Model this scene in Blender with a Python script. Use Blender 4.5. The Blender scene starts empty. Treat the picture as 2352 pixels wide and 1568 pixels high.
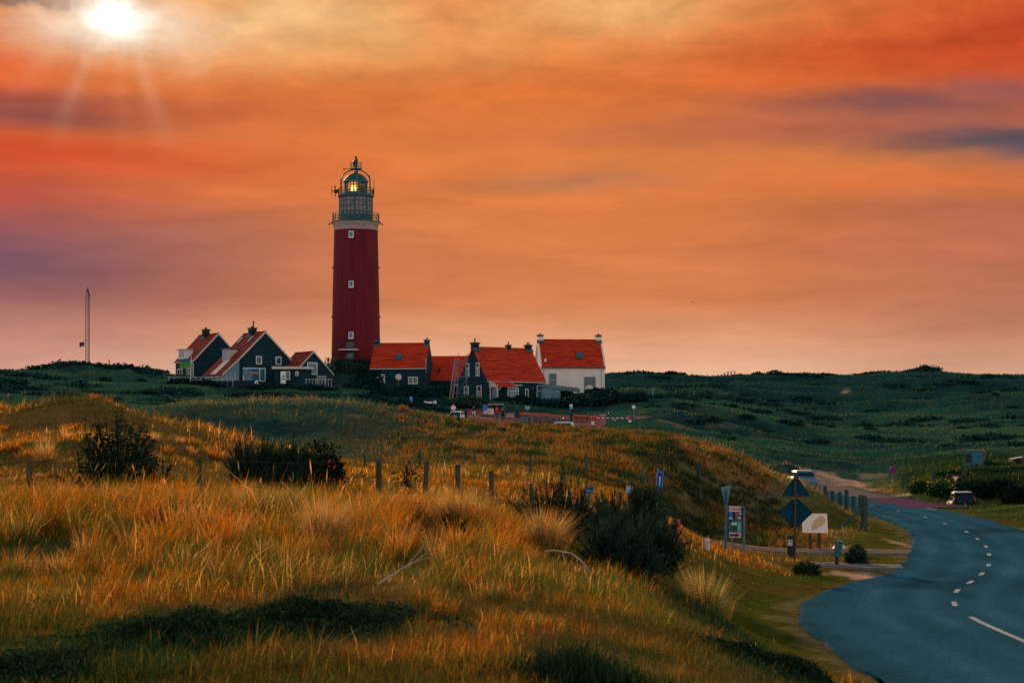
import bpy, bmesh, math, random
import numpy as np
from mathutils import Vector, Matrix, Euler

R = math.radians
sc = bpy.context.scene
COL = sc.collection
random.seed(7)
rng = np.random.default_rng(11)

# ------------------------------------------------------------------ camera
F = 4709.0            # focal length expressed for a 2352 px wide picture
CX, HY, CZ = 1176.0, 1010.0, 4.0
cam_d = bpy.data.cameras.new("camera")
cam = bpy.data.objects.new("camera", cam_d)
COL.objects.link(cam)
cam_d.sensor_width = 36.0
cam_d.lens = 36.0 * F / 2352.0
cam.location = (0, 0, CZ)
cam.rotation_euler = (R(90), 0, 0)
cam_d.shift_y = (HY - 784.0) / 2352.0
cam_d.clip_start = 0.1
cam_d.clip_end = 8000
cam_d.dof.use_dof = True
cam_d.dof.focus_distance = 150
cam_d.dof.aperture_fstop = 6.3
sc.camera = cam

sc.view_settings.view_transform = 'Standard'
sc.view_settings.look = 'None'
sc.view_settings.exposure = 0
sc.view_settings.gamma = 1
sc.render.film_transparent = False
sc.cycles.max_bounces = 6
sc.cycles.transparent_max_bounces = 8
sc.cycles.use_denoising = False


def W(vx, vy, Y):
    return Vector(((vx - CX) / F * Y, Y, CZ - (vy - HY) / F * Y))


def lin(r, g, b):
    f = lambda c: (c / 12.92 if c <= 0.04045 else ((c + 0.055) / 1.055) ** 2.4)
    return (f(r / 255), f(g / 255), f(b / 255), 1.0)


# ------------------------------------------------------------------ sun
SUN_AZ, SUN_EL = R(-11.0), R(13.0)
sl = bpy.data.lights.new("sun", 'SUN')
sl.energy = 5.0
sl.angle = R(0.5)
sl.color = (1.0, 0.66, 0.34)
sun = bpy.data.objects.new("sun", sl)
COL.objects.link(sun)
sdir = Vector((math.sin(SUN_AZ) * math.cos(SUN_EL), math.cos(SUN_AZ) * math.cos(SUN_EL), math.sin(SUN_EL)))
sun.rotation_euler = sdir.to_track_quat('Z', 'Y').to_euler()
sun.location = (-60, 300, 80)

# ------------------------------------------------------------------ sky (world)
wd = bpy.data.worlds.new("World")
sc.world = wd
wd.use_nodes = True
nt = wd.node_tree
N, Lk = nt.nodes, nt.links
N.clear()


def nd(t, **kw):
    n = N.new(t)
    for k, v in kw.items():
        setattr(n, k, v)
    return n


def put(sock, v):
    if hasattr(v, 'is_output') or isinstance(v, bpy.types.NodeSocket):
        Lk.new(v, sock)
    else:
        sock.default_value = v


def M(op, a, b=0.0, c=0.0, clamp=False):
    n = nd('ShaderNodeMath', operation=op, use_clamp=clamp)
    put(n.inputs[0], a)
    put(n.inputs[1], b)
    if op in ('MULTIPLY_ADD', 'SMOOTH_MIN', 'SMOOTH_MAX'):
        put(n.inputs[2], c)
    return n.outputs[0]


def VM(op, a, b, out=0):
    n = nd('ShaderNodeVectorMath', operation=op)
    put(n.inputs[0], a)
    put(n.inputs[1], b)
    return n.outputs['Value'] if op == 'DOT_PRODUCT' else n.outputs[0]


def MIX(f, a, b, mode='MIX'):
    n = nd('ShaderNodeMix', data_type='RGBA', blend_type=mode)
    n.clamp_factor = True
    put(n.inputs[0], f)
    put(n.inputs[6], a)
    put(n.inputs[7], b)
    return n.outputs[2]


def MAPR(v, a, b, c, d, smooth=False):
    n = nd('ShaderNodeMapRange')
    n.interpolation_type = 'SMOOTHSTEP' if smooth else 'LINEAR'
    put(n.inputs[0], v)
    for i, q in enumerate((a, b, c, d)):
        n.inputs[i + 1].default_value = q
    return n.outputs[0]


tc = nd('ShaderNodeTexCoord')
sp = nd('ShaderNodeSeparateXYZ')
Lk.new(tc.outputs['Generated'], sp.inputs[0])
deg = 180 / math.pi
az = M('MULTIPLY', M('ARCTAN2', sp.outputs[0], sp.outputs[1]), deg)      # azimuth of the sky direction in degrees
el = M('MULTIPLY', M('ARCSINE', sp.outputs[2]), deg)                     # elevation in degrees


def AE(vx, vy):
    a = math.atan((vx - CX) / F)
    return (a * deg, math.atan((HY - vy) / F * math.cos(a)) * deg)


cmb = nd('ShaderNodeCombineXYZ')
Lk.new(az, cmb.inputs[0])
Lk.new(el, cmb.inputs[1])
ae = cmb.outputs[0]


def NOISE(vec, scale, detail=4, rough=0.55):
    n = nd('ShaderNodeTexNoise')
    put(n.inputs['Vector'], vec)
    n.inputs['Scale'].default_value = scale
    n.inputs['Detail'].default_value = detail
    n.inputs['Roughness'].default_value = rough
    return n


st = VM('MULTIPLY', ae, (0.16, 0.75, 1))
n1 = NOISE(st, 0.55, 5, 0.55)
n2 = NOISE(ae, 0.55, 5, 0.6)
warp = VM('MULTIPLY', VM('SUBTRACT', n1.outputs['Color'], (0.5, 0.5, 0.5)), (5.0, 1.9, 0))
warp2 = VM('MULTIPLY', VM('SUBTRACT', n2.outputs['Color'], (0.5, 0.5, 0.5)), (1.5, 1.1, 0))
aew = VM('ADD', ae, warp)
aew2 = VM('ADD', ae, warp2)
sepw = nd('ShaderNodeSeparateXYZ')
Lk.new(aew, sepw.inputs[0])

rmp = nd('ShaderNodeValToRGB')
cr = rmp.color_ramp
stops = [(-4, (240, 194, 166)), (1.6, (238, 190, 157)), (2.8, (228, 160, 117)), (4.0, (216, 130, 80)), (6.2, (221, 127, 69)),
         (8.0, (228, 132, 65)), (9.6, (223, 117, 53)), (11.2, (232, 138, 69)), (13, (232, 144, 76)), (20, (232, 144, 76))]
cr.elements[0].position = 0
cr.elements[0].color = lin(*stops[0][1])
cr.elements[1].position = 1
cr.elements[1].color = lin(*stops[-1][1])
for e_, c_ in stops[1:-1]:
    k = cr.elements.new((e_ + 4) / 24)
    k.color = lin(*c_)
elw = M('ADD', el, M('MULTIPLY', M('SUBTRACT', sepw.outputs[1], el), 0.5))
Lk.new(MAPR(elw, -4, 20, 0, 1), rmp.inputs[0])
colr = rmp.outputs[0]


def blob(colr, vx, vy, sx, sy, rgb, fac, soft=False, p=1.0):
    a, e = AE(vx, vy)
    k = F / deg
    v = VM('SUBTRACT', aew2 if soft else aew, (a, e, 0))
    v = VM('MULTIPLY', v, (k / sx, k / sy, 0))
    d = VM('DOT_PRODUCT', v, v)
    if p != 1.0:
        d = M('POWER', d, p)
    f = M('MULTIPLY', M('POWER', 2.71828, M('MULTIPLY', d, -0.5)), fac)
    return MIX(f, colr, lin(*rgb))


BL = [
    (2400, 660, 400, 190, (158, 100, 88), .6), (-60, 580, 450, 155, (108, 78, 98), .92), (-80, 820, 300, 70, (205, 140, 135), .45),
    (40, 350, 440, 66, (216, 76, 38), .9), (-60, 420, 200, 45, (190, 70, 60), .6),
    (-40, 205, 220, 30, (96, 60, 70), .9), (140, 256, 340, 26, (112, 68, 76), .92), (500, 255, 190, 24, (208, 98, 54), .7),
    (-20, 110, 150, 60, (236, 92, 40), .9), (320, 150, 220, 35, (232, 118, 62), .55),
    (1150, 185, 480, 20, (214, 108, 54), .7), (700, 420, 420, 34, (226, 128, 72), .45),
    (1000, 120, 420, 60, (236, 158, 84), .6), (620, 290, 300, 26, (230, 128, 64), .5),
    (1950, 120, 420, 60, (222, 102, 48), .7), (2400, 60, 420, 120, (196, 66, 36), .9),
    (1560, 330, 330, 24, (192, 108, 72), .6), (1330, 405, 200, 15, (172, 120, 92), .62),
    (2030, 245, 250, 24, (118, 82, 86), .85), (2330, 195, 120, 22, (134, 92, 98), .6), (2330, 308, 260, 30, (44, 76, 92), .97),
    (1900, 300, 330, 26, (176, 96, 78), .55), (2280, 470, 330, 34, (170, 96, 74), .6), (2050, 400, 330, 20, (222, 112, 58), .5),
    (2200, 560, 330, 26, (196, 112, 82), .5),
]
for b in BL:
    colr = blob(colr, *b)
BL2 = [
    (420, 95, 380, 44, (240, 188, 128), .5), (650, 30, 230, 46, (238, 200, 138), .72), (1420, 20, 180, 46, (238, 192, 128), .6),
    (450, 52, 38, 26, (236, 160, 92), .85), (540, 8, 40, 20, (232, 160, 96), .7), (1010, 40, 50, 60, (226, 140, 80), .6),
    (60, 2, 130, 9, (96, 60, 66), .85), (330, 95, 50, 14, (228, 165, 120), .6),
]
for b in BL2:
    colr = blob(colr, *b, soft=True)
# the low sun behind thin cloud: halo, core
colr = blob(colr, 262, 60, 140, 42, (255, 232, 205), .97, soft=True)
a0, e0 = AE(265, 44)
v = VM('MULTIPLY', VM('SUBTRACT', aew2, (a0, e0, 0)), (F / deg / 58, F / deg / 32, 0))
g = M('POWER', 2.71828, M('MULTIPLY', M('POWER', VM('DOT_PRODUCT', v, v), 1.3), -0.5))
colr = MIX(g, colr, (1.6, 1.5, 1.35, 1))
# crepuscular rays
vs = VM('SUBTRACT', ae, (a0, e0 + 0.9, 0))
sv = nd('ShaderNodeSeparateXYZ')
Lk.new(vs, sv.inputs[0])
ang = M('ARCTAN2', sv.outputs[0], M('MULTIPLY', sv.outputs[1], -1))
rad = M('SQRT', VM('DOT_PRODUCT', vs, vs))
fall = M('MULTIPLY', MAPR(rad, 1.0, 1.7, 0, 1, True), MAPR(rad, 2.0, 5.2, 1, 0, True))
for a_, w_, s_ in ((-0.37, 0.050, .17), (0.325, 0.055, .20), (0.05, 0.05, .06), (-0.75, 0.06, .08)):
    dd = M('DIVIDE', M('SUBTRACT', ang, a_), w_)
    rf = M('MULTIPLY', M('POWER', 2.71828, M('MULTIPLY', M('MULTIPLY', dd, dd), -0.5)), s_)
    colr = MIX(M('MULTIPLY', rf, fall), colr, lin(248, 205, 165))
# soft streak texture
n3 = NOISE(VM('MULTIPLY', aew, (0.22, 1.3, 1)), 0.9, 6, 0.6)
colr = MIX(1.0, colr, MAPR(n3.outputs[0], 0.25, 0.75, 0.84, 1.13), 'MULTIPLY')
n4 = NOISE(VM('MULTIPLY', aew2, (0.55, 1.0, 1)), 1.1, 7, 0.62)
mott = M('MULTIPLY', MAPR(el, 7.5, 11.5, 0.10, 1, True), 0.55)
colr = MIX(mott, colr, MIX(1.0, colr, MAPR(n4.outputs[0], 0.3, 0.7, 0.70, 1.22), 'MULTIPLY'))
# away from the sunset a hand-set fill sky takes over, with some physical sky
nis = nd('ShaderNodeTexSky', sky_type='NISHITA')
nis.sun_disc = False
nis.sun_elevation = SUN_EL
nis.sun_rotation = SUN_AZ
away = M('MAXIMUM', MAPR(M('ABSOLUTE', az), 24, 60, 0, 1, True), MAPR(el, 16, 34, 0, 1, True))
bg1 = nd('ShaderNodeBackground')
Lk.new(colr, bg1.inputs[0])
bg1.inputs[1].default_value = 1.0
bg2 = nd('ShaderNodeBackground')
fill_sky = MIX(MAPR(el, 12, 58, 0, 1, True), (8.4, 8.0, 7.7, 1), (0.22, 0.85, 1.25, 1))      # unseen low sky brightened to light the house fronts; dusky blue overhead
Lk.new(MIX(0.85, nis.outputs[0], fill_sky), bg2.inputs[0])
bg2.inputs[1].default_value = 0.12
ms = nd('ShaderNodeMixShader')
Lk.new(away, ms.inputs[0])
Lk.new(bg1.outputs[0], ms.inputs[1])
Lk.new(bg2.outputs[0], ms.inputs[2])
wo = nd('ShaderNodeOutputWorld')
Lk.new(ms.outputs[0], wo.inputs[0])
wd.cycles.sampling_method = 'MANUAL'
wd.cycles.sample_map_resolution = 512


# ------------------------------------------------------------------ helpers
def obj(name, me, parent=None, mat=None):
    o = bpy.data.objects.new(name, me)
    COL.objects.link(o)
    if parent is not None:
        o.parent = parent
    if mat is not None:
        me.materials.append(mat)
    return o


def tag(o, label=None, cat=None, group=None, kind=None):
    if label:
        o["label"] = label
    if cat:
        o["category"] = cat
    if group:
        o["group"] = group
    if kind:
        o["kind"] = kind
    return o


def thing(name, label, cat, loc=(0, 0, 0), rz=0.0, group=None):
    o = bpy.data.objects.new(name, None)
    COL.objects.link(o)
    o.empty_display_size = 0.2
    o.location = loc
    o.rotation_euler = (0, 0, rz)
    return tag(o, label, cat, group)


def mat(name, rgb, rough=0.8, var=0.0, scale=4.0, spec=0.2, bump=0.0, metal=0.0, stretch=(1, 1, 1), rgb2=None, trans=0.0):
    m = bpy.data.materials.new(name)
    m.use_nodes = True
    t = m.node_tree
    b = t.nodes['Principled BSDF']
    b.inputs['Roughness'].default_value = rough
    b.inputs['Specular IOR Level'].default_value = spec
    b.inputs['Metallic'].default_value = metal
    c = (*rgb, 1.0)
    if var > 0 or rgb2 is not None:
        tx = t.nodes.new('ShaderNodeTexCoord')
        mp = t.nodes.new('ShaderNodeMapping')
        mp.inputs['Scale'].default_value = stretch
        t.links.new(tx.outputs['Object'], mp.inputs[0])
        nz = t.nodes.new('ShaderNodeTexNoise')
        nz.inputs['Scale'].default_value = scale
        nz.inputs['Detail'].default_value = 5
        t.links.new(mp.outputs[0], nz.inputs['Vector'])
        rp = t.nodes.new('ShaderNodeValToRGB')
        rp.color_ramp.elements[0].position = 0.32
        rp.color_ramp.elements[1].position = 0.68
        lo = tuple(x * (1 - var) for x in rgb) if rgb2 is None else rgb2
        hi = tuple(min(1, x * (1 + var)) for x in rgb) if rgb2 is None else rgb
        rp.color_ramp.elements[0].color = (*lo, 1)
        rp.color_ramp.elements[1].color = (*hi, 1)
        t.links.new(nz.outputs[0], rp.inputs[0])
        t.links.new(rp.outputs[0], b.inputs['Base Color'])
        if bump:
            bp = t.nodes.new('ShaderNodeBump')
            bp.inputs['Strength'].default_value = bump
            bp.inputs['Distance'].default_value = 0.05
            t.links.new(nz.outputs[0], bp.inputs['Height'])
            t.links.new(bp.outputs[0], b.inputs['Normal'])
    else:
        b.inputs['Base Color'].default_value = c
    return m


def leafmat(name, trans=0.5, rough=0.6, jitter=0.25, scale=3.0):
    """foliage: colour from the 'tint' attribute, diffuse plus light passing through"""
    m = bpy.data.materials.new(name)
    m.use_nodes = True
    t = m.node_tree
    t.nodes.clear()
    at = t.nodes.new('ShaderNodeAttribute')
    at.attribute_name = 'tint'
    tx = t.nodes.new('ShaderNodeTexCoord')
    nz = t.nodes.new('ShaderNodeTexNoise')
    nz.inputs['Scale'].default_value = scale
    t.links.new(tx.outputs['Object'], nz.inputs['Vector'])
    mr = t.nodes.new('ShaderNodeMapRange')
    mr.inputs[1].default_value = 0.3
    mr.inputs[2].default_value = 0.7
    mr.inputs[3].default_value = 1 - jitter
    mr.inputs[4].default_value = 1 + jitter
    t.links.new(nz.outputs[0], mr.inputs[0])
    mx = t.nodes.new('ShaderNodeMix')
    mx.data_type = 'RGBA'
    mx.blend_type = 'MULTIPLY'
    mx.inputs[0].default_value = 1
    t.links.new(at.outputs['Color'], mx.inputs[6])
    t.links.new(mr.outputs[0], mx.inputs[7])
    d = t.nodes.new('ShaderNodeBsdfDiffuse')
    tr = t.nodes.new('ShaderNodeBsdfTranslucent')
    t.links.new(mx.outputs[2], d.inputs[0])
    t.links.new(mx.outputs[2], tr.inputs[0])
    ms_ = t.nodes.new('ShaderNodeMixShader')
    ms_.inputs[0].default_value = trans
    t.links.new(d.outputs[0], ms_.inputs[1])
    t.links.new(tr.outputs[0], ms_.inputs[2])
    o = t.nodes.new('ShaderNodeOutputMaterial')
    t.links.new(ms_.outputs[0], o.inputs[0])
    return m


class MB:
    """collects shapes and links them as one mesh object"""

    def __init__(s):
        s.v, s.f, s.cut = [], [], []

    def add(s, vs, fs):
        k = len(s.v)
        s.cut.append((k, len(s.f)))
        s.v += [tuple(x) for x in vs]
        s.f += [tuple(i + k for i in q) for q in fs]
        return s

    def box(s, c, size, rot=None):
        hx, hy, hz = size[0] / 2, size[1] / 2, size[2] / 2
        vs = [Vector((x, y, z)) for z in (-hz, hz) for x, y in ((-hx, -hy), (hx, -hy), (hx, hy), (-hx, hy))]
        if rot is not None:
            m = rot if isinstance(rot, Matrix) else Euler(rot).to_matrix()
            vs = [m @ q for q in vs]
        c = Vector(c)
        return s.add([q + c for q in vs], [(3, 2, 1, 0), (4, 5, 6, 7), (0, 1, 5, 4), (1, 2, 6, 5), (2, 3, 7, 6), (3, 0, 4, 7)])

    def hexa(s, p):
        return s.add(p, [(3, 2, 1, 0), (4, 5, 6, 7), (0, 1, 5, 4), (1, 2, 6, 5), (2, 3, 7, 6), (3, 0, 4, 7)])

    def tube(s, pts, r, n=6, cap=True):
        pts = [Vector(p) for p in pts]
        rs = r if isinstance(r, (list, tuple)) else [r] * len(pts)
        rings = []
        for i, p in enumerate(pts):
            d = (pts[min(i + 1, len(pts) - 1)] - pts[max(i - 1, 0)])
            if d.length < 1e-9:
                d = Vector((0, 0, 1))
            q = d.normalized().to_track_quat('Z', 'Y')
            rings.append([p + q @ Vector((math.cos(a) * rs[i], math.sin(a) * rs[i], 0)) for a in [2 * math.pi * k / n for k in range(n)]])
        vs = [v for rg in rings for v in rg]
        fs = []
        for i in range(len(pts) - 1):
            for k in range(n):
                fs.append((i * n + k, i * n + (k + 1) % n, (i + 1) * n + (k + 1) % n, (i + 1) * n + k))
        if cap:
            fs.append(tuple(range(n - 1, -1, -1)))
            fs.append(tuple((len(pts) - 1) * n + k for k in range(n)))
        return s.add(vs, fs)

    def lathe(s, prof, n=32, c=(0, 0, 0), a0=0.0, a1=2 * math.pi, caps=True):
        full = abs(a1 - a0 - 2 * math.pi) < 1e-6
        m = n if full else n + 1
        vs, fs = [], []
        for r, z in prof:
            for k in range(m):
                a = a0 + (a1 - a0) * k / n
                vs.append((c[0] + r * math.cos(a), c[1] + r * math.sin(a), c[2] + z))
        for i in range(len(prof) - 1):
            for k in range(n):
                k2 = (k + 1) % m
                fs.append((i * m + k, i * m + k2, (i + 1) * m + k2, (i + 1) * m + k))
        if full and caps:
            fs.append(tuple(range(m - 1, -1, -1)))
            fs.append(tuple((len(prof) - 1) * m + k for k in range(m)))
        return s.add(vs, fs)

    def prism(s, poly, d):
        """poly: list of 3-D points (planar), extruded by vector d"""
        d = Vector(d)
        n = len(poly)
        a = [Vector(p) for p in poly]
        b = [p + d for p in a]
        fs = [tuple(range(n - 1, -1, -1)), tuple(range(n, 2 * n))]
        fs += [(i, (i + 1) % n, n + (i + 1) % n, n + i) for i in range(n)]
        return s.add(a + b, fs)

    def build_each(s, name, m, parent=None, smooth=False, bevel=0.0, per=1):
        """every added piece (or every `per` pieces) becomes an object of its own"""
        cuts = s.cut[::per] + [(len(s.v), len(s.f))]
        out = []
        for (v0, f0), (v1, f1) in zip(cuts[:-1], cuts[1:]):
            q = MB()
            q.v = s.v[v0:v1]
            q.f = [tuple(i - v0 for i in fc) for fc in s.f[f0:f1]]
            out.append(q.build(name, m, parent, smooth, bevel))
        return out

    def build(s, name, m, parent=None, smooth=False, bevel=0.0):
        me = bpy.data.meshes.new(name)
        me.from_pydata(s.v, [], s.f)
        bm = bmesh.new()
        bm.from_mesh(me)
        bmesh.ops.recalc_face_normals(bm, faces=bm.faces)
        if bevel:
            es = [e for e in bm.edges if len(e.link_faces) == 2 and e.calc_face_angle(0) > 0.5]
            bmesh.ops.bevel(bm, geom=es, offset=bevel, segments=2, affect='EDGES', clamp_overlap=True)
        bm.to_mesh(me)
        bm.free()
        if smooth:
            for p in me.polygons:
                p.use_smooth = True
            if smooth != 'all':
                me.set_sharp_from_angle(angle=R(40))
        return obj(name, me, parent, m)


def lettering(txt, size, m, parent, loc, rot, name='lettering', align='CENTER', sx=1.0):
    cu = bpy.data.curves.new(name, 'FONT')
    cu.body = txt
    cu.size = size
    cu.align_x = align
    cu.align_y = 'CENTER'
    cu.extrude = size * 0.02
    t = bpy.data.objects.new('tmp', cu)
    COL.objects.link(t)
    dg = bpy.context.evaluated_depsgraph_get()
    me = bpy.data.meshes.new_from_object(t.evaluated_get(dg))
    bpy.data.objects.remove(t)
    me.name = name
    me.materials.clear()
    o = obj(name, me, parent, m)
    o.location = loc
    o.rotation_euler = rot
    o.scale = (sx, 1, 1)
    return o


def copy_tree(o, parent=None):
    c = o.copy()
    COL.objects.link(c)
    c.parent = parent
    for ch in list(o.children):
        copy_tree(ch, c)
    return c


def fast_mesh(name, verts, quads=None, tris=None, tint=None, smooth=True):
    me = bpy.data.meshes.new(name)
    nv = len(verts)
    q = np.zeros((0, 4), np.int32) if quads is None else quads.astype(np.int32)
    t = np.zeros((0, 3), np.int32) if tris is None else tris.astype(np.int32)
    me.vertices.add(nv)
    me.vertices.foreach_set('co', verts.astype(np.float32).ravel())
    me.loops.add(q.size + t.size)
    me.loops.foreach_set('vertex_index', np.concatenate([q.ravel(), t.ravel()]))
    me.polygons.add(len(q) + len(t))
    ls = np.concatenate([np.arange(len(q)) * 4, q.size + np.arange(len(t)) * 3]).astype(np.int32)
    me.polygons.foreach_set('loop_start', ls)
    me.polygons.foreach_set('use_smooth', np.full(len(ls), smooth))
    me.update(calc_edges=True)
    if tint is not None:
        a = me.attributes.new('tint', 'FLOAT_COLOR', 'POINT')
        c4 = np.ones((nv, 4), np.float32)
        c4[:, :3] = tint
        a.data.foreach_set('color', c4.ravel())
    return me

# ------------------------------------------------------------------ terrain
_tab = np.random.default_rng(5).random((256, 256))


def vnoise(x, y):
    xi, yi = np.floor(x).astype(int), np.floor(y).astype(int)
    fx, fy = x - xi, y - yi
    fx, fy = fx * fx * (3 - 2 * fx), fy * fy * (3 - 2 * fy)
    g = lambda a, b: _tab[a & 255, b & 255]
    return (g(xi, yi) * (1 - fx) + g(xi + 1, yi) * fx) * (1 - fy) + (g(xi, yi + 1) * (1 - fx) + g(xi + 1, yi + 1) * fx) * fy


def fbm(x, y, o=4):
    s, a, n = 0, 0.5, 0
    for i in range(o):
        s = s + a * (vnoise(x * 2 ** i + 17.3 * i, y * 2 ** i + 9.1 * i) - 0.5)
        n += a
        a *= 0.5
    return s / n        # about -0.5 .. 0.5


# rows of the land: distance -> picture heights of that strip of ground, as seen from the camera station
ROWS = [
    (6, 'z', [(-700, 2.2), (1176, 2.25), (1700, 2.2), (2352, 2.0), (3100, 1.8)]),
    (14, 'z', [(-700, 2.3), (1176, 2.34), (1600, 2.2), (1900, 2.0), (2352, 1.5), (3100, .6)]),
    (20, 'z', [(-700, 2.45), (1000, 2.45), (1400, 2.3), (1700, 1.95), (1900, 1.6), (2040, 1.25), (2352, .4), (2500, 0), (3100, 0)]),
    (30, 'z', [(-700, 2.8), (600, 2.75), (1000, 2.6), (1176, 2.5), (1400, 2.15), (1550, 1.75), (1700, 1.2), (1850, .6), (2000, .15), (2100, 0), (3100, 0)]),
    (40, 'z', [(-700, 3.1), (450, 3.07), (700, 3.05), (1000, 2.9), (1176, 2.7), (1300, 2.3), (1400, 1.95), (1500, 1.5), (1600, 1.0), (1700, .5), (1800, .2), (1900, .02), (3100, 0)]),
    (55, 'v', [(-700, 982), (0, 984), (170, 984), (350, 1012), (500, 1042), (650, 1062), (800, 1085), (1000, 1105), (1200, 1125), (1350, 1150), (1450, 1190), (1550, 1250), (1650, 1310), (1750, 1332), (1850, 1345), (1920, 1352), (3100, 1352)]),
    (63, 'v', [(-700, 940), (0, 944), (120, 946), (190, 938), (260, 950), (350, 972), (400, 994), (500, 1006), (650, 1026), (750, 1058), (850, 1072), (964, 1085), (1089, 1082), (1219, 1100), (1346, 1118), (1450, 1155), (1550, 1218), (1620, 1255), (1700, 1292), (1800, 1309), (3100, 1309)]),
    (75, 'v', [(-700, 1060), (0, 1060), (350, 1065), (500, 1070), (650, 1072), (800, 1070), (964, 1074), (1089, 1074), (1219, 1092), (1346, 1104), (1477, 1140), (1550, 1195), (1610, 1235), (1737, 1256), (1800, 1261), (3100, 1261)]),
    (90, 'v', [(-700, 1050), (350, 1060), (800, 1046), (1000, 1042), (1200, 1040), (1346, 1052), (1477, 1075), (1560, 1110), (1610, 1150), (1737, 1198), (1800, 1209), (1880, 1214), (1960, 1218), (3100, 1219)]),
    (105, 'v', [(-700, 1040), (400, 1035), (800, 1018), (1000, 1016), (1200, 1014), (1450, 1008), (1560, 1006), (1640, 1032), (1720, 1062), (1790, 1090), (1880, 1128), (1940, 1160), (2000, 1186), (2040, 1189), (3100, 1188)]),
    (130, 'v', [(-700, 945), (0, 945), (200, 952), (350, 940), (440, 922), (600, 914), (750, 914), (900, 936), (1000, 956), (1150, 976), (1300, 982), (1530, 1002), (1640, 1042), (1720, 1078), (1800, 1104), (1880, 1134), (1920, 1148), (1990, 1155), (2060, 1155), (2100, 1155), (2200, 1156), (2270, 1152), (2352, 1145), (3100, 1140)]),
    (155, 'v', [(-700, 945), (0, 945), (350, 955), (600, 952), (900, 962), (1150, 992), (1300, 1000), (1530, 1022), (1640, 1048), (1750, 1080), (1820, 1108), (1870, 1126), (1950, 1131), (2010, 1130), (2060, 1122), (2100, 1112), (2150, 1102), (2250, 1094), (2352, 1090), (3100, 1086)]),
    (185, 'v', [(-700, 930), (0, 932), (350, 950), (600, 955), (900, 962), (1080, 985), (1300, 998), (1500, 1014), (1600, 1034), (1750, 1058), (1820, 1074), (1880, 1092), (1930, 1103), (1990, 1104), (2060, 1092), (2140, 1080), (2250, 1066), (2352, 1064), (3100, 1060)]),
    (230, 'v', [(-700, 905), (0, 908), (350, 936), (600, 946), (900, 952), (1050, 978), (1200, 992), (1300, 1000), (1450, 1006), (1550, 1012), (1650, 1026), (1800, 1050), (1900, 1060), (2000, 1062), (2100, 1050), (2250, 1040), (3100, 1038)]),
    (270, 'v', [(-700, 885), (0, 886), (350, 915), (600, 925), (900, 938), (1000, 958), (1060, 968), (1100, 969), (1200, 971), (1320, 974), (1400, 970), (1460, 962), (1520, 960), (1600, 985), (1750, 1015), (1900, 1032), (2050, 1036), (2352, 1018), (3100, 1010)]),
    (300, 'v', [(-700, 872), (0, 873), (350, 895), (600, 905), (900, 916), (1050, 928), (1250, 932), (1350, 938), (1440, 925), (1550, 922), (1660, 952), (1800, 984), (1900, 1000), (2100, 1002), (2352, 992), (3100, 985)]),
    (330, 'v', [(-700, 862), (0, 863), (200, 860), (350, 872), (400, 872), (560, 884), (700, 884), (800, 880), (870, 893), (985, 893), (1060, 914), (1250, 914), (1350, 902), (1450, 904), (1520, 916), (1660, 936), (1800, 965), (1900, 985), (2100, 984), (2352, 970), (3100, 960)]),
    (352, 'v', [(-700, 853), (0, 855), (60, 857), (100, 849), (200, 839), (300, 846), (380, 863), (450, 868), (600, 866), (760, 852), (790, 840), (830, 838), (880, 852), (1000, 880), (1240, 898), (1390, 900), (1450, 890), (1600, 918), (1800, 945), (1900, 962), (2100, 958), (2352, 945), (3100, 935)]),
    (400, 'v', [(-700, 880), (200, 872), (400, 890), (700, 890), (820, 880), (1000, 900), (1240, 905), (1390, 897), (1500, 892), (1700, 905), (1900, 925), (2100, 918), (2352, 905), (3100, 900)]),
    (500, 'v', [(-700, 880), (0, 885), (400, 900), (1000, 905), (1300, 880), (1395, 861), (1450, 857), (1530, 864), (1640, 868), (1700, 866), (1760, 862), (1850, 859), (1940, 864), (2000, 860), (2060, 856), (2130, 853), (2200, 862), (2260, 863), (2300, 862), (2352, 865), (3100, 862)]),
    (650, 'v', [(-700, 935), (1300, 930), (2352, 925), (3100, 925)]),
    (1200, 'z', [(-700, 5), (3100, 5)]),
    (4000, 'z', [(-700, -20), (3100, -20)]),
]
GV = np.arange(-900, 3301, 5.0)


def _smooth(a, s):
    k = np.arange(-int(4 * s), int(4 * s) + 1)
    w = np.exp(-0.5 * (k / s) ** 2)
    w /= w.sum()
    p = np.pad(a, len(k) // 2, mode='edge')
    return np.convolve(p, w, 'valid')


_ly = np.log([r[0] for r in ROWS])
_Z = []
for Yr, kd, pts in ROWS:
    xs, vs = zip(*pts)
    a = np.interp(GV, xs, vs)
    if kd == 'v':
        a = CZ - (a - HY) / F * Yr
    _Z.append(_smooth(a, 4.5))
_Z = np.array(_Z)
# monotone cubic along the distance
_h = np.diff(_ly)[:, None]
_d = np.diff(_Z, axis=0) / _h
_m = np.zeros_like(_Z)
_m[0], _m[-1] = _d[0], _d[-1]
for i in range(1, len(_ly) - 1):
    a, b = _d[i - 1], _d[i]
    w1, w2 = 2 * _h[i] + _h[i - 1], _h[i] + 2 * _h[i - 1]
    with np.errstate(divide='ignore', invalid='ignore'):
        hm = (w1 + w2) / (w1 / a + w2 / b)
    _m[i] = np.where(a * b > 0, hm, 0)
GL = np.linspace(_ly[0], _ly[-1], 1400)
_k = np.clip(np.searchsorted(_ly, GL, 'right') - 1, 0, len(_ly) - 2)
_t = ((GL - _ly[_k]) / np.diff(_ly)[_k])[:, None]
_hh = _h[_k]
ZT = ((1 + 2 * _t) * (1 - _t) ** 2 * _Z[_k] + _t * (1 - _t) ** 2 * _hh * _m[_k] + _t * _t * (3 - 2 * _t) * _Z[_k + 1] + _t * _t * (_t - 1) * _hh * _m[_k + 1])

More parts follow.
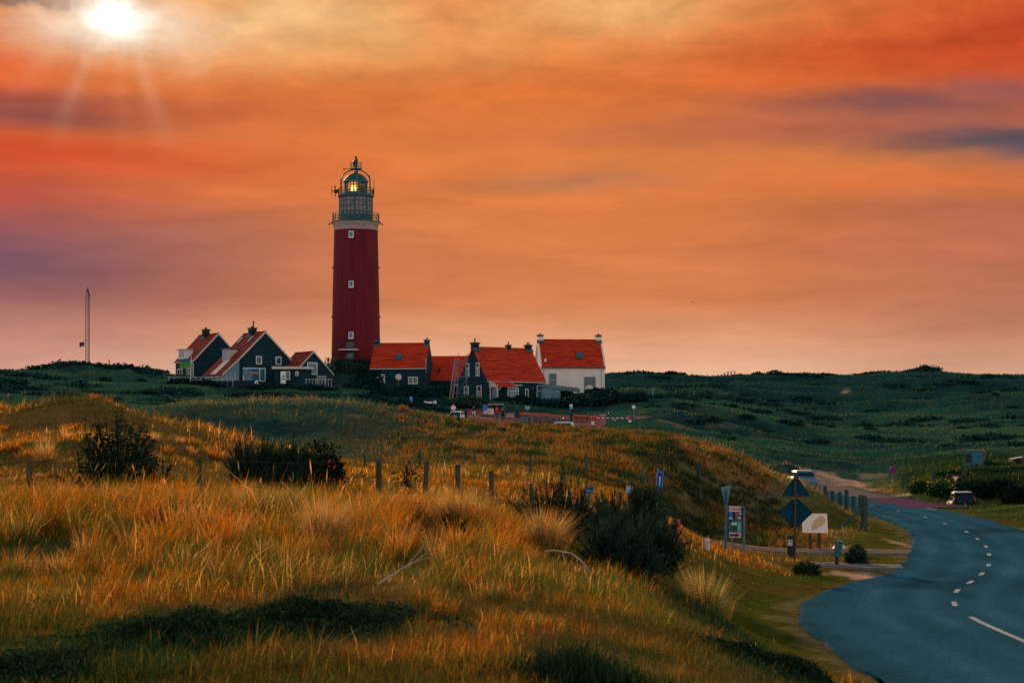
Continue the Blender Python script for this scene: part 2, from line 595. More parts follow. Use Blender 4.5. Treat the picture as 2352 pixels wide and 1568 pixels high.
ROAD = [(9.6, -30), (9.8, 0), (10.0, 20), (10.05, 34), (10.2, 41.5), (10.35, 46), (10.8, 50.1), (11.8, 54.4), (12.9, 57.7), (14.05, 61.3), (15.25, 65.6), (16.66, 71.6), (17.8, 77), (19.0, 84), (19.9, 90), (20.7, 98), (21.5, 107), (21.95, 120), (22.1, 135), (21.9, 150), (21.0, 165), (18.6, 185), (14, 205)]
PATH = [(25.1, 121), (25.3, 136), (26.4, 158), (28.2, 180)]
XPATH = [(6.5, 74.2), (10, 74.1), (14.8, 73.2)]
XPATH2 = [(9.4, 65.6), (12.6, 64.8)]
RW = 2.65


def resample(pts, step):
    p = np.array(pts, float)
    # Catmull-Rom for a smooth bend
    out = []
    q = np.vstack([2 * p[0] - p[1], p, 2 * p[-1] - p[-2]])
    for i in range(1, len(q) - 2):
        n = max(2, int(np.linalg.norm(q[i + 1] - q[i]) / step))
        for t in np.linspace(0, 1, n, endpoint=False):
            out.append(0.5 * ((2 * q[i]) + (-q[i - 1] + q[i + 1]) * t + (2 * q[i - 1] - 5 * q[i] + 4 * q[i + 1] - q[i + 2]) * t * t + (-q[i - 1] + 3 * q[i] - 3 * q[i + 1] + q[i + 2]) * t ** 3))
    out.append(p[-1])
    return np.array(out)


ROADP = resample(ROAD, 1.5)


def pdist(x, y, P):
    best = np.full(x.shape, 1e9)
    lo, hi = P.min(0) - 12, P.max(0) + 12
    m = (x > lo[0]) & (x < hi[0]) & (y > lo[1]) & (y < hi[1])
    xs, ys = x[m], y[m]
    bb = np.full(xs.shape, 1e9)
    for a, b in zip(P[:-1], P[1:]):
        d = b - a
        t = np.clip(((xs - a[0]) * d[0] + (ys - a[1]) * d[1]) / (d @ d), 0, 1)
        bb = np.minimum(bb, np.hypot(xs - a[0] - t * d[0], ys - a[1] - t * d[1]))
    best[m] = bb
    return best


LEFT = resample([(6.05, -30), (6.05, 0), (6.05, 20), (6.1, 35.2), (6.25, 43.8), (6.75, 48.3), (8.6, 55.4), (11.7, 62.8), (14.4, 74), (16.4, 84), (18.0, 94), (19.1, 107), (19.45, 120), (19.5, 135), (19.3, 150), (18.4, 165), (16.0, 185), (11.4, 205)], 1.0)


def road_d(x, y):
    """distance outside the asphalt edge, plus the half width RW"""
    x, y = np.broadcast_arrays(np.asarray(x, float), np.asarray(y, float))
    d = pdist(x, y, ROADP) - RW
    l_ = pdist(x, y, LEFT)
    xe = np.interp(y, LEFT[:, 1], LEFT[:, 0])
    xc = np.interp(y, ROADP[:, 1], ROADP[:, 0])
    inside = (x > xe) & (x < xc) & (y < 205)
    left = (x <= xe) & (l_ < 13)
    out = np.where(inside, np.minimum(d, -.2), np.where(left, np.minimum(d, l_), d))
    return out + RW


def sstep(a, b, x):
    t = np.clip((x - a) / (b - a), 0, 1)
    return t * t * (3 - 2 * t)


# level ground under the paved square by the houses
PLZ = [(-8, 270), (2, 271), (10, 272), (17, 272)]


def H(x, y, detail=True):
    x = np.asarray(x, float)
    y = np.asarray(y, float)
    x, y = np.broadcast_arrays(x, y)
    yy = np.clip(y, 6, 3990)
    vx = np.clip(CX + F * x / yy, GV[0], GV[-1] - 6)
    # close to the camera the land is read sideways by metres
    l = (np.log(yy) - GL[0]) / (GL[1] - GL[0])
    i = np.clip(l.astype(int), 0, len(GL) - 2)
    fi = l - i
    c = (vx - GV[0]) / 5.0
    j = np.clip(c.astype(int), 0, len(GV) - 2)
    fj = c - j
    z = (ZT[i, j] * (1 - fj) + ZT[i, j + 1] * fj) * (1 - fi) + (ZT[i + 1, j] * (1 - fj) + ZT[i + 1, j + 1] * fj) * fi
    if detail:
        lf = sstep(620, 420, CX + F * x / yy) * sstep(41, 47, yy) * (1 - sstep(72, 80, yy))
        z = z + lf * 1.5 * fbm(x / 4.2 + 60, y / 5.0, 4)
        amp = np.interp(yy, [0, 30, 70, 130, 200, 260, 300, 500, 900], [.10, .14, .25, .45, .8, .35, .5, 1.2, 2.0])
        sca = np.interp(yy, [0, 60, 140, 300, 800], [2.0, 3.0, 6.0, 11.0, 20.0])
        z = z + amp * fbm(x / 5.5, y / 5.5, 4) * 1.1
        far = sstep(120, 190, yy)
        z = z + far * amp * 1.6 * fbm(x / 16 + 31, y / 9 + 7, 4) * (1 - 0.75 * sstep(470, 500, yy) * (1 - sstep(520, 560, yy)))
        far2 = sstep(180, 235, yy) * (1 - sstep(300, 340, yy)) + sstep(340, 380, yy) * (1 - sstep(440, 480, yy))
        side = sstep(1480, 1650, CX + F * x / yy)
        rg = 1 - 2.4 * np.abs(fbm(x / 62 + 3, y / 21 + 11, 3))
        z = z + far2 * side * 2.4 * (rg - .7) + far2 * side * 1.6 * fbm(x / 34 + 3, y / 22 + 11, 3)
    z = z - .85 * np.exp(-(((x - 29.4) / 3.2) ** 2 + ((y - 132) / 8.5) ** 2))
    dr = road_d(x, y)
    w = sstep(RW + 0.25, RW + 3.2, dr)
    z = -0.06 * (1 - w) + z * w
    dp = pdist(x, y, np.array(PATH))
    w = sstep(1.9, 4.5, dp)
    z = -0.03 * (1 - w) + z * w
    return z


def hit(vx, vy, y0=8.0, y1=700.0):
    """where the sight line through a picture point meets the land"""
    ys = np.exp(np.linspace(math.log(y0), math.log(y1), 4000))
    xs = (vx - CX) / F * ys
    zr = CZ - (vy - HY) / F * ys
    d = zr - H(xs, ys)
    k = np.argmax(d <= 0) if (d <= 0).any() else len(ys) - 1
    return Vector((xs[k], ys[k], float(H(xs[k], ys[k]))))


def G(x, y):
    return Vector((x, y, float(H(np.array([x]), np.array([y]))[0])))


# grid: sideways extent grows with distance
uu = np.linspace(-0.47, 0.47, 760)
yy_ = np.concatenate([np.linspace(-30, 5, 24)[:-1], np.exp(np.linspace(math.log(5), math.log(4000), 760))])
Yg = np.repeat(yy_[:, None], len(uu), 1)
Xg = uu[None, :] * np.sqrt(np.maximum(Yg, 0) ** 2 + 32 ** 2)
Zg = H(Xg, Yg)
vxg = CX + F * Xg / np.maximum(Yg, 6)

# kinds of ground cover (albedo): litter, lawn, heath, teal dune scrub, sand
A = lambda *c: np.array(c)


def blend(a, b, w):
    return a * (1 - w[..., None]) + b * w[..., None]


SAND = []          # filled with (x, y, rx, ry, strength)
for vx_, vy_, wx, wy, s_ in ((1930, 1103, 62, 12, 1.0), (1890, 1096, 26, 8, .9), (2085, 1136, 45, 8, 1.0), (2030, 1142, 60, 5, 1.0), (2110, 1127, 25, 6, .8), (1975, 1122, 30, 6, .8), (2000, 1090, 30, 4, .4),
                             (1985, 1322, 75, 10, 1.0), (2080, 1252, 18, 14, .8), (2060, 1300, 60, 4, .7), (1930, 1318, 30, 6, .6), (1560, 978, 70, 3, .35), (1500, 948, 40, 2, .35),
                             (1940, 901, 14, 4, .9), (820, 955, 20, 3, .25), (1620, 1012, 40, 4, .25), (1765, 1290, 25, 4, .6), (1640, 975, 60, 5, .2), (1480, 957, 22, 2, .5)):
    p = hit(vx_, vy_)
    q = hit(vx_, vy_ - wy)
    SAND.append((p.x, p.y, wx / F * p.y, max(abs(q.y - p.y), wx / F * p.y * 0.5), s_))


def cover(x, y):
    vx = CX + F * x / np.maximum(y, 6)
    n1, n2, n3 = fbm(x / 3, y / 3, 4), fbm(x / 11 + 5, y / 9 + 3, 4), fbm(x / 0.8, y / 0.8, 3)
    fore = blend(np.broadcast_to(A(.20, .105, .028), x.shape + (3,)), A(.085, .085, .022), sstep(-.12, .2, n1))
    mid = blend(np.broadcast_to(A(.105, .080, .026), x.shape + (3,)), A(.045, .066, .040), sstep(-.1, .14, n1 + .5 * n2))
    mid = blend(mid, A(.23, .105, .035), sstep(.13, .3, n1 - .3 * n2) * .8)
    teal = blend(np.broadcast_to(A(.022, .084, .054), x.shape + (3,)), A(.013, .045, .046), sstep(-.1, .14, n2))
    teal = blend(teal, A(.075, .085, .04), sstep(.08, .26, n1 + .4 * n3) * .75)
    n5 = fbm(x / 24 + 40, y / 15 + 8, 4)
    teal = blend(teal, A(.045, .105, .055), sstep(.04, .22, n5) * .8)
    teal = blend(teal, A(.085, .07, .04), sstep(.16, .3, -n5 + .3 * n1) * .5)
    crest = sstep(-.02, .2, n2)
    mid = blend(mid, blend(np.broadcast_to(A(.052, .060, .030), x.shape + (3,)), A(.034, .056, .046), sstep(-.1, .12, n1)), sstep(1150, 850, vx) * .85)
    mid = mid * (1 + .45 * sstep(1380, 1560, vx))[..., None]  # right flank made lighter, a sunlit look put into the ground colour
    c = blend(fore, mid, sstep(62, 78, y + 4 * n1))
    dist = y - 34 * sstep(1450, 1600, vx) + 30 * sstep(1000, 600, vx) * (y > 100)
    c = blend(c, teal, sstep(118, 150, dist + 14 * n2))
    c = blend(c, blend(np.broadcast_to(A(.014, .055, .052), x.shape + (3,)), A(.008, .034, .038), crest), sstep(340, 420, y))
    # right-hand verge: greener
    g = sstep(2030, 2080, vx) * sstep(70, 85, y) * (1 - sstep(200, 240, y))
    c = blend(c, blend(np.broadcast_to(A(.06, .085, .02), x.shape + (3,)), A(.02, .05, .025), sstep(-.1, .15, n1)), g)
    dr = road_d(x, y)
    lawn = (1 - sstep(3.5, 8.5, dr + 3 * n1)) * sstep(25, 42, y) * (1 - sstep(95, 115, y))
    c = blend(c, blend(np.broadcast_to(A(.066, .075, .012), x.shape + (3,)), A(.10, .072, .014), sstep(-.1, .2, n1)), lawn)
    for sx, sy, rx, ry, s_ in SAND:
        d = np.hypot((x - sx) / rx, (y - sy) / ry) + 1.5 * fbm(x / (rx * .5), y / (ry * .5), 3)
        c = blend(c, A(.46, .27, .185), s_ * (1 - sstep(.55, 1.15, d)))
    edge = (1 - sstep(2.7, 3.2, dr + 1.3 * n3 + .6 * n1)) * .5
    c = blend(c, A(.20, .15, .09), edge)
    return c


tint = cover(Xg, Yg)
nr, nc = Xg.shape
vid = np.arange(nr * nc).reshape(nr, nc)
quads = np.stack([vid[:-1, :-1], vid[:-1, 1:], vid[1:, 1:], vid[1:, :-1]], -1).reshape(-1, 4)
verts = np.stack([Xg, Yg, Zg], -1).reshape(-1, 3)
gm = bpy.data.materials.new("dune_ground")
gm.use_nodes = True
t = gm.node_tree
b = t.nodes['Principled BSDF']
b.inputs['Roughness'].default_value = 0.95
b.inputs['Specular IOR Level'].default_value = 0.0
at = t.nodes.new('ShaderNodeAttribute')
at.attribute_name = 'tint'
tx = t.nodes.new('ShaderNodeTexCoord')
nz = t.nodes.new('ShaderNodeTexNoise')
nz.inputs['Scale'].default_value = 1.3
nz.inputs['Detail'].default_value = 8
nz.inputs['Roughness'].default_value = .7
t.links.new(tx.outputs['Object'], nz.inputs['Vector'])
mr = t.nodes.new('ShaderNodeMapRange')
for i, q in enumerate((.3, .7, .55, 1.5)):
    mr.inputs[i + 1].default_value = q
t.links.new(nz.outputs[0], mr.inputs[0])
mx = t.nodes.new('ShaderNodeMix')
mx.data_type = 'RGBA'
mx.blend_type = 'MULTIPLY'
mx.inputs[0].default_value = 1
t.links.new(at.outputs['Color'], mx.inputs[6])
t.links.new(mr.outputs[0], mx.inputs[7])
t.links.new(mx.outputs[2], b.inputs['Base Color'])
bp = t.nodes.new('ShaderNodeBump')
bp.inputs['Strength'].default_value = 0.8
bp.inputs['Distance'].default_value = 0.25
t.links.new(nz.outputs[0], bp.inputs['Height'])
t.links.new(bp.outputs[0], b.inputs['Normal'])
ground = obj('ground', fast_mesh('ground', verts, quads, None, tint.reshape(-1, 3)), None, gm)
tag(ground, kind='structure')


# ------------------------------------------------------------------ road, paths, paved square
def strip_points(P, off):
    d = np.gradient(P, axis=0)
    d /= np.linalg.norm(d, axis=1)[:, None]
    nrm = np.stack([d[:, 1], -d[:, 0]], 1)
    return P + nrm * off


def ribbon(P, o0, o1, zt, n=9, wob=0.0, depth=0.12):
    """flat strip with a small edge all round; zt is a height or a function of x, y"""
    cols = []
    for k in range(n):
        o = o0 + (o1 - o0) * k / (n - 1)
        if wob and k in (0, n - 1):
            s = np.arange(len(P)) * 1.0
            o = o + wob * 2 * fbm(P[:, 0] * 1.1 + 40 * k, P[:, 1] * 1.1, 4)
            q = strip_points(P, 0) + (strip_points(P, 1) - strip_points(P, 0)) * o[:, None]
        else:
            q = strip_points(P, o)
        z = np.full(len(q), zt) if not callable(zt) else zt(q[:, 0], q[:, 1])
        cols.append(np.column_stack([q, z]))
    top = np.stack(cols, 1)
    bl, br = top[:, :1].copy(), top[:, -1:].copy()
    bl[..., 2] -= depth
    br[..., 2] -= depth
    allv = np.concatenate([bl, top, br], 1)
    a, c = allv.shape[:2]
    ids = np.arange(a * c).reshape(a, c)
    qd = np.stack([ids[:-1, :-1], ids[:-1, 1:], ids[1:, 1:], ids[1:, :-1]], -1).reshape(-1, 4)
    return allv.reshape(-1, 3), qd


def roadmat(name, rgb, rough=.9, spec=.0, streak=True):
    m = mat(name, rgb, rough, .30, 9.0, spec, stretch=(1.0, .5, 1))
    t = m.node_tree
    b = t.nodes['Principled BSDF']
    n = t.nodes.new('ShaderNodeTexNoise')
    n.inputs['Scale'].default_value = 45
    n.inputs['Detail'].default_value = 3
    x = t.nodes.new('ShaderNodeTexCoord')
    t.links.new(x.outputs['Object'], n.inputs['Vector'])
    bp = t.nodes.new('ShaderNodeBump')
    bp.inputs['Strength'].default_value = .35
    bp.inputs['Distance'].default_value = .02
    t.links.new(n.outputs[0], bp.inputs['Height'])
    t.links.new(bp.outputs[0], b.inputs['Normal'])
    return m


m_road = roadmat('asphalt', (.98, .98, .98))
t = m_road.node_tree
_bs = t.nodes['Principled BSDF']
_src = _bs.inputs['Base Color'].links[0].from_socket
_at = t.nodes.new('ShaderNodeAttribute')
_at.attribute_name = 'tint'
_mx = t.nodes.new('ShaderNodeMix')
_mx.data_type = 'RGBA'
_mx.blend_type = 'MULTIPLY'
_mx.inputs[0].default_value = 1
t.links.new(_src, _mx.inputs[6])
t.links.new(_at.outputs['Color'], _mx.inputs[7])
t.links.new(_mx.outputs[2], _bs.inputs['Base Color'])
m_mark = mat('road_paint', (.40, .42, .43), .85, .5, 9, 0.0)
RP = resample(ROAD, .8)
lo_ = np.array([np.min(np.hypot(LEFT[:, 0] - p[0], LEFT[:, 1] - p[1])) for p in RP])
cols = []
CF = np.concatenate([[0, .008, .02, .035], np.linspace(.05, .95, 37), [.965, .98, .992, 1]])
NCOL = len(CF)
for k in range(NCOL):
    f = CF[k]
    o = -lo_ * (1 - f) + RW * f
    if k in (0, NCOL - 1):
        o = o + .34 * fbm(RP[:, 0] * 1.3 + 40 * k, RP[:, 1] * 1.3, 5)
    q = RP + (strip_points(RP, 1) - RP) * o[:, None]
    cols.append(np.column_stack([q, np.zeros(len(q))]))
top_ = np.stack(cols, 1)
b0, b1 = top_[:, :1].copy(), top_[:, -1:].copy()
b0[..., 2] -= .12
b1[..., 2] -= .12
allv = np.concatenate([b0, top_, b1], 1)
a_, c_ = allv.shape[:2]
ids = np.arange(a_ * c_).reshape(a_, c_)
q_ = np.stack([ids[:-1, :-1], ids[:-1, 1:], ids[1:, 1:], ids[1:, :-1]], -1).reshape(-1, 4)
# wear: polished wheel tracks, a repaired strip, dusty margins
wf = np.concatenate([[0], CF, [1]])[None, :] * np.ones((a_, 1))
off_ = -lo_[:, None] * (1 - wf) + RW * wf
trk = sum(np.exp(-((off_ - c0) / .28) ** 2) for c0 in (-2.0, -.75, .75, 2.0))
nx_, ny_ = allv[..., 0], allv[..., 1]
w1, w2 = fbm(nx_ / 2.2, ny_ / 5.0, 4), fbm(nx_ / .7, ny_ / .9, 3)
w3 = fbm(nx_ / .9, ny_ / 9.0, 4)
wear = .86 + .34 * trk * (.7 + w1) + .32 * w1 + .34 * w2 + .55 * w3
rep = ((ny_ > 55) & (ny_ < 58.4) & (off_ > -2.2) & (off_ < .1)) | ((ny_ > 88) & (ny_ < 93) & (off_ > .2))
wear = np.where(rep, wear * .72, wear)
dust = np.clip(1 - np.minimum(off_ + lo_[:, None], RW - off_) / .12, 0, 1) * sstep(.05, .15, w2 + .5 * w1) * .4
rt = wear[..., None] * np.array([.036, .122, .190])
rt = rt * (1 - dust[..., None]) + np.array([.20, .16, .115]) * dust[..., None]
road = obj('road', fast_mesh('road', allv.reshape(-1, 3), q_, None, np.clip(rt, .003, 1).reshape(-1, 3)), None, m_road)
tag(road, kind='structure')
# centre line dashes, then the solid line toward the camera
cum = np.concatenate([[0], np.cumsum(np.linalg.norm(np.diff(RP, axis=0), axis=1))])
mk = MB()


def mark(s0, s1, w, off=0.0, z=.006):
    n = max(2, int((s1 - s0) / .8) + 1)
    s = np.linspace(s0, s1, n)
    P = np.column_stack([np.interp(s, cum, RP[:, 0]), np.interp(s, cum, RP[:, 1])])
    L_, R_ = strip_points(P, off - w / 2), strip_points(P, off + w / 2)
    vs = [(x, y, z) for x, y in L_] + [(x, y, z) for x, y in R_]
    mk.add(vs, [(i, i + 1, n + i + 1, n + i) for i in range(n - 1)])


def s_of_y(y):
    return float(np.interp(y, RP[:, 1], cum))


mark(s_of_y(-10), s_of_y(46.4), .14)
for yd in (50.1, 54.4, 57.7, 61.3, 65.6, 71.6, 77.0, 83.0, 89.3, 98.0, 106.5, 116, 125.5):
    c_ = s_of_y(yd)
    mark(c_ - .65, c_ + .65, .13)
s0 = s_of_y(118)
mark(s0, s_of_y(170), .15, RW - .15)
mk.build('lane_marking', m_mark, road)

m_path = roadmat('path_asphalt', (.17, .135, .13))
m_path2 = roadmat('purple_paving', (.12, .06, .105))
P_ = resample(PATH, 1.0)
n_ = int(len(P_) * .36)
v_, q_ = ribbon(P_[:n_ + 1], -1.55, 1.9, .012, 5, .1)
tag(obj('bike_path', fast_mesh('bike_path', v_, q_), None, m_path2), kind='structure')
v_, q_ = ribbon(P_[n_:], -1.55, 1.5, .012, 5, .1)
tag(obj('bike_path', fast_mesh('bike_path', v_, q_), None, m_path), kind='structure')
HD = lambda x, y: H(x, y) + .05
v_, q_ = ribbon(resample(XPATH, .5), -1.5, 1.2, HD, 7, .12)
tag(obj('footpath', fast_mesh('footpath', v_, q_), None, m_path), kind='structure')
v_, q_ = ribbon(resample(XPATH2, .5), -1.2, 1.2, HD, 5, .1)
fp2 = tag(obj('footpath', fast_mesh('footpath', v_, q_), None, m_path), kind='structure')
ms_ = MB()
for k in range(4):
    y_ = 64.2 + k * .55
    pts = []
    for xx in (11.0, 11.6, 12.3 + .05 * k):
        for yo in (0, .13):
            pts.append((xx, y_ + yo, float(H(np.array([xx]), np.array([y_ + yo]))[0]) + .062))
    ms_.add(pts, [(0, 2, 3, 1), (2, 4, 5, 3)])
ms_.build('stripe_marking', m_mark, fp2)

# paved square by the houses (red brick), set on the land
m_brick = mat('brick_paving', (.27, .105, .095), .9, .18, 1.2, 0.0, bump=.2)
sq = []
for vx_ in np.linspace(1040, 1392, 60):
    va = np.interp(vx_, [1040, 1075, 1120, 1180, 1250, 1330, 1400, 1470], [945, 947, 955, 958, 964, 968, 970, 971])
    vb = np.interp(vx_, [1040, 1075, 1120, 1200, 1300, 1350, 1400, 1470], [957, 964, 966, 976, 984, 977, 974, 973])
    va = va + (vb - va) * sstep(1320, 1392, vx_) * .85
    ya = np.interp(vx_, [1040, 1470], [292, 283])
    yb = np.interp(vx_, [1040, 1470], [262, 262])
    sq.append([W(vx_, va + (vb - va) * k / 6, ya + (yb - ya) * k / 6) for k in range(7)])
top = np.array([[tuple(p) for p in r] for r in sq])
hg = H(top[..., 0], top[..., 1])
top[..., 2] = np.maximum(top[..., 2], hg + .03)
rim = [top[:, :1] - [0, 0, 2.0], top, top[:, -1:] - [0, 0, 2.0]]
allv = np.concatenate(rim, 1)
a_, c_ = allv.shape[:2]
ids = np.arange(a_ * c_).reshape(a_, c_)
qd = np.stack([ids[:-1, :-1], ids[:-1, 1:], ids[1:, 1:], ids[1:, :-1]], -1).reshape(-1, 4)
tag(obj('paved_square', fast_mesh('paved_square', allv.reshape(-1, 3), qd), None, m_brick), kind='structure')


def square_z(x, y):
    d = np.hypot(top[..., 0] - x, top[..., 1] - y)
    k = np.unravel_index(np.argmin(d), d.shape)
    return float(top[k][2]) if d[k] < 3 else float(H(np.array([x]), np.array([y]))[0])

# ------------------------------------------------------------------ materials of the built things
m_redwall = mat('red_render', (.135, .012, .020), .75, .2, 1.3, .1, stretch=(1, 1, .10))
m_cream = mat('cream_paint', (.62, .50, .42), .75, .12, 1.5)
m_white = mat('white_paint', (.80, .74, .70), .7, .06, 1.5)
m_whitewall = mat('white_render', (.80, .68, .60), .9, .07, .8, .1)
m_dark = mat('tarred_wall', (.008, .034, .047), .8, .25, 1.2, .1, stretch=(.3, .3, 3))
m_brickdark = mat('dark_brick', (.010, .022, .028), .85, .3, 3, .1)
m_teal = mat('teal_metal', (.020, .075, .085), .55, .2, 2, .35)
m_greywall = mat('grey_panel', (.22, .185, .175), .8, .16, 1.2, .2)
m_glass = mat('window_glass', (.012, .045, .065), .08, spec=.6)
m_glassb = mat('blue_glass', (.02, .14, .22), .12, spec=.5)
m_black = mat('black_metal', (.010, .014, .016), .5, .2, 3, .3)
m_steel = mat('galvanised_steel', (.10, .20, .22), .5, .15, 6, .4, metal=.2)
m_tealpaint = mat('teal_pole_paint', (.010, .13, .16), .45, .15, 4, .4)
m_gutter = mat('gutter_paint', (.40, .42, .44), .6)
m_lead = mat('lead_flashing', (.045, .10, .13), .6, .2, 3)


def tilemat(name, rgb, dark, px=.34, pz=.27):
    m = bpy.data.materials.new(name)
    m.use_nodes = True
    t = m.node_tree
    b = t.nodes['Principled BSDF']
    b.inputs['Roughness'].default_value = .75
    b.inputs['Specular IOR Level'].default_value = .2
    tx = t.nodes.new('ShaderNodeTexCoord')
    s = t.nodes.new('ShaderNodeSeparateXYZ')
    t.links.new(tx.outputs['Object'], s.inputs[0])

    def mth(op, a, b_):
        n = t.nodes.new('ShaderNodeMath')
        n.operation = op
        for i, q in enumerate((a, b_)):
            if isinstance(q, (int, float)):
                n.inputs[i].default_value = q
            else:
                t.links.new(q, n.inputs[i])
        return n.outputs[0]
    fz = mth('FRACT', mth('DIVIDE', s.outputs[2], pz), 0)
    fx = mth('FRACT', mth('DIVIDE', s.outputs[0], px), 0)
    wav = mth('MULTIPLY', mth('SINE', mth('MULTIPLY', fx, 6.2832), 0), .5)
    h = mth('ADD', wav, mth('MULTIPLY', fz, -1.0))
    n1 = t.nodes.new('ShaderNodeTexNoise')
    n1.inputs['Scale'].default_value = 1.1
    n1.inputs['Detail'].default_value = 6
    mp = t.nodes.new('ShaderNodeMapping')
    mp.inputs['Scale'].default_value = (.45, .45, 2.6)
    t.links.new(tx.outputs['Object'], mp.inputs[0])
    t.links.new(mp.outputs[0], n1.inputs['Vector'])
    rp = t.nodes.new('ShaderNodeValToRGB')
    rp.color_ramp.elements[0].position = .34
    rp.color_ramp.elements[0].color = (dark[0] * 1.05, dark[1] * 1.05, dark[2], 1)
    rp.color_ramp.elements[1].position = .66
    rp.color_ramp.elements[1].color = (*rgb, 1)
    t.links.new(n1.outputs[0], rp.inputs[0])
    row = mth('MULTIPLY', mth('GREATER_THAN', fz, .74), .45)
    mx = t.nodes.new('ShaderNodeMix')
    mx.data_type = 'RGBA'
    t.links.new(row, mx.inputs[0])
    t.links.new(rp.outputs[0], mx.inputs[6])
    mx.inputs[7].default_value = (dark[0] * .35, dark[1] * .5, dark[2] * .8, 1)
    t.links.new(mx.outputs[2], b.inputs['Base Color'])
    bp = t.nodes.new('ShaderNodeBump')
    bp.inputs['Strength'].default_value = .9
    bp.inputs['Distance'].default_value = .06
    t.links.new(h, bp.inputs['Height'])
    t.links.new(bp.outputs[0], b.inputs['Normal'])
    return m


m_tile = tilemat('red_roof_tiles', (.72, .052, .009), (.40, .019, .006), .42, .42)
m_tile2 = tilemat('brown_red_roof_tiles', (.33, .027, .010), (.20, .016, .008), .42, .42)
m_tile3 = tilemat('bright_red_roof_tiles', (.72, .050, .008), (.50, .026, .008), .42, .42)

# ------------------------------------------------------------------ lighthouse
YL = 350.0
K = YL / F                      # metres per picture unit at the tower
pb = W(817.5, 826, YL)
LH = thing('lighthouse', 'tall dark red round lighthouse with grey lantern house and lit lamp on the dune top', 'lighthouse', pb)
zz = lambda vy: (826 - vy) * K
rr = lambda v: v * K
n_ = 64
b = MB()
b.lathe([(rr(56.2), zz(826)), (rr(55.6), zz(800)), (rr(54.2), zz(720)), (rr(52.6), zz(640)), (rr(51), zz(570)), (rr(50.2), zz(530))], n_)
b.build('tower_wall', m_redwall, LH, True)
b = MB()
b.lathe([(rr(59), -3.0), (rr(59), zz(831)), (rr(57), zz(827.5)), (rr(57), zz(826.02))], n_)
b.box((rr(-14), -rr(62), -.9), (rr(26), 1.3, 1.6))
b.box((rr(22), -rr(58), -.35), (rr(58), .9, .5))
b.build('plinth', m_brickdark, LH)
b = MB()
b.lathe([(rr(50.6), zz(530)), (rr(50.8), zz(524)), (rr(51.5), zz(519)), (rr(54), zz(516)), (rr(54.5), zz(513)), (rr(54.5), zz(511.8))], n_)
b.build('cornice', mat('grey_render_band', (.34, .26, .225), .8, .2, 1.5, .1), LH, True)


def ring_rail(zb, zt, r, npost, rails, m, name, parent, rt=.035):
    b = MB()
    for k in range(npost):
        a = 2 * math.pi * (k + .5) / npost
        b.tube([(r * math.cos(a), r * math.sin(a), zb), (r * math.cos(a), r * math.sin(a), zt)], rt, 5)
    for q in rails:
        z = zb + (zt - zb) * q
        b.tube([(r * math.cos(2 * math.pi * k / 48), r * math.sin(2 * math.pi * k / 48), z) for k in range(49)], rt * 1.1, 5, cap=False)
    return b.build(name, m, parent)


b = MB()
b.lathe([(rr(36), zz(511.7)), (rr(57), zz(511.7)), (rr(57), zz(510.2)), (rr(36), zz(510.2))], n_)
g1 = b.build('gallery', m_teal, LH)
ring_rail(zz(510.2), zz(491), rr(53.2), 26, (.02, .35, .68, 1.0), m_teal, 'railing', g1, .05)
# watch-room drum with panels and small windows
b = MB()
b.lathe([(rr(37.6), zz(510.2)), (rr(37.6), zz(455))], n_)
b.build('watch_room', m_greywall, LH, True)
for k in range(13):
    a = R(-90) + (k - 6) * R(15)
    b = MB()
    ca, sa = math.cos(a), math.sin(a)
    b.box((rr(37.7) * ca, rr(37.7) * sa, zz(482.6)), (.10 if k % 3 else .34, .16, rr(54.9)), (0, 0, a + math.pi / 2))
    b.build('pilaster', m_teal, LH)
for vyb in (463, 474, 486.5):
    b = MB()
    b.lathe([(rr(37.5), zz(vyb + 1)), (rr(38.3), zz(vyb + .9)), (rr(38.3), zz(vyb - .6)), (rr(37.5), zz(vyb - .7))], n_, caps=False)
    b.build('string_course', m_teal, LH)
b = MB()
b.lathe([(rr(37.5), zz(510.1)), (rr(38.6), zz(510.1)), (rr(38.6), zz(497)), (rr(37.5), zz(495))], n_, caps=False)
b.build('apron', m_teal, LH)
for dv in (-28, -6, 21):
    a = math.asin(dv / 38) - math.pi / 2
    b = MB()
    b.box((rr(38.3) * math.cos(a), rr(38.3) * math.sin(a), zz(468.5)), (.52, .14, rr(9)), (0, 0, a + math.pi / 2))
    w_ = b.build('window', m_greywall, LH)
    b = MB()
    b.box((rr(38.9) * math.cos(a), rr(38.9) * math.sin(a), zz(468.5)), (.38, .14, rr(7.6)), (0, 0, a + math.pi / 2))
    b.build('pane', m_glass, w_)
# upper gallery
b = MB()
b.lathe([(rr(37.6), zz(455)), (rr(41.5), zz(452.5)), (rr(41.5), zz(448)), (rr(24), zz(447))], n_)
g2 = b.build('gallery', m_teal, LH, True)
ring_rail(zz(447.6), zz(434), rr(40.3), 22, (.5, 1.0), m_teal, 'railing', g2, .045)
# lantern: base, glazing bars, glass, lamp
b = MB()
b.lathe([(rr(27), zz(447)), (rr(27), zz(442)), (rr(24), zz(441.5))], 48)
b.build('lantern_base', m_teal, LH, True)
b = MB()
for k in range(22):
    a = 2 * math.pi * k / 22
    b.tube([(rr(25.6) * math.cos(a), rr(25.6) * math.sin(a), zz(442.5)), (rr(25.6) * math.cos(a), rr(25.6) * math.sin(a), zz(417))], .075, 4)
b.build('glazing_bars', m_teal, LH)
m_lglass = bpy.data.materials.new('lantern_glass')
m_lglass.use_nodes = True
t = m_lglass.node_tree
t.nodes.clear()
g_ = t.nodes.new('ShaderNodeBsdfGlossy')
g_.inputs['Roughness'].default_value = .1
g_.inputs['Color'].default_value = (.5, .5, .5, 1)
tr = t.nodes.new('ShaderNodeBsdfTransparent')
tr.inputs[0].default_value = (.93, .96, .93, 1)
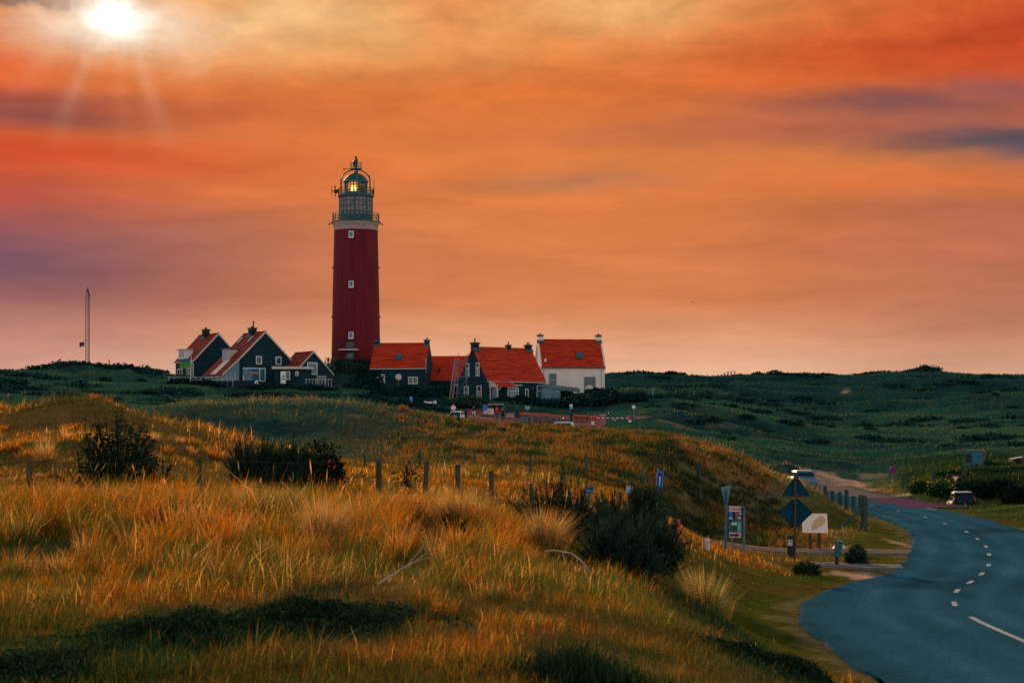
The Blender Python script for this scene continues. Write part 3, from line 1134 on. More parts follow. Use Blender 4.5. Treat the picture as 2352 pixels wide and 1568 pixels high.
mx = t.nodes.new('ShaderNodeMixShader')
mx.inputs[0].default_value = .06
t.links.new(tr.outputs[0], mx.inputs[1])
t.links.new(g_.outputs[0], mx.inputs[2])
o_ = t.nodes.new('ShaderNodeOutputMaterial')
t.links.new(mx.outputs[0], o_.inputs[0])
b = MB()
b.lathe([(rr(25), zz(442)), (rr(25), zz(417))], 44, caps=False)
b.build('lantern_glass', m_lglass, LH, True)


def emis(name, rgb, s):
    m = bpy.data.materials.new(name)
    m.use_nodes = True
    b = m.node_tree.nodes['Principled BSDF']
    b.inputs['Base Color'].default_value = (*rgb, 1)
    b.inputs['Emission Color'].default_value = (*rgb, 1)
    b.inputs['Emission Strength'].default_value = s
    return m


m_lamp = emis('lit_lamp', (1.0, .62, .16), 2.6)
m_lamp2 = emis('lens_glow', (1.0, .36, .02), .55)
b = MB()
b.lathe([(.05, -.62), (.42, -.5), (.6, -.15), (.58, .15), (.4, .42), (.05, .52)], 20, (rr(-4.5), -.75, zz(434.5)))
b.build('lamp', m_lamp, LH, True)
b = MB()
for k in range(5):
    z0 = zz(440) + k * .42
    b.lathe([(.95 - .05 * k, z0), (1.05 - .05 * k, z0 + .16), (.95 - .05 * k, z0 + .3)], 20, (rr(-5), 0.1, 0), R(-178), R(-20), caps=False)
b.build('lens', m_lamp2, LH, True)
b = MB()
b.box((rr(11), .2, zz(433)), (.9, .8, rr(15)))
b.hexa([(rr(4), -.5, zz(442)), (rr(18), -.5, zz(442)), (rr(18), .5, zz(442)), (rr(4), .5, zz(442)), (rr(5), -.3, zz(421)), (rr(8), -.3, zz(421)), (rr(8), .3, zz(421)), (rr(5), .3, zz(421))])
b.build('lamp_stand', m_black, LH)
# dome with eave, cage hoops, ladder, top platform and vane
b = MB()
b.lathe([(rr(25), zz(417)), (rr(28.6), zz(419.5)), (rr(28.8), zz(416.5)), (rr(26), zz(413.5)), (rr(23.5), zz(409)), (rr(18.5), zz(403.5)), (rr(12), zz(400)), (rr(5), zz(398.6)), (rr(4.5), zz(395)), (rr(1.6), zz(392)), (rr(1.6), zz(386))], 48)
b.build('dome', m_teal, LH, True)
b = MB()
for k in range(4):
    a = R(12) + k * math.pi / 4
    pts = []
    for j in range(25):
        q = math.pi * j / 24
        rad_ = rr(33) * math.cos(q)
        z = zz(417) + rr(27.2) * math.sin(q)
        pts.append((rad_ * math.cos(a), rad_ * math.sin(a), z))
    pts = [(pts[0][0], pts[0][1], zz(447))] + pts + [(pts[-1][0], pts[-1][1], zz(447))]
    if k in (0, 2):
        b.tube(pts, .11, 6)
b.build('cage_hoop', m_teal, LH)
b = MB()
for dx in (-.16, .16):
    b.tube([(rr(7) + dx, -rr(29), zz(447)), (rr(6) + dx, -rr(29), zz(418)), (rr(4) + dx, -rr(21), zz(405)), (rr(2.5) + dx, -rr(4), zz(391))], .05, 5)
b.build('ladder', m_steel, LH)
b = MB()
b.lathe([(rr(1), zz(390.5)), (rr(13.2), zz(389)), (rr(13.2), zz(387.6)), (rr(1), zz(387.6))], 32)
pl = b.build('top_platform', m_teal, LH)
ring_rail(zz(387.6), zz(374.2), rr(13), 14, (.5, 1.0), m_steel, 'railing', pl, .035)
b = MB()
b.tube([(0, 0, zz(388)), (0, 0, zz(372))], .2, 8)
b.box((rr(-1), 0, zz(381)), (rr(9), .5, .45))
b.lathe([(.1, -.35), (.42, -.2), (.46, .1), (.3, .38), (.05, .42)], 12, (rr(-1.8), 0, zz(374)))
b.box((rr(1), 0, zz(366.3)), (.36, .3, 1.0), (0, -.22, 0))
b.build('vane', m_black, LH)
b = MB()
for x0, y0, z0, z1, r_ in ((-33.5, -20, 449, 412, .06), (33, -18, 449, 405, .07), (42, -6, 449, 413, .05), (-47, -2, 452, 426, .08), (-55.5, -2, 450, 427, .05)):
    b.tube([(rr(x0), rr(y0), zz(z0)), (rr(x0), rr(y0), zz(z1))], r_, 5)
b.tube([(rr(-55.5), rr(-2), zz(439.5)), (rr(-38), rr(-2), zz(438.5))], .07, 5)
b.tube([(rr(-50), rr(-2), zz(430)), (rr(-47), rr(-2), zz(430))], .07, 5)
b.box((rr(-46), rr(-2), zz(440)), (.55, .4, .6))
b.box((rr(-41), rr(-6), zz(440)), (.5, .4, .5))
b.box((rr(40), rr(-6), zz(441)), (.4, .4, .6))
b.tube([(0, 0, zz(388.6)), (rr(-27), 0, zz(388.4))], .05, 5)
b.box((rr(-27.5), 0, zz(388.4)), (.22, .22, .26))
b.tube([(rr(12), 0, zz(388)), (rr(14), 0, zz(386))], .1, 6)
for s in (-1, 1):
    b.tube([(rr(54 * s), rr(-5), zz(513)), (rr(60.5 * s), rr(-5), zz(515.2))], .07, 5)
    b.box((rr(61 * s), rr(-5), zz(516)), (.2, .2, .28))
b.build_each('antenna', m_black, LH)


def tower_r(vy):
    return rr(np.interp(vy, [530, 570, 640, 720, 800, 826], [50.2, 51, 52.6, 54.2, 55.6, 56.2]))


def on_tower(b, dv, vy, w, h, d, out=0.0):
    r_ = tower_r(vy)
    a = math.asin(dv * K / r_) - math.pi / 2
    b.box(((r_ + out) * math.cos(a), (r_ + out) * math.sin(a), zz(vy)), (w, d, h), (0, 0, a + math.pi / 2))
    return b


for vy in (543.3, 656.8, 773):
    b = MB()
    on_tower(b, -6.8, vy, .82, 1.18, .34)
    w_ = b.build('window', m_white, LH)
    b = MB()
    on_tower(b, -6.8, vy - .7, .56, .90, .34, .03)
    b.build('pane', m_glassb, w_)
    b = MB()
    on_tower(b, -6.8, vy + 9.2, .95, .12, .5, .03)
    b.build('sill', m_redwall, w_)
b = MB()
on_tower(b, -9, 794.5, 1.42, 1.0, .3, .03)
b.build('name_plate', m_lead, LH, bevel=.08)
b = MB()
on_tower(b, -10, 805.8, 2.95, .22, 2.2, .6)
cnp = b.build('door_canopy', m_cream, LH)
b = MB()
on_tower(b, -23, 817, .14, 1.5, .14, 1.35)
on_tower(b, 3, 817, .14, 1.5, .14, 1.35)
b.build_each('post', m_redwall, cnp)
b = MB()
on_tower(b, -9.5, 816.5, 1.45, 1.55, .3, .03)
d_ = b.build('door', m_lead, LH)
b = MB()
on_tower(b, -8.5, 818.5, .8, .7, .3, .06)
b.build('pane', m_glass, d_)
b = MB()
for dv, vy in ((-6, 573), (-44, 617), (35, 617), (-7, 686), (-45, 732), (33, 732), (3, 764)):
    on_tower(b, dv, vy, .14, .14, .3, .02)
for vy in (614, 728):
    for s in (-1, 1):
        b.box((s * (tower_r(vy) + .05), 0, zz(vy)), (.3, .3, .24))
b.build_each('wall_anchor', m_black, LH)


# ------------------------------------------------------------------ houses
class House:
    """ridge along local x (length L), front eave at -y; heights above the origin"""

    def __init__(s, name, label, loc, phi, L, Wd, ze, zr, wall, roof, over=.25, gable=.12, zb=None, base=-2.0, fascia=None, cat='house'):
        s.t = thing(name, label, cat, loc, phi)
        s.L, s.Wd, s.ze, s.zr = L, Wd, ze, zr
        zb = ze if zb is None else zb
        h, l = Wd / 2, L / 2
        b = MB()
        prof = [(-h, base), (h, base), (h, zb), (0, zr - .16), (-h, ze)]
        b.prism([(-l, y, z) for y, z in prof], (L, 0, 0))
        s.wall = b.build('wall', wall, s.t)
        b = MB()
        sf = (zr - ze) / h
        sb = (zr - zb) / h
        th = .17
        for sg, sl_ in ((-1, sf), (1, sb)):
            e = sg * (h + over)
            ez = zr - sl_ * (h + over)
            p = [(-l - gable, 0, zr), (l + gable, 0, zr), (l + gable, e, ez), (-l - gable, e, ez)]
            q = [(x, y, z + th) for x, y, z in p]
            b.hexa(p + q)
        # ridge tiles
        b.tube([(-l - gable, 0, zr + .13), (l + gable, 0, zr + .13)], .13, 8)
        s.roof = b.build('roof', roof, s.t)
        s.sf, s.sb = sf, sb

    def P(s, face, a, z, d=0.0):
        if face == 'f':
            return Vector((a, -s.Wd / 2 - d, z))
        if face == 'b':
            return Vector((-a, s.Wd / 2 + d, z))
        if face == 'r':
            return Vector((s.L / 2 + d, a, z))
        if face == 'l':
            return Vector((-s.L / 2 - d, -a, z))
        if face == 'rf':       # on the front roof slope: a along the ridge, z = height
            return Vector((a, -(s.zr - z) / s.sf, z)) + Vector((0, -s.sf, 1)).normalized() * (d + .17)

    def slab(s, b, face, a0, a1, z0, z1, d0, d1):
        p = [s.P(face, a0, z0, d0), s.P(face, a1, z0, d0), s.P(face, a1, z0, d1), s.P(face, a0, z0, d1),
             s.P(face, a0, z1, d0), s.P(face, a1, z1, d0), s.P(face, a1, z1, d1), s.P(face, a0, z1, d1)]
        b.hexa(p)
        return b

    def window(s, face, a, z, w, h, fr=m_white, glass=m_glass, bars=(), hbars=(), t=.11, name='window'):
        b = MB()
        for q0, q1, r0, r1 in ((a - w / 2, a + w / 2, z, z + t), (a - w / 2, a + w / 2, z + h - t, z + h), (a - w / 2, a - w / 2 + t, z + t, z + h - t), (a + w / 2 - t, a + w / 2, z + t, z + h - t)):
            s.slab(b, face, q0, q1, r0, r1, -.02, .09)
        for q in bars:          # (position along width 0..1, from, to of height 0..1)
            x = a - w / 2 + w * q[0]
            s.slab(b, face, x - t / 2, x + t / 2, z + t + (h - 2 * t) * q[1], z + t + (h - 2 * t) * q[2], -.02, .085)
        for q in hbars:
            zz_ = z + h * q
            s.slab(b, face, a - w / 2 + t, a + w / 2 - t, zz_ - t / 2, zz_ + t / 2, -.02, .088)
        f = b.build(name, fr, s.t)
        b = MB()
        s.slab(b, face, a - w / 2 + t * .5, a + w / 2 - t * .5, z + t * .5, z + h - t * .5, -.02, .03)
        b.build('pane', glass, f)
        return f

    def roof_window(s, a, z, w, h, glass=m_glassb):
        b = MB()
        s.slab(b, 'rf', a - w / 2, a + w / 2, z - h / 2, z + h / 2, 0, .12)
        f = b.build('roof_window', m_lead, s.t)
        b = MB()
        s.slab(b, 'rf', a - w / 2 + .13, a + w / 2 - .13, z - h / 2 + .12, z + h / 2 - .12, .05, .15)
        b.build('pane', glass, f)

    def chimney(s, a, y, w, d, z0, z1, m, cap=m_black, pots=1, pot_h=.5, flare=.12):
        b = MB()
        b.box((a, y, (z0 + z1) / 2), (w, d, z1 - z0))
        c = b.build('chimney', m, s.roof)
        b = MB()
        b.box((a, y, z1 + .07), (w + 2 * flare, d + 2 * flare, .14))
        b.box((a, y, z1 - .12), (w + flare, d + flare, .16))
        b.build('chimney_cap', cap, s.roof)
        b = MB()
        for k in range(pots):
            x = a + (k - (pots - 1) / 2) * w / max(pots, 1) * .8
            b.lathe([(.12, z1 + .14), (.10, z1 + .14 + pot_h * .8), (.17, z1 + .14 + pot_h * .85), (.17, z1 + .14 + pot_h)], 8, (x, y, 0))
        b.build('chimney_pot', cap, s.roof)
        b = MB()
        zb_ = s.zr - abs(y) * s.sf
        b.box((a, y - d / 2 - .06, zb_ - .25), (w + .3, .3, .5), (math.atan(s.sf) - math.pi / 2 + .3, 0, 0))
        b.build('flashing', m_lead, s.roof)

    def barge(s, side, m, w=.32, t=.08, over=.3):
        """sloping boards along a gable"""
        b = MB()
        x0 = (s.L / 2 + .13) * side
        for sg, sl_ in ((-1, s.sf), (1, s.sb)):
            e = sg * (s.Wd / 2 + over)
            ez = s.zr - sl_ * abs(e)
            b.hexa([(x0, 0, s.zr - w + .17), (x0 + t * side, 0, s.zr - w + .17), (x0 + t * side, e, ez - w + .17), (x0, e, ez - w + .17),
                    (x0, 0, s.zr + .19), (x0 + t * side, 0, s.zr + .19), (x0 + t * side, e, ez + .19), (x0, e, ez + .19)])
        b.build('barge_board', m, s.t)

    def gutter(s, m=m_gutter, ext=.12, over=.3):
        b = MB()
        e = s.Wd / 2 + over
        z = s.zr - s.sf * e
        b.box((0, -e, z + .04), (s.L + 2 * ext, .16, .15))
        b.build('gutter', m, s.t)


def anchor(vx, vy, Y, phi, local):
    """origin so that the house-local point lands at that sight point and distance"""
    p = W(vx, vy, Y)
    return p - Matrix.Rotation(phi, 3, 'Z') @ Vector(local)


ph = R(-60)
# A: far left house
zr = 8.0
ho = House('house', 'leftmost dark house with brown red roof and white dormer beside the green flag', anchor(501.6, 766.6, 345, ph, (4.4, 0, zr)), ph, 8.6, 8.6, zr - 4.45, zr, m_dark, m_tile2)
ho.barge(1, m_cream)
ho.gutter(m_cream)
ho.chimney(-.4, -.35, 1.25, .9, zr - .6, zr + .85, m_brickdark, pots=3, pot_h=.28)
b = MB()      # dormer
dz, dy = zr - 3.05, -(3.9)
b.box((-.3, dy - .1, dz - .35), (2.5, 1.6, 1.5))
dm = b.build('dormer', m_white, ho.t)
b = MB()
b.box((-.3, dy - .25, dz + .47), (2.9, 1.9, .16))
b.build('dormer_roof', m_cream, dm)
b = MB()
for k in range(4):
    b.box((-1.2 + k * .6, dy - .92, dz - .3), (.38, .06, 1.1))
b.build_each('pane', m_glass, dm)
ho.window('f', -2.2, .55, 2.3, 1.7, bars=((.5, 0, 1),))
ho.window('f', 1.9, .55, 1.6, 1.7, bars=((.5, 0, 1),))
b = MB()
b.tube([(4.2, -4.75, zr - 4.6), (4.25, -4.45, zr - 5.2), (4.25, -4.42, -.5)], .07, 6)
b.build('drainpipe', m_white, ho.t)
b = MB()
b.box((-4.6, -1.6, zr - 3.6), (.9, .9, 1.4))
b.build('lean_to', m_dark, ho.t)

# B: big gable with two roof windows
zr = 8.3
hb = House('house', 'dark gabled house with two roof windows and long red roof slope, second from left', anchor(609.3, 762.3, 330, ph, (4.4, 0, zr)), ph, 8.7, 8.9, zr - 4.4, zr, m_dark, m_tile2)
hb.barge(1, m_cream)
hb.chimney(-.2, -.3, 1.4, .9, zr - .7, zr + .75, m_brickdark, pots=3, pot_h=.25)
b = MB()
b.tube([(.25, -.3, zr + .8), (.25, -.3, zr + 1.75)], [.13, .1], 8)
b.lathe([(.13, 0), (.22, .18)], 8, (.25, -.3, zr + 1.75))
b.build('flue', m_black, hb.roof)
hb.roof_window(-2.6, zr - 1.25, .62, 1.15, m_white)
hb.roof_window(1.7, zr - 1.25, .62, 1.15, m_white)
hb.window('r', -1.1, zr - 5.2, 1.0, 1.3)
hb.window('r', 2.3, zr - 5.2, 1.0, 1.3)
hb.window('r', -1.9, .35, 3.9, 2.15, glass=m_glassb, bars=((.74, 0, 1),), t=.13)
b = MB()
hb.slab(b, 'r', -2.6, -1.0, zr - 6.75, zr - 6.45, .01, .08)
b.build('name_board', mat('salmon_board', (.55, .22, .16), .7), hb.t)
b = MB()
hb.slab(b, 'r', -3.95, -3.1, zr - 7.0, zr - 6.0, .02, .3)
b.build('sunshade', m_glassb, hb.t)
b = MB()      # low roof continuing the front slope
y0, y1 = -4.72, -7.35
z0, z1 = zr - hb.sf * 4.72, zr - hb.sf * 4.72 - 2.35
b.hexa([(-4.4, y0, z0 - .0), (4.4, y0, z0), (4.4, y1, z1), (-4.4, y1, z1), (-4.4, y0, z0 + .16), (4.4, y0, z0 + .16), (4.4, y1, z1 + .16), (-4.4, y1, z1 + .16)])
b.build('low_roof', m_tile2, hb.t)
b = MB()
b.hexa([(-.9, y0 - .1, z0 + .12), (1.4, y0 - .1, z0 + .12), (1.4, y1, z1 + .2), (-.9, y1, z1 + .2), (-.9, y0 - .1, z0 + .2), (1.4, y0 - .1, z0 + .2), (1.4, y1, z1 + .27), (-.9, y1, z1 + .27)])
b.build('glass_roof_panel', mat('cream_panel', (.66, .54, .44), .4, .1, 2), hb.t)
b = MB()
b.hexa([(4.42, y0, z0 - .12), (4.5, y0, z0 - .12), (4.5, y1, z1 - .12), (4.42, y1, z1 - .12), (4.42, y0, z0 + .2), (4.5, y0, z0 + .2), (4.5, y1, z1 + .2), (4.42, y1, z1 + .2)])
b.build('barge_board', m_cream, hb.t)
b = MB()
b.prism([(4.2, -4.45, -2), (4.2, y1 + .3, -2), (4.2, y1 + .3, z1), (4.2, -4.45, z0)], (.12, 0, 0))
b.prism([(-4.3, y1 + .3, -2), (4.2, y1 + .3, -2), (4.2, y1 + .3, z1), (-4.3, y1 + .3, z1)], (0, .1, 0))
gw = b.build('glazed_wall', m_glassb, hb.t)
b = MB()
for yy in (-5.2, -5.95, -6.7):
    b.box((4.36, yy, .2), (.09, .09, 3.0))
for xx in np.linspace(-4.1, 4.1, 9):
    b.box((xx, y1 + .25, -.2), (.1, .1, 2.0))
b.box((0, y1 + .24, z1 - .15), (8.6, .1, .12))
b.build_each('mullion', m_cream, gw)
b = MB()      # dormer
dz, dy = zr - 3.55, -3.75
b.box((-.6, dy - .25, dz - .1), (2.0, 1.9, 1.9))
dm = b.build('dormer', m_cream, hb.t)
b = MB()
b.box((-.6, dy - .3, dz + .93), (2.4, 2.2, .18))
b.build('dormer_roof', m_lead, dm)
b = MB()
for k in range(4):
    b.box((-1.3 + k * .47, dy - 1.21, dz - .1), (.32, .08, 1.45))
b.build_each('pane', m_glassb, dm)

# C: small house right of B with the flat link
zr = 5.5
hc = House('house', 'small dark gabled house with flat roofed link and white door left of lighthouse', anchor(719.6, 808.4, 328, ph, (3.5, 0, zr)), ph, 7.0, 6.5, zr - 3.35, zr, m_dark, m_tile2)
hc.barge(1, m_cream, .22)
hc.window('r', -.2, zr - 3.6, 1.75, 1.95, glass=m_glassb, t=.13)
hc.window('r', -1.7, -.3, 2.6, 1.75, glass=m_glassb, bars=((.33, 0, 1), (.66, 0, 1)), hbars=(.8,))
hc.window('r', 1.4, -.3, 1.6, 2.0, fr=m_cream, bars=())
mi = Matrix.Translation(hc.t.location) @ Matrix.Rotation(ph, 4, 'Z')
mi = mi.inverted()


def to_local(p):
    return mi @ p


b = MB()
yb_ = 326.0
q = [W(630, 893, yb_), W(704, 893, yb_ - .5), W(704, 844, yb_ - .5), W(630, 843, yb_)]
b.prism([to_local(p) for p in q], to_local(q[0] + Vector((1.5, 6, 0))) - to_local(q[0]))
b.build('link_wall', m_dark, hc.t)
b = MB()
q = [W(624, 847, yb_ - .6), W(706, 847.5, yb_ - 1.1), W(706, 841.5, yb_ - 1.1), W(624, 841, yb_ - .6)]
b.prism([to_local(p) for p in q], to_local(q[0] + Vector((1.5, 6.5, 0))) - to_local(q[0]))
b.build('link_roof', m_cream, hc.t)


def flat(name, m, x0, x1, y0, y1, Y, dep, parent):
    b = MB()
    q = [W(x0, y1, Y), W(x1, y1, Y), W(x1, y0, Y), W(x0, y0, Y)]
    b.prism([to_local(p) for p in q], to_local(q[0] + Vector((0, dep, 0))) - to_local(q[0]))
    return b.build(name, m, parent)


dr_ = flat('door', m_white, 644.5, 656, 852.5, 884, yb_ - .95, .6, hc.t)
flat('pane', m_glass, 649, 652.5, 861, 866, yb_ - 1.0, .6, dr_)
flat('pane', m_glass, 648, 653.5, 868.5, 872, yb_ - 1.0, .6, dr_)
w_ = flat('window', m_white, 657, 666, 852.5, 872, yb_ - .9, .6, hc.t)
flat('pane', m_glass, 658, 664.5, 853.5, 870.5, yb_ - .95, .6, w_)
w_ = flat('window', m_white, 678.5, 685, 853, 863, yb_ - .95, .6, hc.t)
flat('pane', m_glass, 680, 683.5, 854.5, 861.5, yb_ - 1.0, .6, w_)

# D: middle dark house with bright red roof
ph = R(-7)
zr = 7.1
hd = House('house', 'dark cottage with red tiled roof and two end chimneys right of the lighthouse', anchor(861, 790.9, 338, ph, (-4.55, 0, zr)), ph, 9.1, 8.4, zr - 3.95, zr, m_dark, m_tile, gable=.02)
hd.gutter(m_gutter)
hd.chimney(-4.15, 0, .72, .8, zr - .9, zr + .6, m_brickdark, m_lead, pots=0)
hd.chimney(4.15, 0, .76, .8, zr - .9, zr + .6, m_brickdark, m_lead, pots=1, pot_h=.35)
hd.roof_window(-.1, zr - 2.35, 1.0, .95)
hd.window('f', -2.75, .1, 1.35, 1.9, bars=((.5, 0, .62),), hbars=(.62,))
hd.window('f', 2.55, .45, 1.6, 1.15, bars=((.5, 0, 1),))
b = MB()
b.tube([(-4.3, -4.3, zr - 4.2), (-4.3, -4.3, 0)], .06, 6)
b.build('drainpipe', m_lead, hd.t)
b = MB()
hd.slab(b, 'r', -3.9, -3.6, 2.4, 4.6, .02, .1)
b.build('corner_board', m_gutter, hd.t)

# E: low annexe
zr = 5.2
he = House('house', 'low annexe with plain bright red roof behind the long ladder', anchor(991, 821, 342, ph, (-4.2, 0, zr)), ph, 8.4, 7.2, zr - 3.7, zr, m_dark, m_tile3, gable=.05)
he.gutter(m_lead)
b = MB()
he.slab(b, 'rf', -2.6, -2.35, zr - 2.9, zr - 1.9, 0, .1)
b.build('roof_vent', m_black, he.t)
b = MB()
for a_ in (.4, 2.0):
    b.tube([(a_, 0, zr), (a_, 0, zr + .7)], .05, 5)
b.build_each('roof_spike', m_black, he.t)
b = MB()
he.slab(b, 'f', .4, 2.6, .45, .62, .02, .2)
b.build('awning_box', m_white, he.t)

# F: front dark house, gable to the left
ph = R(35)
zr = 8.45
hf = House('house', 'large dark house with three chimneys and red porch behind the scaffold', anchor(1118, 871, 318, ph, (-5.6, -3.95, zr - 5.0)), ph, 11.2, 7.9, zr - 5.0, zr, m_dark, m_tile, gable=.04)
hf.gutter(m_gutter)
hf.chimney(-5.15, 0, .95, .95, zr - 1.9, zr + .75, m_brickdark, m_black, pots=1, pot_h=.6, flare=.14)
hf.chimney(1.3, .1, .62, .62, zr - .7, zr + .55, m_brickdark, m_black, pots=1, pot_h=.45)
hf.chimney(5.1, .0, .85, .85, zr - 1.1, zr + .65, m_brickdark, m_black, pots=2, pot_h=.35)
for a_ in (1.5, -1.35):
    hf.window('l', a_, 4.0, .95, 2.1, bars=((.5, 0, .62),), hbars=(.64,))
for a_ in (1.9, -1.7):
    hf.window('l', a_, .2, 1.25, 2.3, bars=((.5, 0, .58),), hbars=(.62,))
hf.window('f', -.65, .45, 2.1, 1.85, glass=m_glassb, bars=((.3, 0, .7), (.5, 0, .7)), hbars=(.7,))
hf.window('f', 2.0, .35, .62, 1.75)
hf.window('f', 4.6, .1, 1.35, 2.6, glass=m_glassb, hbars=(.66,))
b = MB()
b.box((-.4, -4.35, 2.62), (2.3, .5, .16))
b.build('awning_box', m_cream, hf.t)
b = MB()
b.lathe([(.02, -.1), (.12, 0), (.02, .1)], 8, (3.2, -4.02, 2.15))
b.build('wall_lamp', m_white, hf.t)
# porch
b = MB()
px0, px1, py = -5.2, -1.55, -6.3
b.hexa([(px0, -3.98, 3.15), (px1, -3.98, 3.15), (px1, py, 2.25), (px0, py, 2.25), (px0, -3.98, 3.27), (px1, -3.98, 3.27), (px1, py, 2.37), (px0, py, 2.37)])
b.build('porch_roof', m_tile3, hf.t)
b = MB()
for x_ in (px0 - .05, px1):
    b.hexa([(x_, -3.98, 3.0), (x_ + .08, -3.98, 3.0), (x_ + .08, py, 2.1), (x_, py, 2.1), (x_, -3.98, 3.36), (x_ + .08, -3.98, 3.36), (x_ + .08, py, 2.46), (x_, py, 2.46)])
b.prism([(px0 - .02, -4, 2.2), (px0 - .02, py + .1, 2.2), (px0 - .02, -4, 3.1)], (.06, 0, 0))
b.build('porch_gable', m_cream, hf.t)
b = MB()
for x_, y_ in ((px0 + .1, py + .15), (px0 + .1, -4.2), (px1 - .1, py + .15)):
    b.box((x_, y_, .9), (.15, .15, 2.8))
b.tube([(px0 + .1, py + .15, 1.5), (px0 + .8, py + .15, 2.25)], .06, 4)
b.tube([(px0 + .1, py + .15, 1.5), (px0 + .1, py + .9, 2.3)], .06, 4)
b.build_each('porch_post', m_cream, hf.t)
b = MB()
hf.slab(b, 'f', -4.6, -3.6, 0, 2.1, .01, .06)
b.build('door', m_glassb, hf.t)

# G: white house
ph = R(7)
zr = 8.7
hg = House('house', 'white rendered house with red tiled roof and two white end chimneys, rightmost of the row', anchor(1389.7, 844.6, 345, ph, (5.4, -4.5, zr - 4.75)), ph, 10.8, 8.4, zr - 4.45, zr, m_whitewall, m_tile, gable=-.12)
hg.gutter(m_lead)
hg.chimney(-5.0, 0, .95, .95, zr - 1.0, zr + .85, m_whitewall, m_black, pots=1, pot_h=.2, flare=.05)
hg.chimney(5.0, 0, .85, .85, zr - 1.0, zr + .85, m_whitewall, m_black, pots=1, pot_h=.25, flare=.12)
hg.roof_window(1.35, zr - 2.75, 1.1, .95)
hg.window('f', -3.45, .1, 1.35, 2.95, fr=m_gutter, hbars=(.6,))
hg.window('f', 2.85, -.3, 1.95, 2.75, fr=m_glassb, t=.09)
b = MB()
for s_ in (-1, 1):
    x0 = s_ * 5.42
    for sg in (-1, 1):
        e, ez = sg * 4.3, zr - hg.sf * 4.3
        b.hexa([(x0 - .14, 0, zr - .5), (x0 + .14, 0, zr - .5), (x0 + .14, e, ez - .5), (x0 - .14, e, ez - .5), (x0 - .14, 0, zr + .26), (x0 + .14, 0, zr + .26), (x0 + .14, e, ez + .26), (x0 - .14, e, ez + .26)])
b.build_each('gable_parapet', m_whitewall, hg.t, per=2)
b = MB()
for x_ in (-4.95, 4.85):
    b.tube([(x_, -4.45, zr - 4.9), (x_, -4.28, zr - 5.3), (x_, -4.26, -.6)], .06, 6)
b.build_each('drainpipe', m_gutter, hg.t)
b = MB()
b.box((-4.75, -4.6, zr - 3.5), (.3, .3, .5))
b.build('vent_pipe', m_white, hg.t)

# glass lean-to right of F
p = W(1266, 921, 321)
gl = thing('greenhouse', 'low blue glass lean-to shed against the right end of the scaffolded house', 'greenhouse', p, R(8))
b = MB()
b.box((0, .9, .75), (2.9, 1.8, 3.1))
b.build('glass_wall', m_glassb, gl)
b = MB()
b.hexa([(-1.6, -.25, 2.15), (4.6, .1, 1.35), (4.9, 2.4, 2.0), (-1.6, 2.2, 2.75), (-1.6, -.25, 2.3), (4.6, .1, 1.5), (4.9, 2.4, 2.15), (-1.6, 2.2, 2.9)])
b.build('roof', m_lead, gl)
b = MB()
for x_ in (-1.4, .4, 1.4):
    b.box((x_, -.06, .7), (.1, .1, 2.8))
for z_ in (-.2, 1.2, 2.1):
    b.box((0, -.075, z_), (2.9, .06, .1))
b.build('frame', m_steel, gl)

# small dark shed below house B
p = W(530, 892, 322)
sh = thing('shed', 'small dark shed roof with white notice sunk in the scrub below the two-window house', 'shed', p, R(-20))
b = MB()
b.prism([(-3.4, 0, -1.0), (-3.4, 2.4, -1.0), (-3.4, 2.4, .1), (-3.4, 1.2, 1.15), (-3.4, 0, .1)], (7.0, 0, 0))
b.build('wall', m_dark, sh)
b = MB()
for e in (-.35, 2.75):
    b.hexa([(-3.6, 1.2, 1.15), (3.8, 1.2, 1.15), (3.8, e, -.15), (-3.6, e, -.15), (-3.6, 1.2, 1.3), (3.8, 1.2, 1.3), (3.8, e, 0), (-3.6, e, 0)])
b.build('roof', m_brickdark, sh)
b = MB()
for e in (-.35, 2.75):
    b.hexa([(3.82, 1.2, 1.0), (3.9, 1.2, 1.0), (3.9, e, -.3), (3.82, e, -.3), (3.82, 1.2, 1.34), (3.9, 1.2, 1.34), (3.9, e, .04), (3.82, e, .04)])
b.build_each('barge_board', m_white, sh)
b = MB()
b.box((-.9, -.12, -.45), (1.9, .08, .6))
b.build('notice', m_white, sh)

# garden fence in front of the two left houses
f0 = W(388, 872, 324)
gf = thing('garden_fence', 'low white rail fence on the terrace of the leftmost house', 'fence', f0)
f1 = W(535, 874, 322)
d = f1 - f0
b = MB()
for z_ in (.05, .45):
    b.tube([(0, 0, z_), (d.x, d.y, d.z + z_)], .05, 5)
b.build_each('rail', m_gutter, gf)
for k in range(13):
    b = MB()
    q = d * (k / 12)
    b.box((q.x, q.y, q.z - .2), (.09, .09, 1.5))
    b.build('post', m_gutter, gf)
f0 = W(700, 884, 322)
gf = thing('garden_fence', 'short pale fence with upright bars in front of the small gabled house', 'fence', f0)
b = MB()
b.tube([(0, 0, .9), (4.3, 0, .9)], .05, 5)
b.build_each('rail', m_gutter, gf)
for k in range(9):
    b = MB()
    b.box((.2 + k * .5, 0, .1), (.07, .07, 1.7))
    b.build('post', m_gutter, gf)

# ladder leaning on the scaffold
p0, p1 = W(1036, 915, 314), W(1049, 823, 318)
ld = thing('ladder', 'long pale aluminium ladder leaning on the scaffold in front of the annexe', 'ladder', p0)
d = p1 - p0
m_alu = mat('aluminium', (.42, .27, .26), .5, .1, 4, .4)
b = MB()
for s_ in (-.27, .27):
    b.tube([(s_, 0, 0), (d.x + s_, d.y, d.z)], .045, 5)
b.build_each('side_rail', m_alu, ld)
b = MB()
for k in range(22):
    q = d * ((k + .5) / 22)
    b.tube([(q.x - .27, q.y, q.z), (q.x + .27, q.y, q.z)], .04, 5)
b.build_each('rung', m_alu, ld)
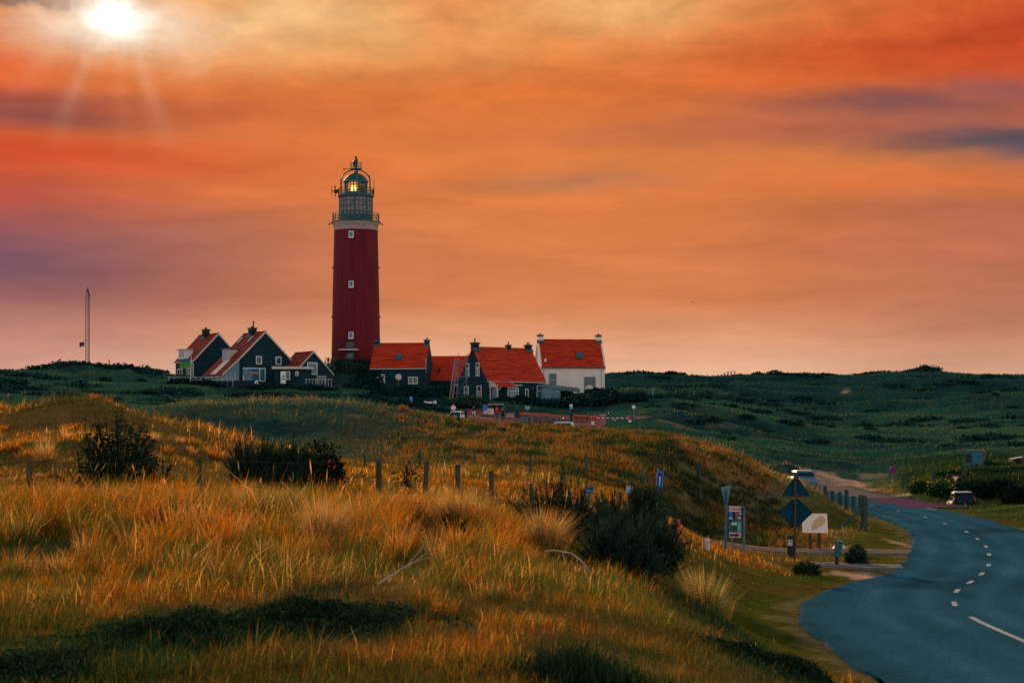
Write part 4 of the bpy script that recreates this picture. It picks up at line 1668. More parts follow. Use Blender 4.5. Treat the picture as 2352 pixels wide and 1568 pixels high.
# scaffold tower
p0 = W(1053, 917, 315)
sfd = thing('scaffold', 'thin grey steel scaffold tower in front of the dark gable wall', 'scaffold', p0, R(10))
m_sc = mat('scaffold_steel', (.07, .15, .19), .5, .1, 4, .4)
b = MB()
for x_ in (-.1, 1.35):
    for y_ in (0, 1.0):
        b.tube([(x_, y_, -.5), (x_, y_, 6.9 if x_ > 1 else 6.0)], .045, 5)
b.build_each('standard', m_sc, sfd)
b = MB()
for z_ in (1.0, 3.4, 5.3, 5.9):
    b.tube([(-.7, 0, z_), (1.5, 0, z_)], .05, 5)
    b.tube([(-.1, -.1, z_), (-.1, 1.1, z_)], .04, 5)
b.build_each('ledger', m_sc, sfd)
b = MB()
b.tube([(-.1, -.02, 1.0), (1.35, -.02, 3.4)], .04, 5)
b.tube([(1.35, -.02, 3.4), (-.1, -.02, 5.3)], .04, 5)
b.tube([(1.35, -.03, -.3), (-.1, -.03, 1.0)], .04, 5)
b.build_each('brace', m_sc, sfd)
b = MB()
b.box((.6, .5, 3.5), (2.3, 1.0, .08))
b.box((.6, .5, 5.35), (2.3, 1.0, .08))
b.build_each('board', m_sc, sfd)

# satellite dish on its pole in front of house D
p = W(915.5, 886, 332)
ds = thing('satellite_dish', 'round white satellite dish on a thin pole before the dark cottage wall', 'dish', p)
b = MB()
b.tube([(0, 0, -.5), (0, 0, 1.35)], .05, 6)
b.build('pole', m_steel, ds)
b = MB()
b.lathe([(.02, .12), (.3, .09), (.5, 0), (.5, -.03), (.3, .05), (.02, .08)], 20)
o = b.build('bowl', m_cream, ds, True)
o.rotation_euler = (R(80), 0, R(5))
o.location = (0, -.1, 1.45)
p = W(1353.5, 905, 335)
ds = thing('satellite_dish', 'cream satellite dish low in the shrubs before the white house', 'dish', p)
b = MB()
b.tube([(0, 0.1, -1.2), (0, .1, .7)], .06, 6)
b.build('pole', m_steel, ds)
b = MB()
b.lathe([(.02, .16), (.4, .12), (.68, 0), (.68, -.04), (.4, .07), (.02, .1)], 20)
o = b.build('bowl', m_cream, ds, True)
o.rotation_euler = (R(80), 0, R(-8))
o.location = (0, 0, .85)

# ------------------------------------------------------------------ vegetation
m_grass = leafmat('grass_blades', .55, jitter=.2)
m_leaf = leafmat('shrub_leaves', .25, jitter=.3)
m_twig = mat('twig_bark', (.035, .028, .02), .9, .3, 8, 0.0)


def blades(base, height, width, lean, tint, bend=.35, seed=0, head=None):
    """base Nx3, height N, width N, lean Nx2 (sideways reach of the tip); returns mesh arrays"""
    g = np.random.default_rng(seed)
    n = len(base)
    th = g.uniform(0, math.pi, n) * .9 - .15 * math.pi
    wx, wy = np.cos(th) * width * .5, np.sin(th) * width * .5
    Z0 = np.zeros(n)
    up = np.column_stack([Z0, Z0, height])
    ln = np.column_stack([lean, Z0])
    mid = base + up * .55 + ln * bend
    tip = base + up * (1 - .12 * np.minimum(1, np.hypot(lean[:, 0], lean[:, 1]) / np.maximum(height, 1e-3)))[:, None] + ln
    wv = np.column_stack([wx, wy, Z0])
    V = np.stack([base - wv, base + wv, mid + wv * .85, mid - wv * .85, tip], 1)
    ids = np.arange(n)[:, None] * 5
    q = ids + np.array([0, 1, 2, 3])
    t = ids + np.array([3, 2, 4])
    T = np.repeat(tint[:, None], 5, 1)
    V, T = V.reshape(-1, 3), T.reshape(-1, 3)
    if head is not None and head.any():
        hb_, hm = tip[head], mid[head]
        d = tip[head] - mid[head]
        d /= np.linalg.norm(d, axis=1)[:, None]
        L_ = height[head] * .16 + .03
        w2 = wv[head] * 2.2
        a = hb_ - d * (L_ * .4)[:, None]
        c = hb_ + d * (L_ * .8)[:, None]
        mm = hb_ + d * (L_ * .15)[:, None]
        V2 = np.stack([a, mm + w2, c, mm - w2], 1)
        k = len(V)
        q2 = k + np.arange(len(a))[:, None] * 4 + np.array([0, 1, 2, 3])
        V = np.vstack([V, V2.reshape(-1, 3)])
        T = np.vstack([T, np.repeat(tint[head] * [1.1, 1.15, 1.3], 4, 0)])
        q = np.vstack([q, q2])
    return V, q, t, T


def grass_obj(name, parts, kind='stuff', parent=None, m=None):
    Vs, Qs, Ts, Cs, k = [], [], [], [], 0
    for V, q, t, T in parts:
        Vs.append(V)
        Qs.append(q + k)
        Ts.append(t + k)
        Cs.append(np.clip(T, 0, 1))
        k += len(V)
    me = fast_mesh(name, np.vstack(Vs), np.vstack(Qs), np.vstack(Ts), np.vstack(Cs))
    o = obj(name, me, parent, m or m_grass)
    if kind:
        tag(o, kind=kind)
    return o


STRAW = A(.52, .145, .006)
PALE = A(.72, .34, .10)
OLIVE = A(.115, .112, .013)
GREEN = A(.055, .115, .022)
DKGRN = A(.014, .040, .018)
TEALG = A(.030, .085, .055)
MIDBR = A(.26, .125, .035)


def mixc(a, b, w):
    return a * (1 - w)[:, None] + b * w[:, None]


# dark low patches of herbs in the foreground: centre, radius (metres)
DARK = []
for vx_, vy_, rx, ry in ((450, 1462, 260, 70), (760, 1425, 240, 80), (1370, 1535, 190, 75), (1820, 1545, 260, 50), (60, 1520, 230, 70), (1000, 1215, 100, 28), (90, 1270, 110, 35), (740, 1385, 120, 40), (330, 1440, 120, 40), (1040, 1440, 70, 24)):
    p, q = hit(vx_, vy_), hit(vx_, max(1100, vy_ - ry))
    DARK.append((p.x, p.y, rx / F * p.y, max(.35, q.y - p.y)))


def darkness(x, y):
    s = np.zeros(x.shape)
    for cx, cy, rx, ry in DARK:
        d = np.hypot((x - cx) / rx, (y - cy) / ry)
        s = np.maximum(s, 1 - sstep(.55, 1.15, d + .5 * fbm(x * 1.2, y * 1.2, 3)))
    return s


BUSHX = []
for vx_, vy_, wpx in ((272, 1108, 200), (200, 1112, 90), (588, 1108, 170), (660, 1108, 210), (775, 1100, 90), (1340, 1245, 400), (1430, 1260, 240), (1480, 1310, 260), (930, 1318, 150), (1310, 1305, 150), (935, 1118, 60), (1010, 1232, 190), (1545, 1262, 110)):
    p = hit(vx_, vy_)
    BUSHX.append((p.x, p.y, wpx * .55 / F * p.y))


def near_bush(x, y):
    s = np.zeros(x.shape)
    for cx, cy, r in BUSHX:
        d = np.hypot((x - cx) / r, np.where(y < cy, (y - cy) / 4.0, (y - cy) / 1.6))
        s = np.maximum(s, 1 - sstep(.55, 1.1, d))
    return s


def scatter(n, v0, v1, y0, y1, seed):
    g = np.random.default_rng(seed)
    vx = g.uniform(v0, v1, n)
    y = np.exp(g.uniform(math.log(y0), math.log(y1), n))
    x = (vx - CX) / F * y
    return g, vx, x, y


def sandy(x, y):
    s = np.zeros(x.shape)
    for sx, sy, rx, ry, st in SAND:
        d = np.hypot((x - sx) / rx, (y - sy) / ry) + 1.2 * fbm(x / (rx * .5), y / (ry * .5), 3)
        s = np.maximum(s, st * (1 - sstep(.6, 1.1, d)))
    return s


def free(x, y, m=.15):
    """not on the road, paths, paved square"""
    k = road_d(x, y) > RW + m
    k &= (pdist(x, y, np.array(PATH)) > 1.9)
    k &= (pdist(x, y, np.array(XPATH)) > 1.65) & (pdist(x, y, np.array(XPATH2)) > 1.4)
    vx = CX + F * x / y
    k &= ~((y > 258) & (y < 294) & (vx > 1040) & (vx < 1470))
    return k


WIND = A(.45, .12)
# --- near straw grass -------------------------------------------------
parts_ = []
for layer, (n, hmul, sd) in enumerate(((210000, 1.0, 1), (60000, 1.55, 2))):
    g, vx, x, y = scatter(n, -350, 2250, 9.5, 72, 20 + sd)
    dr = road_d(x, y)
    k = free(x, y) & (dr > RW + .35)
    x, y, vx, dr = x[k], y[k], vx[k], dr[k]
    n = len(x)
    z = H(x, y)
    p1, p2, p3 = fbm(x / 2.1, y / 2.6, 3), fbm(x / .55, y / .55, 3), fbm(x / 6 + 9, y / 6, 3)
    dk = darkness(x, y)
    lawn = (1 - sstep(4.0, 7.0, dr + 3 * p1)) * sstep(30, 42, y)
    u = g.random(n)
    # tall marram belts
    belt = np.exp(-((y - 29.5 - 3 * p3) / 4.5) ** 2) * (1 - sstep(1080, 1260, vx)) + .45 * np.exp(-((y - 60) / 6) ** 2) * (1 - sstep(700, 950, vx))
    tall = sstep(.0, .16, p1 + .22 * belt - .07)
    hgt = (.13 + .10 * g.random(n)) * (1 - .3 * dk)
    hgt = hgt + tall * (.12 + .32 * g.random(n)) * (.30 + .70 * belt)
    nb = near_bush(x, y)
    hgt *= (1 - .62 * nb) * np.interp(y, [33, 36.5, 44, 50], [1, .62, .62, .85])
    hgt *= hmul * (1 - .82 * lawn) * (.8 + .5 * np.clip(p2 + .4, 0, 1)) * np.interp(y, [9, 16, 26], [.55, .75, 1.0])
    if layer == 1:
        k = (tall > .3) & (lawn < .3) & (g.random(n) < .65)
    else:
        k = (g.random(n) > .55 * lawn) & (g.random(n) > .35 * dk)
    col = mixc(np.tile(STRAW, (n, 1)), np.tile(OLIVE, (n, 1)), sstep(-.06, .2, p2 + .5 * p3 + .25 * (g.random(n) - .5)))
    col = mixc(col, np.tile(PALE, (n, 1)), (u < .12 * (tall + .25)) * .85)
    col = mixc(col, np.tile(GREEN, (n, 1)), (g.random(n) < .22 + .3 * sstep(.0, .25, p3)) * .8)
    # toward the viewer the blades turn darker green and brown
    p6 = fbm(x / 1.7 + 70, y / 1.3 + 5, 4)
    near_dark = np.interp(y, [12, 14.5, 16.5, 19, 23, 30], [1.0, .90, .62, .28, .12, .06])
    near_dark = near_dark * (1 - .45 * np.exp(-((vx - 1180) / 260) ** 2)) + .9 * p6 + .12 * sstep(500, 0, vx)
    wf = np.clip(near_dark + .5 * (g.random(n) - .5), 0, 1)
    col = mixc(col, np.where((g.random(n) < .55)[:, None], A(.030, .056, .014), A(.105, .088, .016)), sstep(.25, .75, wf))
    # darker green and brown blades between the tussocks
    gap = sstep(.04, .20, -p1 + .45 * p6) * sstep(13, 18, y)
    col = mixc(col, np.where((g.random(n) < .5)[:, None], A(.020, .046, .016), A(.075, .060, .014)), gap * .85)
    ldn = sstep(700, 450, vx) * sstep(42, 47, y)
    hp = fbm(x / 3.0 + 15, y / 3.4, 4)
    col = mixc(col, np.where((g.random(n) < .7)[:, None], A(.022, .040, .018), A(.10, .075, .02)), ldn * sstep(-.07, .11, hp) * .92)
    hgt = hgt * (1 - .35 * ldn * sstep(-.02, .16, hp))
    col = mixc(col, np.tile(A(.10, .115, .016), (n, 1)), lawn * .9)
    col = mixc(col, np.tile(DKGRN, (n, 1)), dk * (g.random(n) < .93))
    wdt = np.maximum(.0045, y * .00021) * g.uniform(.6, 1.2, n) * (1 + 1.1 * (u < .10))
    col = col * np.where(u < .10, 1.25, np.where(u > .6, .62, 1.0))[:, None]
    la = g.normal(0, .34, (n, 2)) * hgt[:, None] + WIND * (hgt * (.25 + .35 * (p3 + .3)))[:, None]
    head = (g.random(n) < .035) & (hgt > .42) & (dk < .3)
    b0 = np.column_stack([x, y, z - .01])
    parts_.append(blades(b0[k], hgt[k], wdt[k], la[k], col[k], seed=sd, head=head[k]))
g, vx, x, y = scatter(5200, -350, 1750, 15, 66, 55)
p1, p3 = fbm(x / 2.1, y / 2.6, 3), fbm(x / 6 + 9, y / 6, 3)
belt = np.exp(-((y - 29 - 3 * p3) / 6.5) ** 2) * (1 - sstep(1080, 1260, vx))
ldn = sstep(650, 400, vx) * sstep(44, 48, y)
k = (g.random(len(x)) < .06 + .42 * belt + .30 * ldn + .10 * (y > 50)) & (road_d(x, y) > RW + 4.5) & free(x, y, .8) & (near_bush(x, y) < .3) & (darkness(x, y) < .4) & ((ldn < .5) | (fbm(x / 3.0 + 15, y / 3.4, 4) < .0))
cxs, cys, cvx, cb = x[k], y[k], vx[k], (belt + .45 * ldn)[k]
nc_ = len(cxs)
nbl = g.integers(45, 120, nc_)
ci = np.repeat(np.arange(nc_), nbl)
n = len(ci)
ch = (.18 + .44 * cb + .12 * g.random(nc_)) * g.uniform(.7, 1.15, nc_) * np.interp(cys, [15, 22, 36, 40, 46], [.45, .8, 1, .5, .55])
cr_ = g.uniform(.05, .16, nc_) + ch * .08
a_ = g.uniform(0, 2 * math.pi, n)
f_ = np.sqrt(g.random(n))
bx, by = cxs[ci] + np.cos(a_) * f_ * cr_[ci], cys[ci] + np.sin(a_) * f_ * cr_[ci]
hgt = ch[ci] * g.uniform(.45, 1.12, n)
la = np.column_stack([np.cos(a_), np.sin(a_)]) * (f_ * .55 * hgt)[:, None] + g.normal(0, .14, (n, 2)) * hgt[:, None] + WIND * (hgt * .22)[:, None]
pal = np.array([PALE, PALE * .85, STRAW * 1.1, STRAW, OLIVE * 1.3, GREEN * 1.3, STRAW * .6])
kind_ = g.choice(7, nc_, p=[.09, .06, .19, .22, .20, .16, .08])
bi = np.where(g.random(n) < .62, kind_[ci], g.integers(0, 7, n))
col = pal[bi] * g.uniform(.7, 1.2, n)[:, None]
fr = np.interp(by, [15, 19, 26], [.7, .35, 0])
col = mixc(col, np.tile(A(.10, .10, .02), (n, 1)), fr)
parts_.append(blades(np.column_stack([bx, by, H(bx, by) - .02]), hgt, np.maximum(.005, by * .00022) * g.uniform(.6, 1.5, n), la, col, seed=57, head=(g.random(n) < .02) & (hgt > .3)))
grass = grass_obj('straw_grass', parts_)

# --- short turf and tufts on the middle dunes ---------------------------
g, vx, x, y = scatter(230000, -250, 2750, 68, 240, 31)
k = free(x, y, .1)
x, y, vx = x[k], y[k], vx[k]
n = len(x)
z = H(x, y)
p1, p2, p3 = fbm(x / 3, y / 3, 4), fbm(x / 1.1, y / 1.1, 3), fbm(x / 11 + 5, y / 9 + 3, 4)
sd_ = sandy(x, y)
crestw = np.clip(p2 * 2 + .35, 0, 1)
hgt = (.07 + .22 * g.random(n) * crestw) * (1 + .9 * sstep(.08, .25, p1)) * np.interp(y, [68, 130, 240], [.8, 1.15, 2.0])
col = mixc(np.tile(A(.135, .105, .028), (n, 1)), np.tile(A(.05, .075, .034), (n, 1)), sstep(-.08, .14, p1 + .5 * p3))
col = mixc(col, np.tile(A(.36, .145, .03), (n, 1)), (g.random(n) < .03 + .6 * sstep(.08, .24, p1 - .3 * p3)) * .9)
col = mixc(col, mixc(np.tile(A(.060, .066, .028), (n, 1)), np.tile(A(.030, .056, .042), (n, 1)), sstep(-.1, .12, p1)), sstep(1150, 850, vx) * (.8 - .5 * (g.random(n) < .12)))
dist = y - 34 * sstep(1450, 1600, vx) + 30 * sstep(1000, 600, vx) * (y > 100)
far_ = sstep(118, 150, dist + 14 * p3)
ct = mixc(np.tile(TEALG, (n, 1)), np.tile(A(.07, .095, .04), (n, 1)), (g.random(n) < .02 + .25 * sstep(.1, .25, p1)) * .9)
ct = mixc(ct, np.tile(A(.014, .046, .042), (n, 1)), sstep(-.02, .15, p3) * .8)
col = mixc(col, ct, far_)
pm = fbm(x / 2.3 + 80, y / 3.0 + 4, 4)
midw = (1 - far_) * sstep(700, 1100, vx)
col = mixc(col, np.tile(A(.026, .040, .018), (n, 1)), midw * sstep(.08, .2, pm) * .75)
col = mixc(col, np.tile(A(.30, .17, .075), (n, 1)), midw * sstep(.08, .22, -pm) * (g.random(n) < .5))
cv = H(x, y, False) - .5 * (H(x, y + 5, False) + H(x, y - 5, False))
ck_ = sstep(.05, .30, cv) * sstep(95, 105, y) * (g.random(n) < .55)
col = mixc(col, np.tile(A(.27, .17, .05), (n, 1)), ck_ * .85)  # crest highlight painted in as paler grass, taller too
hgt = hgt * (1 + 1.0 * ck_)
col = col * (1 + .45 * midw * sstep(1380, 1560, vx))[:, None]  # same sunlit lift of the right flank, in the blade colour
vg = sstep(2040, 2080, vx) * sstep(70, 85, y) * (1 - sstep(190, 230, y))
col = mixc(col, mixc(np.tile(A(.075, .095, .02), (n, 1)), np.tile(A(.02, .05, .022), (n, 1)), sstep(-.05, .2, p1)), vg * .9)
dr = road_d(x, y)
lawn = (1 - sstep(3.5, 6.5, dr + 3 * p1)) * (1 - sstep(95, 115, y))
hgt *= 1 - .75 * lawn
col = mixc(col, np.tile(A(.09, .10, .018), (n, 1)), lawn * .8)
k = (g.random(n) > sd_ * .97) & (g.random(n) > .5 * lawn)
wdt = y * .00030 * g.uniform(.6, 1.3, n)
la = g.normal(0, .5, (n, 2)) * hgt[:, None] + WIND * (hgt * .4)[:, None]
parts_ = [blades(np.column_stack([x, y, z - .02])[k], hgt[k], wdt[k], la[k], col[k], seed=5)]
# rough orange tussocks along the crests of the middle dunes
g, vx, x, y = scatter(30000, -250, 2000, 84, 130, 33)
p1 = fbm(x / 3, y / 3, 4)
p4 = fbm(x / 1.6 + 3, y / 1.6, 3)
k = (p4 + .5 * p1 > .17) & (g.random(len(x)) < .15 + .85 * sstep(800, 1100, vx) * sstep(125, 110, y)) & free(x, y, .6)
x, y = x[k], y[k]
n = len(x)
hgt = g.uniform(.2, .5, n)
col = mixc(np.tile(A(.32, .125, .025), (n, 1)), np.tile(A(.12, .13, .03), (n, 1)), (g.random(n) < .55) * 1.0)
la = g.normal(0, .45, (n, 2)) * hgt[:, None] + WIND * (hgt * .5)[:, None]
parts_.append(blades(np.column_stack([x, y, H(x, y) - .02]), hgt, y * .00026, la, col, seed=6))
g, vx, x, y = scatter(4200, 900, 1900, 76, 126, 35)
pm = fbm(x / 2.3 + 80, y / 3.0 + 4, 4)
k = free(x, y, .8) & (g.random(len(x)) < .35 + .65 * sstep(1050, 1350, vx)) & (x < 12.5)
cxs, cys, pmk = x[k], y[k], pm[k]
nc_ = len(cxs)
ci = np.repeat(np.arange(nc_), g.integers(12, 34, nc_))
n = len(ci)
a_, f_ = g.uniform(0, 2 * math.pi, n), np.sqrt(g.random(n))
cr_ = g.uniform(.12, .45, nc_)
bx, by = cxs[ci] + np.cos(a_) * f_ * cr_[ci], cys[ci] + np.sin(a_) * f_ * cr_[ci]
hgt = g.uniform(.14, .42, nc_)[ci] * g.uniform(.5, 1.15, n)
la = np.column_stack([np.cos(a_), np.sin(a_)]) * (f_ * .6 * hgt)[:, None] + g.normal(0, .2, (n, 2)) * hgt[:, None]
pal = np.array([(.28, .095, .016), (.20, .10, .022), (.022, .038, .016), (.035, .055, .02), (.12, .11, .022), (.20, .12, .03)])
kd = np.where(pmk > .06, g.integers(2, 4, nc_), np.where(g.random(nc_) < .45, g.integers(0, 2, nc_), g.integers(2, 6, nc_)))
col = pal[kd][ci] * g.uniform(.6, 1.3, n)[:, None]
parts_.append(blades(np.column_stack([bx, by, H(bx, by) - .02]), hgt, by * .00028, la, col, seed=36))
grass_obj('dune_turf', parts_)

# --- rough cover of the far dunes --------------------------------------
g, vx, x, y = scatter(170000, -300, 2900, 215, 520, 41)
k = free(x, y)
x, y, vx = x[k], y[k], vx[k]
n = len(x)
p1, p2, p3 = fbm(x / 7, y / 6, 4), fbm(x / 2.5, y / 2.5, 3), fbm(x / 30 + 5, y / 22 + 3, 4)
hgt = (.10 + .5 * np.clip(p2 + .25, 0, 1)) * g.uniform(.5, 1.3, n)
col = mixc(np.tile(A(.022, .080, .052), (n, 1)), np.tile(A(.012, .046, .040), (n, 1)), sstep(-.08, .14, p1 + .3 * p3))
col = mixc(col, np.tile(A(.07, .095, .045), (n, 1)), (g.random(n) < .01 + .3 * sstep(.14, .3, p3 - .4 * p1)) * .9)
n5 = fbm(x / 24 + 40, y / 15 + 8, 4)
col = mixc(col, np.tile(A(.050, .112, .055), (n, 1)), sstep(.04, .22, n5) * .75)
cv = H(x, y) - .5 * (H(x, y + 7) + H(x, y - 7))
col = mixc(col, np.tile(A(.09, .115, .05), (n, 1)), sstep(.10, .42, cv) * (g.random(n) < .45) * (1 - sstep(440, 480, y)))  # light along the ridge crests painted in as paler blades
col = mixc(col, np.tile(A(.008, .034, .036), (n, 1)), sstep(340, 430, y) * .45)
wdt = y * .00042 * g.uniform(.6, 1.4, n)
la = g.normal(0, .5, (n, 2)) * hgt[:, None]
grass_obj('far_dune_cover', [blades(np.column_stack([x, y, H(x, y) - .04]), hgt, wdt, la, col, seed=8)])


# --- shrubs -------------------------------------------------------------
def leaf_cloud(n, rad, size, g, tints, lump=.35, flat=.55, shell=.45):
    """n leaf faces spread through a lumpy ellipsoid, returns arrays centred on the origin (z from 0)"""
    d = g.normal(0, 1, (n, 3))
    d /= np.linalg.norm(d, axis=1)[:, None]
    r_ = g.random(n) ** (1 / 3)
    r_ = shell + (1 - shell) * r_
    r_ *= 1 + lump * 2 * fbm(d[:, 0] * 2.2 + g.random() * 90, d[:, 1] * 2.2 + d[:, 2] * 1.7 + 20, 3)
    p = d * r_[:, None] * np.array(rad)
    p[:, 2] = np.abs(p[:, 2] + rad[2] * .25)
    u = g.normal(0, 1, (n, 3))
    u /= np.linalg.norm(u, axis=1)[:, None]
    w = np.cross(u, g.normal(0, 1, (n, 3)))
    w /= np.linalg.norm(w, axis=1)[:, None]
    s = size * g.uniform(.6, 1.4, n)
    a, c = u * s[:, None], w * (s * flat)[:, None]
    V = np.stack([p - a, p + c, p + a, p - c], 1).reshape(-1, 3)
    q = np.arange(n)[:, None] * 4 + np.arange(4)
    T = np.repeat(np.array(tints)[g.integers(0, len(tints), n)] * g.uniform(.7, 1.3, n)[:, None], 4, 0)
    return V, q, T


def twigs(n, rad, g, r0=.02, lean=.5, up=.9):
    b = MB()
    for i in range(n):
        a = g.uniform(0, 2 * math.pi)
        f = g.uniform(.2, 1)
        e = Vector((math.cos(a) * rad[0] * f, math.sin(a) * rad[1] * f, rad[2] * 1.1 * up * (1.15 - .45 * f)))
        b.tube([(0, 0, -.15), (e.x * .35, e.y * .35, e.z * .5), tuple(e)], [r0, r0 * .7, r0 * .3], 4)
    return b


def shrub(name, label, pos, rad, n, size, tints, seed=1, tw=7, cat='shrub', group=None, lump=.35, flat=.55, r0=None, shell=.35):
    g = np.random.default_rng(seed)
    t = thing(name, label, cat, pos, 0, group)
    V, q, T = leaf_cloud(n, rad, size, g, tints, lump, flat, shell)
    me = fast_mesh('foliage', V, q, None, np.clip(T, 0, 1))
    obj('foliage', me, t, m_leaf)
    twigs(tw, rad, g, r0 or rad[2] * .02).build('stems', m_twig, t)
    return t


def broom(name, label, pos, rad, n, seed=1, tint=(.012, .022, .012), cat='shrub', spread=.55, wid=.012, hmul=1.0):
    """branches fanning out of the ground, each feathered with short wiry shoots"""
    g = np.random.default_rng(seed)
    t = thing(name, label, cat, pos)
    nb = max(10, n // 75)
    a, f = g.uniform(0, 2 * math.pi, nb), g.random(nb) ** .6
    bx, by = np.cos(a) * f * rad[0], np.sin(a) * f * rad[1]
    gz = lambda x, y: np.minimum(H(pos[0] + x, pos[1] + y) - pos[2], .6)
    lump = np.clip(1 + 1.5 * fbm(bx / rad[0] * 1.5 + seed * 3.1, by / rad[1] + seed, 3), .5, 1.5)
    bh = rad[2] * hmul * (1.05 - .55 * f ** 2) * g.uniform(.6, 1.15, nb) * lump
    B0 = np.column_stack([bx * .75, by * .75, gz(bx * .75, by * .75) - .02])
    ox = bx * spread + g.normal(0, .16, nb) * rad[2] + .08 * bh
    B2 = B0 + np.column_stack([ox, by * spread, bh])
    B1 = B0 + np.column_stack([ox * .25, by * spread * .25, bh * .58])
    bi = g.integers(0, nb, n)
    tt = .12 + .88 * g.random(n) ** .8
    P = ((1 - tt) ** 2)[:, None] * B0[bi] + (2 * tt * (1 - tt))[:, None] * B1[bi] + (tt ** 2)[:, None] * B2[bi]
    tg = (2 * (1 - tt))[:, None] * (B1 - B0)[bi] + (2 * tt)[:, None] * (B2 - B1)[bi]
    tg /= np.linalg.norm(tg, axis=1)[:, None] + 1e-9
    dr = tg + g.normal(0, .52, (n, 3))
    dr /= np.linalg.norm(dr, axis=1)[:, None]
    L_ = rad[2] * g.uniform(.12, .34, n) * (1.15 - .5 * tt)
    hgt = np.where(np.abs(dr[:, 2] * L_) < .01, .01, dr[:, 2] * L_)
    col = np.tile(np.array(tint), (n, 1)) * (g.uniform(.55, 1.5, nb)[bi] * g.uniform(.6, 1.5, n))[:, None]
    br_ = g.random(n) < .10 + .22 * (g.random(nb)[bi] < .22)
    col[br_] = np.array([.045, .088, .040]) * g.uniform(.5, 1.5, br_.sum())[:, None]
    V, q, t3, T = blades(P, hgt, np.full(n, wid) * g.uniform(.6, 1.4, n), dr[:, :2] * L_[:, None], col, bend=.5, seed=seed)
    obj('shoots', fast_mesh('shoots', V, q, t3, np.clip(T, 0, 1)), t, m_leaf)
    b = MB()
    for k in range(min(nb, 26)):
        b.tube([tuple(B0[k] - [0, 0, .1]), tuple(.25 * B0[k] + .5 * B1[k] + .25 * B2[k]), tuple(B2[k])], [.012, .009, .003], 4)
    b.build('stems', m_twig, t)
    return t


BLK = [(.010, .020, .012), (.006, .012, .008), (.018, .034, .018)]
DK = [(.016, .045, .026), (.008, .024, .016), (.03, .065, .03)]
DT = [(.008, .036, .036), (.005, .022, .026), (.014, .055, .046)]

# leafy bush by the near fence, big single leaves
p = hit(272, 1116, 20)
t_ = thing('leafy_bush', 'dark bush with large single leaves behind the fence, left foreground', 'bush', p)
g = np.random.default_rng(3)
S = p.y / F
V, q, T = leaf_cloud(2600, (104 * S, .8, 120 * S), 5.4 * S, g, BLK + [(.02, .05, .035)], .3, .5, .05)
stem = MB()
LV, LT = [V], [T]
nL = [len(q)]
for i in range(26):
    a0_ = g.uniform(-.62, .62)
    hh = g.uniform(120, 186) * S * (1 - .35 * abs(a0_))
    tip = Vector((a0_ * 135 * S, g.uniform(-.5, .5), hh))
    pts = [Vector((a0_ * 40 * S, 0, 0)), Vector((tip.x * .55, tip.y * .5, hh * .5)), tip]
    stem.tube(pts, [.022, .016, .007], 5)
    for k in range(13):
        f = g.uniform(.42, 1.02)
        c = pts[1].lerp(pts[2], max(0, (f - .5) * 2)) if f > .5 else pts[0].lerp(pts[1], f * 2)
        dr_ = Vector((g.normal(0, 1), g.normal(0, .6), g.normal(.35, .5))).normalized()
        sd = dr_.cross(Vector((g.normal(0, .5), 1, g.normal(0, .5)))).normalized()
        l_ = g.uniform(6.5, 11) * S
        a_ = np.array([c + dr_ * .01, c + dr_ * l_ * .5 + sd * l_ * .28, c + dr_ * l_, c + dr_ * l_ * .5 - sd * l_ * .28])
        LV.append(a_)
        LT.append(np.tile(np.array(BLK[k % 3]) * 1.2, (4, 1)))
V = np.vstack(LV)
T = np.vstack(LT)
q = np.arange(len(V)).reshape(-1, 4)
obj('foliage', fast_mesh('foliage', V, q, None, T), t_, m_leaf)
stem.build('stems', m_twig, t_)
broom('broom_bush', 'low dark spiky broom at the left foot of the large leaved bush', hit(200, 1112, 20), (.62, .5, .5), 900, 4)
broom('broom_bush', 'small dark broom right of the large leaved bush, under the fence wire', hit(352, 1102, 20), (.35, .4, .62), 700, 5)
p = hit(722, 1112, 20)
t_ = shrub('berry_bush', 'dark thorny bush with red rose hips behind the fence', p, (.70, .55, .66), 4200, .045, BLK + [(.03, .06, .02)], 8, 22, 'bush', lump=.45, r0=.012, shell=.05)
g = np.random.default_rng(9)
b = MB()
for i in range(14):
    b.lathe([(.002, -.022), (.018, -.014), (.024, 0), (.017, .016), (.002, .022)], 7, (g.uniform(-.55, .6), -.5 + g.uniform(-.15, .1), g.uniform(.1, .5)))
b.build_each('rose_hip', mat('rose_hip_red', (.6, .015, .02), .4), t_, True)
broom('broom_bush', 'low dark heath clump behind the fence post right of the berry bush', hit(800, 1100, 20), (.8, .4, .22), 1200, 10, (.03, .022, .014))
t_ = shrub('rose_briar', 'sparse brown rose briar with few leaves between two fence posts', hit(935, 1118, 20), (.45, .3, .55), 130, .04, [(.05, .03, .012), (.02, .03, .012)], 12, 16, 'bush', r0=.011, shell=.1)
# the big dark broom in the middle
def broom_px(label, vx_, vy_, wpx, hpx, n, seed, tint, ry=.6, spread=.3, y0=20, lift=0.0):
    p_ = hit(vx_, vy_, y0)
    S_ = p_.y / F
    return broom('broom_bush', label, p_ + Vector((0, 0, lift)), (wpx * S_ * .5 / (1 + spread * .6), ry, hpx * S_), n, seed, tint, spread=spread, wid=p_.y * .00028)


